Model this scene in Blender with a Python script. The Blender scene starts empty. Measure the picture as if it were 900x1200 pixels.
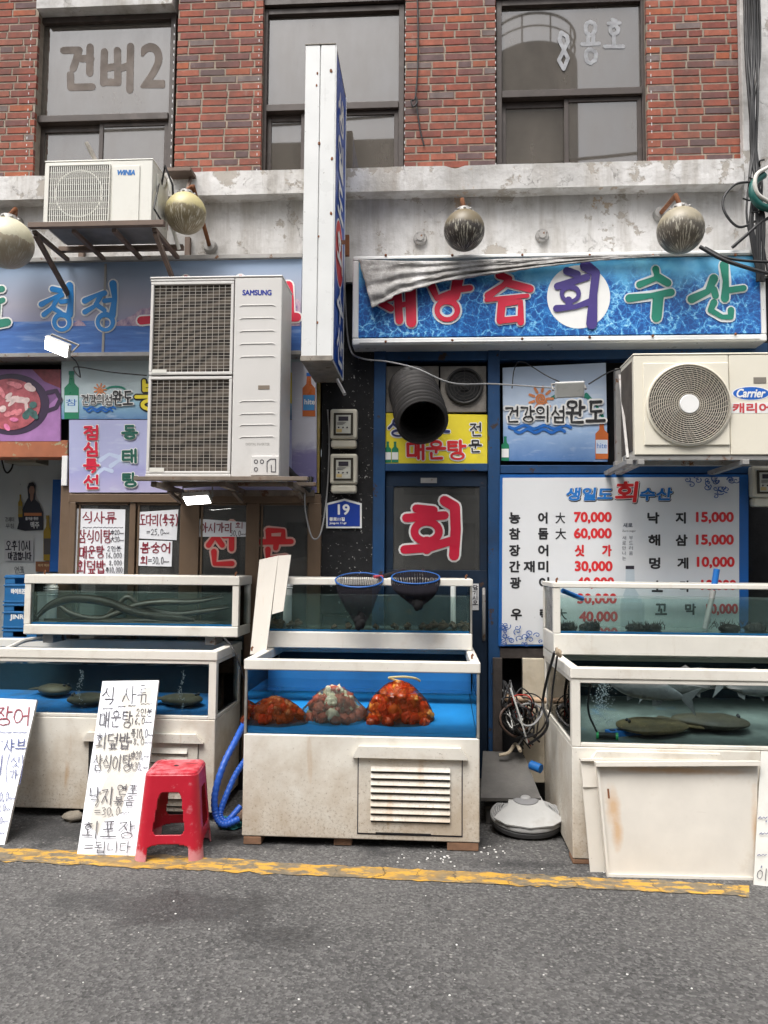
import bpy, bmesh, math, random
from mathutils import Vector, Matrix, noise
from mathutils.geometry import tessellate_polygon
random.seed(7)
sc = bpy.context.scene
COL = sc.collection
R = math.radians
PI = math.pi

# ------------------------------------------------------------------ camera
F = 900.0                                   # focal length in pixels of the 900 x 1200 photograph
YAW, PITCH, ROLL, CAMZ = 3.6, 3.8, 0.45, 1.65
cam_d = bpy.data.cameras.new('camera')
cam_d.sensor_fit = 'HORIZONTAL'; cam_d.sensor_width = 36; cam_d.lens = 36 * F / 900
cam_d.clip_start = .05; cam_d.clip_end = 500
cam = bpy.data.objects.new('camera', cam_d); COL.objects.link(cam)
CM = Matrix.Rotation(R(YAW), 3, 'Z') @ Matrix.Rotation(R(90 + PITCH), 3, 'X') @ Matrix.Rotation(R(ROLL), 3, 'Z')
CP = Vector((0, 0, CAMZ))
cam.matrix_world = Matrix.Translation(CP) @ CM.to_4x4()
sc.camera = cam

# ------------------------------------------------------------------ light
SUN_EL, SUN_AZ = 62, 205                     # overcast: a wide soft sun from behind the camera
w = bpy.data.worlds.new('World'); sc.world = w; w.use_nodes = True
nt = w.node_tree
sky = nt.nodes.new('ShaderNodeTexSky'); sky.sky_type = 'NISHITA'; sky.sun_disc = False
sky.sun_elevation = R(SUN_EL); sky.sun_rotation = R(SUN_AZ); sky.dust_density = 6; sky.air_density = 1.0
hs = nt.nodes.new('ShaderNodeHueSaturation'); hs.inputs['Saturation'].default_value = .30
nt.links.new(sky.outputs[0], hs.inputs['Color'])
nt.links.new(hs.outputs[0], nt.nodes['Background'].inputs[0])
nt.nodes['Background'].inputs[1].default_value = .15
sd = bpy.data.lights.new('sun', 'SUN'); sd.energy = 1.5; sd.angle = R(35); sd.color = (1, .965, .92)
so = bpy.data.objects.new('sun', sd); COL.objects.link(so)
az = R(SUN_AZ)
sdir = Vector((math.sin(az) * math.cos(R(SUN_EL)), math.cos(az) * math.cos(R(SUN_EL)), math.sin(R(SUN_EL))))
so.rotation_euler = sdir.to_track_quat('Z', 'Y').to_euler(); so.location = (0, -2, 12)
vs = sc.view_settings
vs.view_transform = 'Standard'; vs.look = 'None'; vs.gamma = 1; vs.use_curve_mapping = False; vs.exposure = 0.78
sc.render.engine = 'CYCLES'
cy = sc.cycles
cy.use_denoising = True; cy.max_bounces = 8; cy.transparent_max_bounces = 24; cy.caustics_reflective = False; cy.caustics_refractive = False
cy.use_adaptive_sampling = True

# ------------------------------------------------------------------ pixels to places
def ray(px, py): return CM @ Vector(((px - 450) / F, -(py - 600) / F, -1))
def P(px, py, Y):
    d = ray(px, py); return CP + d * (Y / d.y)
def G(px, py, z=0.0):
    d = ray(px, py); return CP + d * ((z - CAMZ) / d.z)
def plane_map(p0, n):
    n = Vector(n).normalized()
    def f(px, py, off=0.0):
        d = ray(px, py)
        t = (Vector(p0) - CP).dot(n) / d.dot(n)
        return CP + d * t + n * off
    return f
def wall_map(Y): return plane_map((0, Y, 0), (0, -1, 0))

# ------------------------------------------------------------------ mesh builder
class MB:
    def __init__(s): s.v = []; s.f = []; s.m = []; s.k = 0
    def face(s, pts, k=None):
        i = len(s.v); s.v += [Vector(p) for p in pts]; s.f.append(tuple(range(i, i + len(pts)))); s.m.append(s.k if k is None else k)
    def raw(s, vs_, fs):
        i = len(s.v); s.v += [Vector(p) for p in vs_]
        for f in fs: s.f.append(tuple(i + q for q in f)); s.m.append(s.k)
    def hexa(s, p):      # 4 bottom (ccw from above), 4 top
        s.raw(p, [(0, 3, 2, 1), (4, 5, 6, 7), (0, 1, 5, 4), (1, 2, 6, 5), (2, 3, 7, 6), (3, 0, 4, 7)])
    def box(s, x0, x1, y0, y1, z0, z1):
        x0, x1 = min(x0, x1), max(x0, x1); y0, y1 = min(y0, y1), max(y0, y1); z0, z1 = min(z0, z1), max(z0, z1)
        s.hexa([(x0, y0, z0), (x1, y0, z0), (x1, y1, z0), (x0, y1, z0), (x0, y0, z1), (x1, y0, z1), (x1, y1, z1), (x0, y1, z1)])
    def bar(s, a, b, wx, wz=None, up=(0, 0, 1)):
        a, b = Vector(a), Vector(b); wz = wz or wx; d = (b - a).normalized(); u = Vector(up)
        if abs(d.dot(u)) > .95: u = Vector((0, 1, 0))
        r = d.cross(u).normalized() * wx / 2; t = r.cross(d).normalized() * wz / 2
        s.hexa([a - r - t, a + r - t, b + r - t, b - r - t, a - r + t, a + r + t, b + r + t, b - r + t])
    def tube(s, pts, r, n=8, cap=True):
        pts = [Vector(p) for p in pts]; m = len(pts)
        rr = r if isinstance(r, (list, tuple)) else [r] * m
        i0 = len(s.v); prev = None
        for i, p in enumerate(pts):
            d = (pts[min(i + 1, m - 1)] - pts[max(i - 1, 0)]).normalized()
            if prev is None:
                a = Vector((0, 0, 1)) if abs(d.z) < .9 else Vector((1, 0, 0)); u = d.cross(a).normalized()
            else: u = (prev - d * prev.dot(d)).normalized()
            prev = u; q = d.cross(u)
            for j in range(n):
                t = 2 * PI * j / n; s.v.append(p + (u * math.cos(t) + q * math.sin(t)) * rr[i])
        for i in range(m - 1):
            for j in range(n):
                a = i0 + i * n; s.f.append((a + j, a + (j + 1) % n, a + n + (j + 1) % n, a + n + j)); s.m.append(s.k)
        if cap:
            s.f.append(tuple(i0 + j for j in reversed(range(n)))); s.m.append(s.k)
            s.f.append(tuple(i0 + (m - 1) * n + j for j in range(n))); s.m.append(s.k)
    def cyl(s, a, b, r, r2=None, n=20): s.tube([a, b], [r, r if r2 is None else r2], n)
    def ball(s, c, r, n=16, m=10, sq=(1, 1, 1), bump=0, bs=3, seed=0):
        c = Vector(c); i0 = len(s.v)
        for i in range(m + 1):
            p = PI * i / m
            for j in range(n):
                t = 2 * PI * j / n; d = Vector((math.sin(p) * math.cos(t), math.sin(p) * math.sin(t), math.cos(p)))
                k = r * (1 + bump * noise.noise(d * bs + Vector((seed * 7.3, seed, -seed))))
                s.v.append(c + Vector((d.x * sq[0], d.y * sq[1], d.z * sq[2])) * k)
        for i in range(m):
            for j in range(n):
                a = i0 + i * n; s.f.append((a + j, a + n + j, a + n + (j + 1) % n, a + (j + 1) % n)); s.m.append(s.k)
    def torus(s, c, r, t, axis='Y', n=40, m=8, sx=1, sz=1):
        pts = []
        c = Vector(c); i0 = len(s.v)
        for i in range(n):
            a = 2 * PI * i / n
            for j in range(m):
                b = 2 * PI * j / m; q = r + t * math.cos(b); h = t * math.sin(b)
                p = Vector((q * math.cos(a) * sx, h, q * math.sin(a) * sz))
                if axis == 'Z': p = Vector((p.x, p.z, p.y))
                if axis == 'X': p = Vector((p.y, p.x, p.z))
                s.v.append(c + p)
        for i in range(n):
            for j in range(m):
                s.f.append((i0 + i * m + j, i0 + i * m + (j + 1) % m, i0 + (i + 1) % n * m + (j + 1) % m, i0 + (i + 1) % n * m + j)); s.m.append(s.k)
    def prism(s, pts, d):    # planar outline pts, thickness vector d
        pts = [Vector(p) for p in pts]; d = Vector(d); n = len(pts)
        s.face(pts); s.face([p + d for p in reversed(pts)])
        for i in range(n): s.face([pts[(i + 1) % n], pts[i], pts[i] + d, pts[(i + 1) % n] + d])
    def poly(s, pts, mp, off):   # a flat outline in mapper units
        tri = tessellate_polygon([[Vector((p[0], -p[1], 0)) for p in pts]])
        s.raw([mp(p[0], p[1], off) for p in pts], [tuple(reversed(t)) for t in tri])
    def disc(s, cx, cy, rx, ry, mp, off, n=32):
        s.poly([(cx + rx * math.cos(2 * PI * i / n), cy + ry * math.sin(2 * PI * i / n)) for i in range(n)], mp, off)

def props(o, label=None, cat=None, group=None, kind=None):
    if label: o['label'] = label
    if cat: o['category'] = cat
    if group: o['group'] = group
    if kind: o['kind'] = kind
    return o
def thing(name, label, cat, loc=(0, 0, 0), group=None):
    o = bpy.data.objects.new(name, None); o.empty_display_size = .05; COL.objects.link(o); o.location = loc
    return props(o, label, cat, group)
def root_loc(p):
    v = Vector((0, 0, 0))
    while p is not None: v += p.location; p = p.parent
    return v
def obj(name, mb, mat, parent=None, loc=None, bevel=0, smooth=40, label=None, solid=0, bseg=2):
    me = bpy.data.meshes.new(name)
    base = root_loc(parent) if parent is not None else Vector(loc or (0, 0, 0))
    me.from_pydata([tuple(v - base) for v in mb.v], [], mb.f)
    for m in (mat if isinstance(mat, (list, tuple)) else [mat]): me.materials.append(m)
    me.polygons.foreach_set('material_index', mb.m)
    me.update()
    o = bpy.data.objects.new(name, me); COL.objects.link(o)
    if parent is not None: o.parent = parent
    else: o.location = base
    if smooth:
        me.polygons.foreach_set('use_smooth', [True] * len(me.polygons)); me.set_sharp_from_angle(angle=R(smooth))
    if solid:
        md = o.modifiers.new('solid', 'SOLIDIFY'); md.thickness = solid; md.offset = 0
    if bevel:
        md = o.modifiers.new('bevel', 'BEVEL'); md.width = bevel; md.segments = bseg; md.limit_method = 'ANGLE'; md.angle_limit = R(35)
        md.harden_normals = True
    if label: o['label'] = label
    return o
def struct(name, mb, mat, **k): return props(obj(name, mb, mat, **k), kind='structure')
def copy_tree(o, parent=None):
    c = o.copy(); COL.objects.link(c)
    if parent is not None: c.parent = parent; c.matrix_parent_inverse = o.matrix_parent_inverse
    for ch in list(o.children): copy_tree(ch, c)
    return c

# ------------------------------------------------------------------ materials
class NT:
    def __init__(s, name):
        s.mat = bpy.data.materials.new(name); s.mat.use_nodes = True; s.t = s.mat.node_tree
        s.b = s.t.nodes['Principled BSDF']; s.tc = s.t.nodes.new('ShaderNodeTexCoord'); s.co = s.tc.outputs['Object']
    def n(s, typ, **k):
        nd = s.t.nodes.new('ShaderNode' + typ)
        for a, b in k.items():
            if a.startswith('i_'): nd.inputs[a[2:].replace('_', ' ')].default_value = b
            else: setattr(nd, a, b)
        return nd
    def l(s, a, b): s.t.links.new(a, b)
    def scale(s, v):
        m = s.n('Mapping'); m.inputs['Scale'].default_value = v; s.l(s.co, m.inputs[0]); return m.outputs[0]
    def noise(s, sc_=5, det=4, rough=.55, vec=None, out='Fac'):
        nd = s.n('TexNoise'); nd.inputs['Scale'].default_value = sc_; nd.inputs['Detail'].default_value = det; nd.inputs['Roughness'].default_value = rough
        s.l(vec or s.co, nd.inputs['Vector']); return nd.outputs[out]
    def ramp(s, fac, stops, interp='LINEAR'):
        nd = s.n('ValToRGB'); cr = nd.color_ramp; cr.interpolation = interp
        while len(cr.elements) < len(stops): cr.elements.new(.5)
        for e, (p, c) in zip(cr.elements, stops):
            e.position = p; e.color = (c, c, c, 1) if isinstance(c, (int, float)) else (*c, 1)
        s.l(fac, nd.inputs[0]); return nd.outputs[0]
    def mix(s, fac, a, b, blend='MIX'):
        nd = s.n('Mix', data_type='RGBA', blend_type=blend)
        for sock, v in ((nd.inputs[0], fac), (nd.inputs[6], a), (nd.inputs[7], b)):
            if isinstance(v, (int, float)): sock.default_value = v
            elif isinstance(v, tuple): sock.default_value = (*v, 1)
            else: s.l(v, sock)
        return nd.outputs[2]
    def math(s, op, a, b=0.0):
        nd = s.n('Math', operation=op)
        for sock, v in ((nd.inputs[0], a), (nd.inputs[1], b)):
            if isinstance(v, (int, float)): sock.default_value = v
            else: s.l(v, sock)
        return nd.outputs[0]
    def sep(s, vec=None):
        nd = s.n('SeparateXYZ'); s.l(vec or s.co, nd.inputs[0]); return nd.outputs
    def bump(s, h, strength=.3, dist=.01):
        nd = s.n('Bump'); nd.inputs['Strength'].default_value = strength; nd.inputs['Distance'].default_value = dist
        s.l(h, nd.inputs['Height']); s.l(nd.outputs[0], s.b.inputs['Normal'])
    def col(s, c):
        if isinstance(c, tuple): s.b.inputs['Base Color'].default_value = (*c, 1)
        else: s.l(c, s.b.inputs['Base Color'])

def M(name, col, rough=.6, metal=0, var=.12, vs_=4, dirt=None, streak=None, speck=None, bump=0, bs=60, spec=.5, emit=0, rust=None, coat=0):
    """a painted, printed or bare surface with wear of its own"""
    t = NT(name); b = t.b
    b.inputs['Metallic'].default_value = metal; b.inputs['Specular IOR Level'].default_value = spec
    c = col
    if var:
        f = t.ramp(t.noise(vs_, 6, .6), [(.3, 1 - var), (.7, 1 + var * .6)])
        c = t.mix(1.0, col, f, 'MULTIPLY')
    if dirt:      # (colour, amount, scale)
        f = t.ramp(t.noise(dirt[2], 8, .68), [(.62 - .3 * dirt[1], 0), (.8, min(1, .35 + dirt[1]))])
        c = t.mix(f, c, dirt[0])
    if streak:    # runs down the face
        f = t.ramp(t.noise(1, 6, .62, t.scale((14, 14, 1.1))), [(.66 - .25 * streak[1], 0), (.85, min(1, .3 + streak[1]))])
        c = t.mix(f, c, streak[0])
    if rust:
        f = t.ramp(t.noise(rust[2], 7, .7), [(.70 - .2 * rust[1], 0), (.74 - .2 * rust[1], 1)])
        c = t.mix(f, c, rust[0])
    if speck:     # (colour, density, scale)
        f = t.ramp(t.noise(speck[2], 3, .75), [(.74 - .2 * speck[1], 0), (.80 - .2 * speck[1], 1)])
        c = t.mix(f, c, speck[0])
    t.col(c)
    rf = t.ramp(t.noise(9, 5, .6), [(.3, max(.03, rough - .12)), (.75, min(1, rough + .15))])
    t.l(rf, b.inputs['Roughness'])
    if coat: b.inputs['Coat Weight'].default_value = coat
    if bump: t.bump(t.noise(bs, 6, .6), bump, .006)
    if emit: b.inputs['Emission Color'].default_value = (1, .98, .94, 1); b.inputs['Emission Strength'].default_value = emit
    return t.mat

def glass(name, tint=(.95, .98, .97), ior=1.45, rough=.02, film=None, fmin=0, dust=0):
    """a pane: see-through with a mirror share that grows at a slant, and a film of dirt or painted reflection"""
    m = bpy.data.materials.new(name); m.use_nodes = True; t = m.node_tree; t.nodes.clear()
    n = lambda k: t.nodes.new('ShaderNode' + k)
    out = n('OutputMaterial'); tr = n('BsdfTransparent'); tr.inputs[0].default_value = (*tint, 1)
    gl = n('BsdfGlossy'); gl.inputs['Roughness'].default_value = rough
    fr = n('Fresnel'); fr.inputs[0].default_value = ior
    mx = n('MixShader'); t.links.new(fr.outputs[0], mx.inputs[0]); t.links.new(tr.outputs[0], mx.inputs[1]); t.links.new(gl.outputs[0], mx.inputs[2])
    last = mx.outputs[0]
    if film:
        df = n('BsdfDiffuse'); df.inputs[0].default_value = (*film, 1)
        tc = n('TexCoord'); mp = n('Mapping'); mp.inputs['Scale'].default_value = (2, 2, .8); nz = n('TexNoise'); nz.inputs['Scale'].default_value = 2.5; nz.inputs['Detail'].default_value = 9; nz.inputs['Roughness'].default_value = .65
        t.links.new(tc.outputs['Object'], mp.inputs[0]); t.links.new(mp.outputs[0], nz.inputs['Vector'])
        rp = n('ValToRGB'); rp.color_ramp.elements[0].position = .25; rp.color_ramp.elements[1].position = .75
        a, c = max(0, dust - .13), min(1, dust + .13)
        rp.color_ramp.elements[0].color = (a, a, a, 1); rp.color_ramp.elements[1].color = (c, c, c, 1)
        t.links.new(nz.outputs[0], rp.inputs[0])
        m2 = n('MixShader'); t.links.new(rp.outputs[0], m2.inputs[0]); t.links.new(last, m2.inputs[1]); t.links.new(df.outputs[0], m2.inputs[2]); last = m2.outputs[0]
    t.links.new(last, out.inputs[0]); return m
# ------------------------------------------------------------------ lettering
_fc = {}
def font_geo(s):
    if s in _fc: return _fc[s]
    cu = bpy.data.curves.new('glyphs', 'FONT'); cu.body = s; cu.size = 1; cu.resolution_u = 4
    o = bpy.data.objects.new('glyphs', cu); COL.objects.link(o)
    bpy.context.view_layer.update()
    me = bpy.data.meshes.new_from_object(o.evaluated_get(bpy.context.evaluated_depsgraph_get()))
    v = [(p.co.x, p.co.y) for p in me.vertices]; f = [tuple(p.vertices) for p in me.polygons]
    bpy.data.objects.remove(o); bpy.data.curves.remove(cu); bpy.data.meshes.remove(me)
    x0, x1 = min(p[0] for p in v), max(p[0] for p in v); y0, y1 = min(p[1] for p in v), max(p[1] for p in v)
    g = ([((p[0] - x0) / (x1 - x0 or 1), 1 - (p[1] - y0) / (y1 - y0 or 1)) for p in v], f)
    _fc[s] = g; return g
def ftext(mb, s, box, mp, off=.002, bold=0, skew=0, arc=0):
    """printed text stretched into a box given in mapper units"""
    v, f = font_geo(s); x0, y0, x1, y1 = box
    d = [(0, 0)] if not bold else [(0, 0)] + [(bold * math.cos(a * PI / 4), bold * math.sin(a * PI / 4)) for a in range(8)]
    for i, (dx, dy) in enumerate(d):
        mb.raw([mp(x0 + p[0] * (x1 - x0) + dx - skew * (p[1] - .5) * (y1 - y0), y0 + p[1] * (y1 - y0) + dy, off + i * .00006) for p in v], f)

def circ(cx=.5, cy=.5, rx=.5, ry=.5, n=14): return [(cx + rx * math.sin(2 * PI * i / n), cy - ry * math.cos(2 * PI * i / n)) for i in range(n + 1)]
CON = {
 'ㄱ': [[(0, .08), (.95, .05), (.88, .5), (.6, 1)]], 'ㄴ': [[(.05, 0), (.06, .9), (1, .84)]],
 'ㄷ': [[(.04, .06), (.95, .04)], [(.06, .06), (.05, .93), (1, .9)]],
 'ㄹ': [[(.02, .05), (.95, .03), (.95, .47), (.05, .5), (.05, .95), (1, .92)]],
 'ㅁ': [[(.05, .05), (.07, .97)], [(.05, .06), (.94, .04), (.93, .97)], [(.06, .94), (.95, .94)]],
 'ㅂ': [[(.06, 0), (.07, 1)], [(.94, 0), (.93, 1)], [(.06, .5), (.94, .48)], [(.06, .97), (.94, .97)]],
 'ㅅ': [[(.55, 0), (.44, .45), (0, 1)], [(.46, .42), (.72, .72), (1, .97)]],
 'ㅇ': [circ()],
 'ㅈ': [[(.02, .08), (.92, .04), (.6, .45), (0, 1)], [(.56, .5), (1, .97)]],
 'ㅊ': [[(.42, -.06), (.6, .08)], [(.02, .26), (.95, .22), (.6, .55), (0, 1)], [(.56, .6), (1, .98)]],
 'ㅋ': [[(0, .08), (.95, .05), (.85, .55), (.6, 1)], [(.05, .5), (.88, .42)]],
 'ㅌ': [[(.04, .05), (.95, .04)], [(.06, .05), (.05, .94), (1, .92)], [(.06, .48), (.9, .46)]],
 'ㅍ': [[(.02, .06), (.98, .04)], [(.3, .06), (.34, .92)], [(.7, .06), (.66, .92)], [(0, .95), (1, .92)]],
 'ㅎ': [[(.4, -.04), (.62, .04)], [(.04, .26), (.97, .22)], circ(.5, .68, .36, .3)],
 'ㅆ': [[(.3, 0), (.22, .5), (0, 1)], [(.25, .45), (.5, .95)], [(.75, 0), (.66, .5), (.5, .95)], [(.7, .45), (1, 1)]],
 'ㄲ': [[(0, .08), (.42, .06), (.3, 1)], [(.52, .08), (.98, .06), (.82, 1)]],
}
VV = {'ㅏ': [[(.35, 0), (.37, 1)], [(.37, .48), (1, .46)]], 'ㅑ': [[(.35, 0), (.37, 1)], [(.37, .36), (1, .34)], [(.37, .62), (1, .6)]],
      'ㅓ': [[(.75, 0), (.76, 1)], [(.05, .48), (.75, .46)]], 'ㅕ': [[(.75, 0), (.76, 1)], [(.05, .36), (.75, .34)], [(.05, .6), (.75, .58)]],
      'ㅣ': [[(.6, 0), (.62, 1)]], 'ㅐ': [[(.2, .04), (.22, .96)], [(.78, 0), (.8, 1)], [(.22, .48), (.78, .46)]],
      'ㅔ': [[(.45, .04), (.46, .96)], [(.85, 0), (.86, 1)], [(-.1, .48), (.45, .46)]]}
VH = {'ㅗ': [[(.5, .05), (.5, .75)], [(0, .8), (1, .76)]], 'ㅛ': [[(.33, .05), (.34, .75)], [(.67, .05), (.66, .75)], [(0, .8), (1, .76)]],
      'ㅜ': [[(0, .22), (1, .18)], [(.52, .2), (.5, 1)]], 'ㅠ': [[(0, .22), (1, .18)], [(.34, .2), (.28, 1)], [(.66, .2), (.68, 1)]], 'ㅡ': [[(0, .5), (1, .46)]]}
VM = {'ㅘ': ('ㅗ', 'ㅏ'), 'ㅙ': ('ㅗ', 'ㅐ'), 'ㅚ': ('ㅗ', 'ㅣ'), 'ㅝ': ('ㅜ', 'ㅓ'), 'ㅟ': ('ㅜ', 'ㅣ'), 'ㅢ': ('ㅡ', 'ㅣ'), 'ㅞ': ('ㅜ', 'ㅔ')}
LC = 'ㄱㄲㄴㄷㄸㄹㅁㅂㅃㅅㅆㅇㅈㅉㅊㅋㅌㅍㅎ'
LV = 'ㅏㅐㅑㅒㅓㅔㅕㅖㅗㅘㅙㅚㅛㅜㅝㅞㅟㅠㅡㅢㅣ'
LF = ' ㄱㄲㄳㄴㄵㄶㄷㄹㄺㄻㄼㄽㄾㄿㅀㅁㅂㅄㅅㅆㅇㅈㅊㅋㅌㅍㅎ'
OTHER = {'0': [circ(.5, .5, .4, .5)], '1': [[(.35, .15), (.55, 0), (.5, 1)]], '2': [[(.1, .25), (.4, 0), (.8, .15), (.7, .5), (.05, .97), (.95, .93)]],
 '3': [[(.1, .1), (.6, 0), (.85, .22), (.4, .45), (.85, .62), (.75, .92), (.1, .97)]], '4': [[(.6, 0), (.05, .65), (.95, .62)], [(.65, .35), (.62, 1)]],
 '5': [[(.85, .02), (.25, .04), (.15, .42), (.7, .42), (.85, .72), (.5, .98), (.08, .92)]], '6': [[(.7, 0), (.2, .45), (.15, .8), (.5, 1), (.85, .75), (.5, .5), (.2, .65)]],
 '7': [[(.1, .05), (.9, .02), (.4, 1)]], '8': [[(.75, .12), (.35, 0), (.2, .22), (.8, .7), (.5, 1), (.15, .78), (.8, .25), (.7, .1)]], '9': [[(.8, .2), (.4, 0), (.15, .25), (.5, .5), (.82, .2), (.75, 1)]],
 '=': [[(0, .38), (.9, .34)], [(0, .62), (.9, .6)]], ',': [[(.3, .85), (.2, 1.08)]], '.': [[(.3, .92), (.36, .98)]], '~': [[(0, .75), (.2, .6), (.4, .78), (.6, .6), (.8, .76), (1, .62)]],
 '(': [[(.7, 0), (.35, .3), (.35, .7), (.7, 1)]], ')': [[(.3, 0), (.65, .3), (.65, .7), (.3, 1)]], '-': [[(.1, .5), (.9, .47)]],
 '大': [[(.02, .36), (.98, .32)], [(.5, 0), (.46, .4), (.02, 1)], [(.5, .42), (.98, .98)]], '中': [[(.1, .25), (.12, .68)], [(.1, .27), (.9, .25), (.88, .68)], [(.1, .66), (.9, .65)], [(.5, 0), (.5, 1)]],
 '/': [[(.8, 0), (.2, 1)]], "'": [[(.5, 0), (.45, .2)]], '·': [[(.45, .48), (.55, .52)]]}
NARROW = {'1': .55, ',': .4, '.': .35, '(': .5, ')': .5, ' ': .45, "'": .3, '=': .8, '~': 1.1, '·': .4, '2': .62, '0': .6, '3': .6, '5': .6, '8': .6, '6': .6, '7': .6, '-': .6}
def glyph(ch):
    o = ord(ch)
    if 0xAC00 <= o <= 0xD7A3:
        k = o - 0xAC00; c, v, f = LC[k // 588], LV[k % 588 // 28], LF[k % 28]; out = []
        def put(sts, b):
            for s in sts: out.append([(b[0] + x * (b[2] - b[0]), b[1] + y * (b[3] - b[1])) for x, y in s])
        fin = f != ' '
        if v in VV:
            if fin: put(CON[c], (.04, .05, .55, .52)); put(VV[v], (.58, 0, 1, .6)); put(CON[f], (.22, .66, .92, 1))
            else: put(CON[c], (.02, .12, .52, .84)); put(VV[v], (.55, 0, 1, 1))
        elif v in VH:
            if fin: put(CON[c], (.22, .02, .78, .34)); put(VH[v], (0, .36, 1, .62)); put(CON[f], (.2, .68, .82, 1))
            else: put(CON[c], (.18, .03, .82, .5)); put(VH[v], (0, .5, 1, 1))
        else:
            h, q = VM[v]
            if fin: put(CON[c], (.05, .02, .55, .32)); put(VH[h], (0, .34, .62, .6)); put(VV[q], (.6, 0, 1, .64)); put(CON[f], (.22, .68, .9, 1))
            else: put(CON[c], (.06, .05, .58, .46)); put(VH[h], (0, .48, .64, .9)); put(VV[q], (.62, 0, 1, 1))
        return out
    return OTHER.get(ch, [])
class Ink:
    """brush or pen strokes laid on a surface, each a hair above the last"""
    def __init__(s, mb, mp, off=.002): s.mb, s.mp, s.off, s.i = mb, mp, off, 0
    def stroke(s, pts, wd, taper=True):
        n = len(pts)
        if n < 2: return
        L = 0
        ws = [wd * (1 if not taper else (1.06 - .36 * math.sin(PI * min(1, i / (n - 1) * .95)) )) for i in range(n)]
        for i in range(n - 1):
            (ax, ay), (bx, by) = pts[i], pts[i + 1]; l = math.hypot(bx - ax, by - ay) or 1e-6
            nx, ny = -(by - ay) / l / 2, (bx - ax) / l / 2
            o = s.off + s.i * .00002; s.i += 1
            s.mb.raw([s.mp(ax + nx * ws[i], ay + ny * ws[i], o), s.mp(bx + nx * ws[i + 1], by + ny * ws[i + 1], o), s.mp(bx - nx * ws[i + 1], by - ny * ws[i + 1], o), s.mp(ax - nx * ws[i], ay - ny * ws[i], o)], [(0, 1, 2, 3)])
        for i in range(n):
            o = s.off + s.i * .00002; s.i += 1
            s.mb.raw([s.mp(pts[i][0] + ws[i] / 2 * math.cos(k * PI / 5), pts[i][1] + ws[i] / 2 * math.sin(k * PI / 5), o) for k in range(10)], [tuple(range(10))])
    def word(s, text, box, wd, jit=.02, slant=0, taper=True, rnd=None):
        x0, y0, x1, y1 = box; rnd = rnd or random
        adv = [NARROW.get(c, 1) for c in text]; tot = sum(adv) + .14 * (len(text) - 1); x = x0; k = (x1 - x0) / tot
        for c, a in zip(text, adv):
            dy = rnd.uniform(-jit, jit) * (y1 - y0)
            for st in glyph(c):
                pts = [(x + (px + rnd.uniform(-jit, jit)) * a * k + slant * (.5 - py) * (y1 - y0), y0 + dy + (py + rnd.uniform(-jit, jit)) * (y1 - y0)) for px, py in st]
                s.stroke(pts, wd, taper)
            x += (a + .14) * k
def ink(mb, text, box, wd, mp, off=.002, jit=.02, slant=0, taper=True, seed=None):
    Ink(mb, mp, off).word(text, box, wd, jit, slant, taper, random.Random(seed if seed is not None else text))
def quadmesh(c4, mp, off):
    mb = MB(); mb.raw([mp(x, y, off) for x, y in c4], [(0, 1, 2, 3)]); return mb
def slab(mb, c4, mp, t, off=0):
    """a flat rectangle in the picture given real thickness behind its face"""
    a = [mp(x, y, off) for x, y in c4]; b = [mp(x, y, off) for x, y in c4]
    d = mp(*c4[0], off - t) - mp(*c4[0], off)
    mb.prism(a, d)
def rect(x0, y0, x1, y1): return [(x0, y0), (x0, y1), (x1, y1), (x1, y0)]
def wbox(mb, x0, y0, x1, y1, Y, d):
    """box whose front face on depth Y spans the pixels"""
    cx, cy = (x0 + x1) / 2, (y0 + y1) / 2
    mb.box(P(x0, cy, Y).x, P(x1, cy, Y).x, Y, Y + d, P(cx, y1, Y).z, P(cx, y0, Y).z)
def frame_box(mb, x0, y0, x1, y1, t, Y, d):
    """four butted bars round a rectangle, t pixels wide"""
    wbox(mb, x0, y0, x1, y0 + t, Y, d); wbox(mb, x0, y1 - t, x1, y1, Y, d)
    wbox(mb, x0, y0 + t, x0 + t, y1 - t, Y, d); wbox(mb, x1 - t, y0 + t, x1, y1 - t, Y, d)

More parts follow.
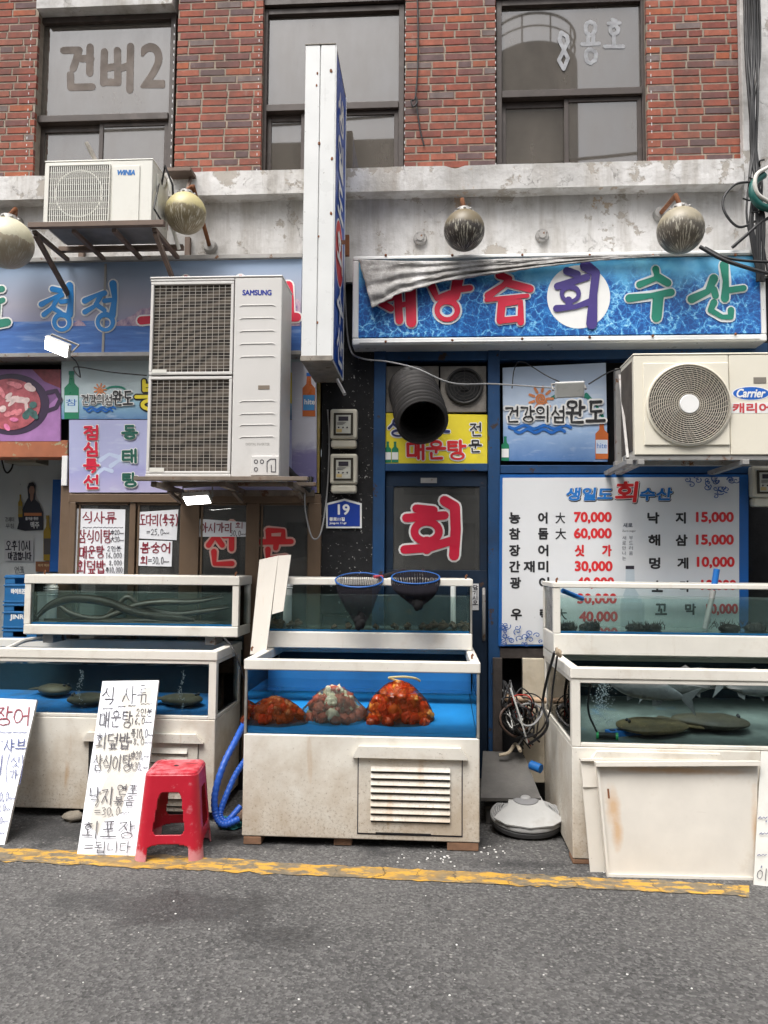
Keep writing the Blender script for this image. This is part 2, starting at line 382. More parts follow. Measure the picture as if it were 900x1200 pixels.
# ------------------------------------------------------------------ the palette
BLACKISH = (.012, .012, .013)
plaster = None
def mk_plaster():
    t = NT('weathered_plaster')
    base = t.ramp(t.noise(1.6, 8, .6), [(.3, (.40, .39, .375)), (.5, (.60, .59, .575)), (.75, (.74, .73, .72))])
    st = t.ramp(t.noise(1, 7, .66, t.scale((5, 5, .55))), [(.47, 0), (.74, .85)])
    c = t.mix(st, base, (.25, .215, .17))
    gr = t.ramp(t.noise(7, 9, .72), [(.52, 0), (.72, .55)]); c = t.mix(gr, c, (.27, .25, .225))
    pe = t.ramp(t.noise(3.2, 10, .72), [(.575, 0), (.59, .85)])
    c = t.mix(pe, c, (.36, .325, .28))
    p2 = t.ramp(t.noise(2.0, 9, .7), [(.64, 0), (.65, .8)]); c = t.mix(p2, c, (.40, .30, .20))
    vo = t.n('TexVoronoi', feature='DISTANCE_TO_EDGE'); vo.inputs['Scale'].default_value = 2.6
    ds = t.n('Mix', data_type='VECTOR'); ds.inputs[0].default_value = .25; t.l(t.co, ds.inputs[4]); t.l(t.noise(4, 9, .7, out='Color'), ds.inputs[5]); t.l(ds.outputs[1], vo.inputs['Vector'])
    cr = t.ramp(vo.outputs[0], [(0, .8), (.006, 0)]); mk = t.ramp(t.noise(2.3, 4), [(.52, 0), (.60, .8)])
    cm = t.math('MULTIPLY', cr, mk)
    c = t.mix(cm, c, (.12, .10, .085)); t.col(c)
    t.b.inputs['Roughness'].default_value = .9
    h = t.math('SUBTRACT', t.math('ADD', t.math('MULTIPLY', t.noise(4, 9, .65), 1.2), t.math('MULTIPLY', pe, -.25)), t.math('MULTIPLY', cm, .6))
    t.bump(h, .55, .03); return t.mat
plaster = mk_plaster()
def mk_brick():
    t = NT('old_brick'); g = t.n('NewGeometry')
    c = t.ramp(g.outputs['Random Per Island'], [(0, (0.288, 0.076, 0.043)), (.16, (0.248, 0.068, 0.043)), (.32, (0.320, 0.099, 0.060)), (.48, (0.216, 0.059, 0.043)), (.60, (0.272, 0.079, 0.051)), (.72, (0.168, 0.068, 0.060)), (.81, (0.128, 0.079, 0.079)), (.88, (0.176, 0.135, 0.127)), (.94, (0.336, 0.095, 0.043)), (1, (0.240, 0.104, 0.079))], 'CONSTANT')
    f = t.ramp(t.noise(14, 8, .7), [(.3, .62), (.7, 1.3)]); c = t.mix(1.0, c, f, 'MULTIPLY')
    c = t.mix(t.ramp(t.noise(1, 7, .66, t.scale((2.2, 2.2, 1.1))), [(.44, 0), (.72, .7)]), c, (.085, .062, .052))
    c = t.mix(t.ramp(t.noise(5, 9, .72), [(.60, 0), (.70, .5)]), c, (.36, .29, .24)); t.col(c)
    t.b.inputs['Roughness'].default_value = .85; t.bump(t.noise(50, 6, .65), .3, .004); return t.mat
brick = mk_brick()
mortar = M('mortar', (.31, .26, .205), .95, var=.3, vs_=20, bump=.6, bs=90)
def mk_asphalt():
    t = NT('asphalt')
    base = t.ramp(t.noise(.9, 10, .7), [(.30, (.040, .0395, .039)), (.52, (.073, .071, .069)), (.70, (.108, .104, .099))])
    sp = t.n('TexVoronoi'); sp.inputs['Scale'].default_value = 85; t.l(t.co, sp.inputs['Vector'])
    hsv = t.sep(sp.outputs['Color'])
    base = t.mix(t.math('MULTIPLY', t.ramp(hsv[0], [(.3, 0), (1, 1)]), .7), base, (.175, .17, .165))
    base = t.mix(t.math('MULTIPLY', t.ramp(hsv[1], [(.6, 0), (1, 1)]), .65), base, (.028, .027, .026))
    s2 = t.n('TexVoronoi'); s2.inputs['Scale'].default_value = 34; t.l(t.co, s2.inputs['Vector'])
    f2 = t.math('MULTIPLY', t.ramp(s2.outputs['Distance'], [(.16, 1), (.26, 0)]), t.ramp(t.sep(s2.outputs['Color'])[0], [(.74, 0), (.82, .85)]))
    base = t.mix(f2, base, (.27, .26, .245))
    # dark wet stains; those along the tanks also paint in contact shade
    def spot(p, rx, ry, lo, hi):
        m = t.n('Mapping'); m.vector_type = 'POINT'; m.inputs['Location'].default_value = (-p.x / rx, -p.y / ry, 0); m.inputs['Scale'].default_value = (1 / rx, 1 / ry, 0)
        t.l(t.co, m.inputs[0]); ln = t.n('VectorMath', operation='LENGTH'); t.l(m.outputs[0], ln.inputs[0])
        d = t.math('ADD', ln.outputs['Value'], t.math('MULTIPLY', t.math('SUBTRACT', t.noise(2.6, 8, .66), .5), 3.4))
        return t.ramp(d, [(lo, 1), (hi, 0)])
    w1 = spot(G(225, 1062), .62, .2, .55, 1.0); w2 = spot(G(318, 1100), .28, .13, .5, 1.0); w3 = spot(G(600, 1012), .32, .09, .4, 1.1); w4 = spot(G(700, 940), 1.5, .35, .6, 1.2); w5 = spot(G(150, 975), 1.9, .25, .6, 1.25)
    for wv, k in ((w1, .50), (w2, .45), (w3, .7), (w4, .78), (w5, .75)): base = t.mix(t.math('MULTIPLY', wv, k), base, (.018, .018, .019))
    t.col(base); t.l(t.ramp(t.math('MAXIMUM', w1, w2), [(0, .88), (1, .6)]), t.b.inputs['Roughness'])
    h = t.math('ADD', t.math('MULTIPLY', sp.outputs['Distance'], .8), t.noise(60, 5, .6)); t.bump(h, .55, .008); return t.mat
asphalt = mk_asphalt()
def mk_yellow():
    t = NT('worn_yellow_paint')
    c = t.ramp(t.noise(3.5, 6), [(.3, (.46, .25, .035)), (.7, (.55, .32, .045))])
    wear = t.ramp(t.noise(1, 9, .68, t.scale((7, 16, 1))), [(.45, 0), (.52, .95)])
    big = t.ramp(t.noise(1.3, 5, .6), [(.36, .55), (.5, 1)]); wear = t.math('MULTIPLY', wear, big)
    vo = t.n('TexVoronoi', feature='DISTANCE_TO_EDGE'); vo.inputs['Scale'].default_value = 3.2; ds = t.n('Mix', data_type='VECTOR'); ds.inputs[0].default_value = .22; t.l(t.scale((1.6, .6, 1)), ds.inputs[4]); t.l(t.noise(7, 8, .7, out='Color'), ds.inputs[5]); t.l(ds.outputs[1], vo.inputs['Vector'])
    crk = t.math('MULTIPLY', t.ramp(vo.outputs[0], [(.0, 1), (.022, 0)]), t.ramp(t.noise(2.2, 4), [(.42, 0), (.55, 1)]))
    g = t.ramp(t.noise(26, 5), [(.3, (.10, .088, .066)), (.7, (.18, .155, .115))])
    c = t.mix(wear, c, g); c = t.mix(crk, c, (.045, .04, .035)); t.col(c)
    t.b.inputs['Roughness'].default_value = .85; t.bump(t.math('SUBTRACT', t.noise(90, 5), crk), .4, .006)
    # chipped edges
    return t.mat
yellow_paint = mk_yellow()

cream = M('cream_tank_paint', (.72, .69, .62), .45, var=.10, vs_=2.5, dirt=((.42, .33, .23), .24, 3.5), streak=((.42, .31, .19), .20), speck=((.20, .15, .10), .34, 85), bump=.12, bs=14)
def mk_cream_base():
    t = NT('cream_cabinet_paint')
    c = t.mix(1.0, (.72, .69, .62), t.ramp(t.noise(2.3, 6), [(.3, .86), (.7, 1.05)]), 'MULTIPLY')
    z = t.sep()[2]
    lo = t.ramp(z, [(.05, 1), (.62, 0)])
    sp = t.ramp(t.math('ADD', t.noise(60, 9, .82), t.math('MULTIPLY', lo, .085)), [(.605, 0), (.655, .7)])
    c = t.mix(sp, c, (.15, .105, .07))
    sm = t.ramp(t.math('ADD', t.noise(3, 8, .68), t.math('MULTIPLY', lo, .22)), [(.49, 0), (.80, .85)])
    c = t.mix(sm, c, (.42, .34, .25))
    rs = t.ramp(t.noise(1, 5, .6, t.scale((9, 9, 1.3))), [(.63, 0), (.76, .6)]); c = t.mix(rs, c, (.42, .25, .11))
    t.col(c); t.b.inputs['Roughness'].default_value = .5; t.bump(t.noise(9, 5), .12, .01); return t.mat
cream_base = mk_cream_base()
cream_rust = M('cream_panel_rusted', (.70, .66, .59), .5, var=.08, vs_=3, dirt=((.50, .42, .32), .18, 2.6), streak=((.50, .30, .12), .10), speck=((.25, .19, .13), .22, 60), bump=.15, bs=12)
rust = M('rust', (.20, .075, .03), .9, var=.4, vs_=12, bump=.5)
steel = M('dull_steel', (.42, .41, .40), .42, metal=.8, var=.2, vs_=9, dirt=((.20, .15, .10), .25, 6))
galv = M('grey_galvanised', (.33, .32, .305), .6, metal=.35, var=.2, vs_=8, rust=((.17, .08, .04), .5, 9))
alu_white = M('white_sign_metal', (.70, .71, .70), .35, var=.06, vs_=3, streak=((.36, .33, .28), .10), speck=((.10, .07, .05), .22, 28))
ac_white = M('yellowed_ac_shell', (.70, .69, .63), .45, var=.06, vs_=3, dirt=((.45, .42, .36), .14, 3), streak=((.42, .38, .32), .10))
ac_cream = M('cream_ac_shell', (.72, .68, .57), .42, var=.05, vs_=3, dirt=((.50, .43, .33), .14, 3), streak=((.45, .38, .28), .08))
ac_grey = M('warm_grey_ac_shell', (.60, .585, .56), .42, var=.05, vs_=2.5, dirt=((.40, .37, .33), .12, 3), streak=((.38, .35, .31), .08))
coil = M('dark_coil_fins', (.085, .070, .058), .8, var=.35, vs_=7, metal=.1)
black = M('black_plastic', (.015, .015, .016), .5, var=.2)
cable_black = M('black_cable', (.012, .012, .013), .55, var=.2)
cable_grey = M('grey_cable', (.25, .25, .25), .6, var=.2)
soot = M('sooty_wall', (.010, .010, .011), .8, spec=.25, var=.4, vs_=3, speck=((.33, .32, .30), .10, 42), bump=.5, bs=30)
flaked = M('flaked_black_paint', (.011, .011, .012), .75, spec=.3, var=.4, vs_=5, speck=((.42, .41, .39), .50, 34), bump=.5, bs=34)
blue_paint = M('blue_frame_paint', (.014, .058, .15), .5, spec=.35, var=.3, vs_=4, rust=((.045, .03, .026), .5, 8), dirt=((.02, .03, .05), .3, 3))
blue_dark = M('dark_blue_door_paint', (.008, .020, .042), .55, spec=.3, var=.3, vs_=4, dirt=((.012, .014, .02), .4, 3), rust=((.06, .035, .025), .3, 9))
brown_alu = M('brown_aluminium', (.17, .115, .075), .42, metal=.25, var=.15, vs_=4, dirt=((.08, .06, .045), .25, 4))
dark_brown = M('dark_brown_frame', (.052, .038, .032), .5, var=.25, vs_=5, dirt=((.16, .13, .11), .22, 6))
rust_beam = M('rusted_red_beam', (.36, .12, .055), .75, var=.25, vs_=5, rust=((.34, .30, .18), .6, 9))
paper = M('white_paper', (.76, .77, .80), .75, var=.05, vs_=7, dirt=((.62, .61, .59), .06, 5), bump=.35, bs=11)
paper_dim = M('grey_paper', (.60, .60, .60), .8, var=.06, dirt=((.45, .43, .40), .15, 5), bump=.3, bs=11)
tape = M('tape', (.62, .60, .52), .3, var=.05)
ink_black = M('black_marker', (.022, .018, .03), .6, var=.1)
ink_wine = M('wine_marker', (.22, .015, .035), .6, var=.2, vs_=25)
ink_blue = M('blue_marker', (.04, .06, .20), .6, var=.1)
red_p = M('red_print', (.58, .012, .045), .45, var=.10)
red_bright = M('bright_red_print', (.62, .02, .025), .5, var=.08)
white_p = M('white_print', (.78, .78, .76), .5, var=.05)
green_p = M('green_print', (.012, .20, .135), .45, var=.1)
purple_p = M('dark_violet_print', (.055, .035, .20), .45, var=.1)
blue_p = M('blue_print', (.012, .13, .47), .45, var=.1)
sky_p = M('sky_blue_print', (.015, .22, .58), .45, var=.1)
navy_p = M('navy_print', (.02, .03, .13), .5, var=.1)
black_p = M('black_print', (.018, .018, .02), .5, var=.1)
yellow_p = M('yellow_print', (.78, .64, .03), .5, var=.07, vs_=6, dirt=((.45, .36, .08), .12, 5))
orange_p = M('orange_print', (.62, .22, .08), .5, var=.15)
skin_p = M('skin_print', (.36, .21, .15), .6, var=.1)
bottle_green = M('green_bottle_print', (.02, .22, .11), .35, var=.2)
bottle_gold = M('gold_bottle_print', (.42, .27, .02), .35, var=.2)
bottle_amber = M('amber_bottle_print', (.50, .13, .035), .35, var=.2)
lit = M('lit_led_face', (.9, .9, .88), .4, var=0, emit=14)
tank_glass = glass('tank_glass', (.965, .985, .98), 1.18)
dark_water = glass('deep_tank_water', (.80, .89, .91), 1.10)
clear_water = glass('clear_tank_water', (.86, .955, .93), 1.15, film=(.36, .47, .43), dust=.055)  # pale film paints in the alley's reflection on the upper tanks
blue_water = glass('bright_tank_water', (.90, .96, .97), 1.12)
dusty = glass('dusty_window', (.40, .37, .34), 3.0, film=(.235, .208, .178), dust=.36)
shop_pane = glass('shop_window_glass', (.62, .63, .62), 1.9, film=(.30, .30, .285), dust=.17)  # grey film is part dirt, part painted street reflection
blue_plastic = M('blue_plastic', (.008, .14, .46), .4, var=.12, dirt=((.03, .08, .16), .2, 6))
tank_dark = M('dark_tank_lining', (.014, .036, .05), .7, var=.3, vs_=3)
# ================================================================== SETTING
W = 5.7                                       # depth of the old wall's face
mb = MB()
nx, ny = 90, 40
for i in range(nx + 1):
    for j in range(ny + 1):
        x = -45 + 90 * i / nx; y = -40 + 52 * j / ny
        mb.v.append(Vector((x, y, 0)))
for i in range(nx):
    for j in range(ny):
        a = i * (ny + 1) + j; mb.f.append((a, a + ny + 1, a + ny + 2, a + 1)); mb.m.append(0)
struct('ground', mb, asphalt, smooth=0)
# the worn yellow line, with frayed edges
mb = MB(); top, bot = [], []
N = 150
for i in range(N + 1):
    px = -220 + (878 + 220) * i / N
    ty = 993 + (px / 880) * 42 + 2.2 * (px > 300) ; by = 1009 + (px / 880) * 41
    top.append(G(px, ty + 2.2 * noise.noise(Vector((px * .05, 1, 0))) + 1.3 * noise.noise(Vector((px * .21, 2, 0))), .004))
    bot.append(G(px, by + 2.6 * noise.noise(Vector((px * .06, 5, 0))) + 1.6 * noise.noise(Vector((px * .25, 7, 0))), .004))
for i in range(N): mb.face([bot[i], bot[i + 1], top[i + 1], top[i]])
struct('yellow_line', mb, yellow_paint, smooth=0)

# ------------------------------------------------------------------ the building
B = thing('brick_building', 'old red brick building with peeling white plaster band and two seafood shopfronts', 'building', (0, W, 0))
zl_top, zl_bot = P(450, 196, W - .12).z, P(450, 224, W - .12).z      # ledge
zb = P(450, 330, W).z                                              # plaster goes down behind the signs
xL, xR = -9.0, P(866, 100, W).x
ztop = P(450, -110, W).z
mb = MB(); mb.box(xL, 9, W, W + .25, zb, zl_top - .03)
obj('plaster_band', mb, plaster, B, smooth=0)
# the ledge, its edge chipped here and there
mb = MB(); n = 150
sec = [(-.12, zl_bot), (-.12, zl_top), (.06, zl_top + .012), (.06, zl_bot - .005)]
for i in range(n + 1):
    x = xL + (P(872, 200, W - .12).x - xL) * i / n
    for k, (dy, z) in enumerate(sec):
        j = noise.noise(Vector((x * 2.3, k * 9, 1))) * .009 + noise.noise(Vector((x * 9, k * 5, 3))) * .006
        ch = max(0, noise.noise(Vector((x * 3.1, 4, 8))) - .42) * .10 if k in (0, 1) else 0
        mb.v.append(Vector((x, W + dy + abs(ch) + (j if k < 2 else 0), z + j + (-ch if k == 1 else ch * .3))))
for i in range(n):
    for k in range(4):
        a = i * 4; mb.f.append((a + k, a + (k + 1) % 4, a + 4 + (k + 1) % 4, a + 4 + k)); mb.m.append(0)
mb.f += [(0, 3, 2, 1), (n * 4, n * 4 + 1, n * 4 + 2, n * 4 + 3)]; mb.m += [0, 0]
obj('ledge', mb, plaster, B, smooth=30)
# right-hand plaster corner
mb = MB(); mb.box(xR, P(886, 100, W).x, W - .05, W + .25, zb, ztop); obj('corner_pilaster', mb, plaster, B, bevel=.012)
mb = MB(); mb.box(P(886, 100, W).x, 9, W + .05, W + .25, zb, ztop); obj('side_wall', mb, plaster, B, smooth=0)
# brick piers between the windows: real bricks in a mortar bed
def pier(x0, x1):
    z0 = zl_top - .02
    mb = MB(); mb.box(x0 + .004, x1 - .004, W + .0045, W + .25, z0, ztop)
    p = obj('brick_pier', mb, mortar, B, smooth=0)
    mb = MB(); ch, bl, jt = .0612, .203, .010; row = 0; z = z0 + .008
    while z < ztop:
        x = x0 - (bl / 2 if row % 2 else 0) + random.uniform(-.015, .015)
        while x < x1:
            l = bl * random.choice((1, 1, 1, 1, .97, .55)); a, b = max(x, x0), min(x + l - jt, x1)
            if b - a > .02:
                o = random.uniform(-.0012, .0012); t = random.uniform(-.0006, .0006)
                q = [(a + random.uniform(0, .0035), W + o, z + random.uniform(0, .0035)), (b - random.uniform(0, .0035), W + o + t, z + random.uniform(0, .0035)), (b, W + .03, z), (a, W + .03, z),
                     (a + random.uniform(0, .0035), W + o, z + ch - jt - random.uniform(0, .0035)), (b - random.uniform(0, .0035), W + o - t, z + ch - jt - random.uniform(0, .0035)), (b, W + .03, z + ch - jt), (a, W + .03, z + ch - jt)]
                mb.hexa(q)
            x += l
        z += ch; row += 1
    obj('brickwork', mb, brick, p, bevel=.002, bseg=1)
WX = [(42, 206), (307, 474), (581, 758)]
pier(xL, P(WX[0][0], 110, W).x); pier(P(WX[0][1], 110, W).x, P(WX[1][0], 110, W).x)
pier(P(WX[1][1], 110, W).x, P(WX[2][0], 110, W).x); pier(P(WX[2][1], 110, W).x, xR)
zlin = P(125, 11, W).z
mb = MB(); mb.box(P(46, 0, W).x, P(204, 0, W).x, W - .04, W + .25, zlin, ztop); obj('lintel', mb, plaster, B, smooth=0)
for a, b in WX[1:]:
    mb = MB(); mb.box(P(a, 0, W).x + .004, P(b, 0, W).x - .004, W + .03, W + .25, zlin + .01, ztop); obj('lintel', mb, dark_brown, B, smooth=0)
# upper windows
ghost = M('ghost_letters', (.13, .103, .085), .7, var=.3, vs_=14)
ghost_w = M('faded_white_letters', (.30, .305, .32), .6, var=.4, vs_=20)
def upper_window(a, b, ytr, split, mdl):
    Y = W + .09; x0, x1 = P(a, 110, Y).x, P(b, 110, Y).x; zt, zm, zs = zlin, P((a + b) / 2, ytr, Y).z, zl_top
    f = MB(); t = .045
    f.box(x0 + .002, x0 + t, Y - .03, Y + .05, zs, zt); f.box(x1 - t, x1 - .002, Y - .03, Y + .05, zs, zt)
    f.box(x0 + t, x1 - t, Y - .03, Y + .05, zt - t * 1.1, zt - .002); f.box(x0 + t, x1 - t, Y - .045, Y + .05, zm - .028, zm + .028)
    f.box(x0 + t, x1 - t, Y - .03, Y + .05, zs, zs + .04)
    win = obj('window', f, dark_brown, B, bevel=.004)
    xs = P(split, 160, Y).x
    for i, (u, v, dy) in enumerate(((x0 + t, xs + .03, .012), (xs - .02, x1 - t, -.016))):
        s = MB(); q = .034; za, zc = zs + .04, zm - .028 - .001
        s.box(u, u + q, Y + dy, Y + dy + .025, za, zc); s.box(v - q, v, Y + dy, Y + dy + .025, za, zc)
        s.box(u + q, v - q, Y + dy, Y + dy + .025, za, za + q); s.box(u + q, v - q, Y + dy, Y + dy + .025, zc - q - (.02 if i == 0 else 0), zc)
        obj('sash', s, dark_brown, win, bevel=.003)
        g = MB(); g.box(u + q, v - q, Y + dy + .01, Y + dy + .016, za + q, zc - q); obj('pane', g, dusty, win, smooth=0)
    g = MB(); g.box(x0 + t, x1 - t, Y + .005, Y + .011, zm + .028, zt - t); obj('pane', g, dusty, win, smooth=0)
    # dotted weather strip left along the edges
    d = MB()
    for side in (x0 - .012, x1 + .004):
        z = zs + .06
        while z < zt - .1:
            d.box(side, side + .006, W - .001, W + .012, z, z + random.uniform(.012, .024)); z += random.uniform(.05, .075)
    obj('sealant', d, paper_dim, win, smooth=0)
    return win
w1 = upper_window(*WX[0], 141, 120, 0); w2 = upper_window(*WX[1], 128, 356, 0); w3 = upper_window(*WX[2], 112, 664, 0)
mb = MB(); mp = wall_map(W + .095)
for s, bx_ in (('건', (72, 54, 110, 105)), ('버', (120, 52, 157, 106))): ink(mb, s, bx_, 8.5, mp, .002, .03, taper=False)
ftext(mb, '2', (166, 52, 192, 102), mp, .002, 1.5)
obj('lettering', mb, ghost, w1, smooth=0)
mb = MB(); Ink(mb, mp, .002).word('용', (682, 25, 702, 74), 4.5, taper=False); Ink(mb, mp, .004).word('호', (709, 22, 730, 58), 4.5, taper=False); Ink(mb, mp, .006).word('8', (652, 38, 669, 80), 4.5, taper=False)
obj('lettering', mb, ghost_w, w3, smooth=0)
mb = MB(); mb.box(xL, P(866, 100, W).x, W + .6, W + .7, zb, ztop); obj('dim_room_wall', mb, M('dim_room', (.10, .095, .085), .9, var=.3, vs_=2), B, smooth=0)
mb = MB(); mb.box(xL, 9, W - .15, W + .7, ztop, ztop + .1); obj('upper_storey', mb, plaster, B, smooth=0)

# --- ground floor walls
YB = W + .05
mb = MB(); mb.box(P(376, 600, YB).x, 9, YB, YB + .15, 0, zb - .002); obj('shop_wall', mb, soot, B, smooth=0)
mb = MB(); wbox(mb, 376, 408, 440, 720, W - .10, .14); mb.box(P(381, 700, W).x, P(440, 700, W).x, W - .098, W + .04, 0, P(400, 722, W - .1).z)
obj('dark_pillar', mb, flaked, B, bevel=.006)
# --- left shop: doorway to the shop inside, posters above, brown windows
YI = W + .62
xa, xd = -6.0, P(70, 650, W).x
zc = P(30, 528, W).z
pale = M('shop_inside_wall', (.66, .68, .66), .8, var=.1, vs_=2, dirt=((.33, .33, .31), .14, 3), speck=((.12, .12, .12), .12, 22))
mb = MB(); mb.box(xa, xd + .5, YI, YI + .1, 0, zc + .5); mb.box(xd + .42, xd + .5, W + .1, YI, 0, zc + .5); mb.box(P(-75, 650, W).x - .12, P(-75, 650, W).x, W - .02, YI, 0, zc + .3)
obj('inside_wall', mb, pale, B, smooth=0)
mb = MB(); mb.box(xa, xd + .5, W - .02, YI, zc + .5, zc + .58); obj('inside_ceiling', mb, pale, B, smooth=0)
mb = MB(); wbox(mb, -60, 516, 79, 536, W - .12, .16); obj('door_lintel', mb, rust_beam, B, bevel=.006)
mb = MB(); wbox(mb, 66, 536, 80, 900, W - .10, .2); obj('door_post', mb, brown_alu, B, bevel=.004)
mb = MB(); wbox(mb, 72, 534, 78.5, 569, W - .125, .02); obj('white_slat', mb, white_p, B, bevel=.003)
mb = MB(); mb.box(xa, P(376, 450, W).x, W - .02, W + .1, zc + .02, zb); obj('sign_backing', mb, soot, B, smooth=0)
# window frame
Y = W - .12
f = MB(); zt_, zs_ = P(220, 579, Y).z, .9
wbox(f, 80, 579, 376, 589, Y, .14)
def post(x0, x1, y=0.0, m=f): m.box(P(x0, 640, Y).x, P(x1, 640, Y).x, Y + y, Y + .13, zs_, P(220, 589, Y).z)
post(80, 87); post(361, 376)
for x0, x1 in ((150, 157), (210, 232), (288, 303)): post(x0, x1, .012)
f.box(P(80, 640, Y).x, P(376, 640, Y).x, Y, Y + .14, .84, .9)
win = obj('shop_window', f, brown_alu, B, bevel=.004)
for x0, x1 in ((87, 150), (157, 210), (232, 288), (303, 361)):
    s = MB(); frame_box(s, x0, 589.5, x1, 900, 2.5, Y + .022, .03); obj('sash', s, brown_alu, win, bevel=.003)
    g = MB(); wbox(g, x0 + 2.5, 592, x1 - 2.5, 890, Y + .032, .006); obj('pane', g, shop_pane, win, smooth=0)
rb, wb = MB(), MB(); mp = wall_map(Y + .032)
for s, bx_ in (('전', (243, 614, 275, 663)), ('문', (306, 621, 341, 655))):
    ink(wb, s, bx_, 11, mp, .002, .01, seed=3); ink(rb, s, bx_, 6.5, mp, .005, .01, seed=3)
obj('lettering_outline', wb, M('salmon_outline', (.70, .42, .36), .5), win, smooth=0); obj('lettering', rb, red_bright, win, smooth=0)
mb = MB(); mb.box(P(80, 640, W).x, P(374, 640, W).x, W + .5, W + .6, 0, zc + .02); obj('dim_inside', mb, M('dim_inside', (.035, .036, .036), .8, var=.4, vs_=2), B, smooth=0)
mb = MB(); mb.box(P(80, 640, W).x + .01, P(374, 640, W).x, W - .08, W + .4, 0, .838); obj('sill_wall', mb, soot, B, smooth=0)
mb = MB(); wbox(mb, 352, 418, 375, 578, W - .10, .08); obj('gold_trim', mb, M('worn_gold_trim', (.38, .28, .08), .45, metal=.3, var=.3, vs_=9, dirt=((.35, .33, .30), .4, 5)), B, bevel=.004)
mb = MB(); wbox(mb, 80, 418, 351, 578, W - .085, .06); obj('poster_backing', mb, soot, B, smooth=0)

# --- right shop: blue timber front
Yd = W - .10
f = MB()
wbox(f, 440, 404, 900, 421, Yd + .004, .12)
for x0, x1 in ((437, 451), (572, 586)): f.box(P(x0, 600, Yd).x, P(x1, 600, Yd).x, Yd - .012, Yd + .12, 0, P(520, 404.5, Yd).z)
wbox(f, 451, 543, 572, 552, Yd, .1); wbox(f, 586, 545, 880, 555, Yd, .1)
obj('blue_frame', f, blue_paint, B, bevel=.005)
d = MB(); Y = Yd + .03
x0, x1 = P(452, 600, Y).x, P(571, 600, Y).x; zt = P(512, 553, Y).z; zg0, zg1 = P(512, 668, Y).z, P(512, 570, Y).z; gx0, gx1 = P(461, 620, Y).x, P(562, 620, Y).x
d.box(x0, x1, Y, Y + .045, .12, zg0); d.box(x0, x1, Y, Y + .045, zg1, zt); d.box(x0, gx0, Y, Y + .045, zg0, zg1); d.box(gx1, x1, Y, Y + .045, zg0, zg1)
door = obj('door', d, blue_dark, B, bevel=.004)
g = MB(); g.box(gx0, gx1, Y + .012, Y + .02, zg0, zg1); obj('pane', g, shop_pane, door, smooth=0)
rb, wb = MB(), MB(); mp = wall_map(Y + .012)
HOE = [([(496, 594), (517, 598)], 11), ([(479, 607), (540, 604)], 11), (circ(508, 624, 17.5, 14, 18), 9), ([(508, 638), (508, 650)], 12), ([(474, 652), (512, 647), (546, 635)], 10), ([(528, 592), (534, 640), (532, 654)], 13), ([(523, 590), (537, 594)], 9)]
HOE = [([(488, 596), (508, 598)], 10), ([(476, 607), (521, 604)], 10), (circ(500, 623, 14.5, 11.5, 18), 9), ([(500, 634), (500, 644)], 11), ([(474, 644), (502, 642), (528, 634)], 10), ([(521, 587), (533, 594), (534, 620), (532, 651)], 12)]
iw, ir = Ink(wb, mp, .002), Ink(rb, mp, .008)
for p, q in HOE: iw.stroke(p, q + 4.5, False); ir.stroke(p, q, False)
obj('lettering_outline', wb, white_p, door, smooth=0); obj('lettering', rb, red_p, door, smooth=0)
mb = MB(); wbox(mb, 553, 684, 561, 715, Y - .004, .004); st = obj('push_pull_sticker', mb, paper_dim, door, smooth=0)
mb = MB(); mp = wall_map(Y - .004)
for i, c in enumerate('당기시오'): ink(mb, c, (554, 686 + i * 6, 560, 691 + i * 6), .9, mp, .001, 0, taper=False)
obj('sticker_lettering', mb, ink_black, st, smooth=0)
mb = MB(); mb.tube([P(567, 690, Y), P(567, 697, Y - .05), P(567, 740, Y - .05), P(567, 750, Y)], .012, 8); obj('handle', mb, galv, door)
mb = MB(); wbox(mb, 493, 560, 512, 566, Y - .004, .004); obj('name_plate', mb, galv, door, smooth=0)
mb = MB(); wbox(mb, 463, 757, 535, 792, Y - .006, .005); pl = obj('menu_plate', mb, M('blue_menu_plate', (.12, .19, .30), .5), door, smooth=0)
mb = MB(); ftext(mb, '자연산매운탕', (473, 765, 532, 776), wall_map(Y - .006), .001, .3); obj('plate_lettering', mb, paper, pl, smooth=0)
mb = MB(); wbox(mb, 586, 760, 640, 772, Yd - .02, .1); mb.box(P(577, 820, Yd).x, P(588, 820, Yd).x, Yd - .05, Yd - .014, 0, P(582, 770, Yd).z); mb.box(P(613, 820, Yd).x, P(619, 820, Yd).x, Yd + .05, Yd + .1, 0, P(600, 772, Yd).z)
obj('timber_frame', mb, M('dark_weathered_timber', (.05, .04, .035), .85, var=.4, vs_=8, bump=.4), B, bevel=.005)
mb = MB(); mb.box(P(440, 900, W).x, P(700, 900, W).x, W - .06, W + .04, 0, .14); obj('doorstep', mb, M('grimy_concrete', (.15, .14, .13), .9, var=.3, bump=.5), B, bevel=.01)

# ------------------------------------------------------------------ what the glass mirrors: the other side of the alley
ob = thing('opposite_building', 'pale rendered building on the far side of the alley, mirrored in the panes', 'building', (0, -5, 0))
mb = MB(); mb.box(-14, 14, -9, -5, 0, 4.9); mb.box(-14, 14, -9, -4.85, 4.9, 5.1); obj('wall', mb, M('opposite_render', (.30, .285, .265), .9, var=.15, vs_=.6), ob, smooth=0)
mb = MB(); mb.box(-4.5, 2.9, -8.9, -7.4, 5.1, 12.5); mb.box(-9.5, -5.2, -8.9, -7.4, 5.1, 11.0); obj('roof_house', mb, M('roof_house_render', (.42, .38, .32), .9), ob, smooth=0)
for i in range(9):
    x = -10.6 + i * 2.5
    for z in (1.0, 3.1):
        mb = MB(); mb.box(x, x + 1.5, -4.985, -4.97, z, z + 1.5); obj('window', mb, M('dark_opposite_window', (.03, .035, .04), .1) if i == 0 and z < 2 else bpy.data.materials['dark_opposite_window'], ob, smooth=0)
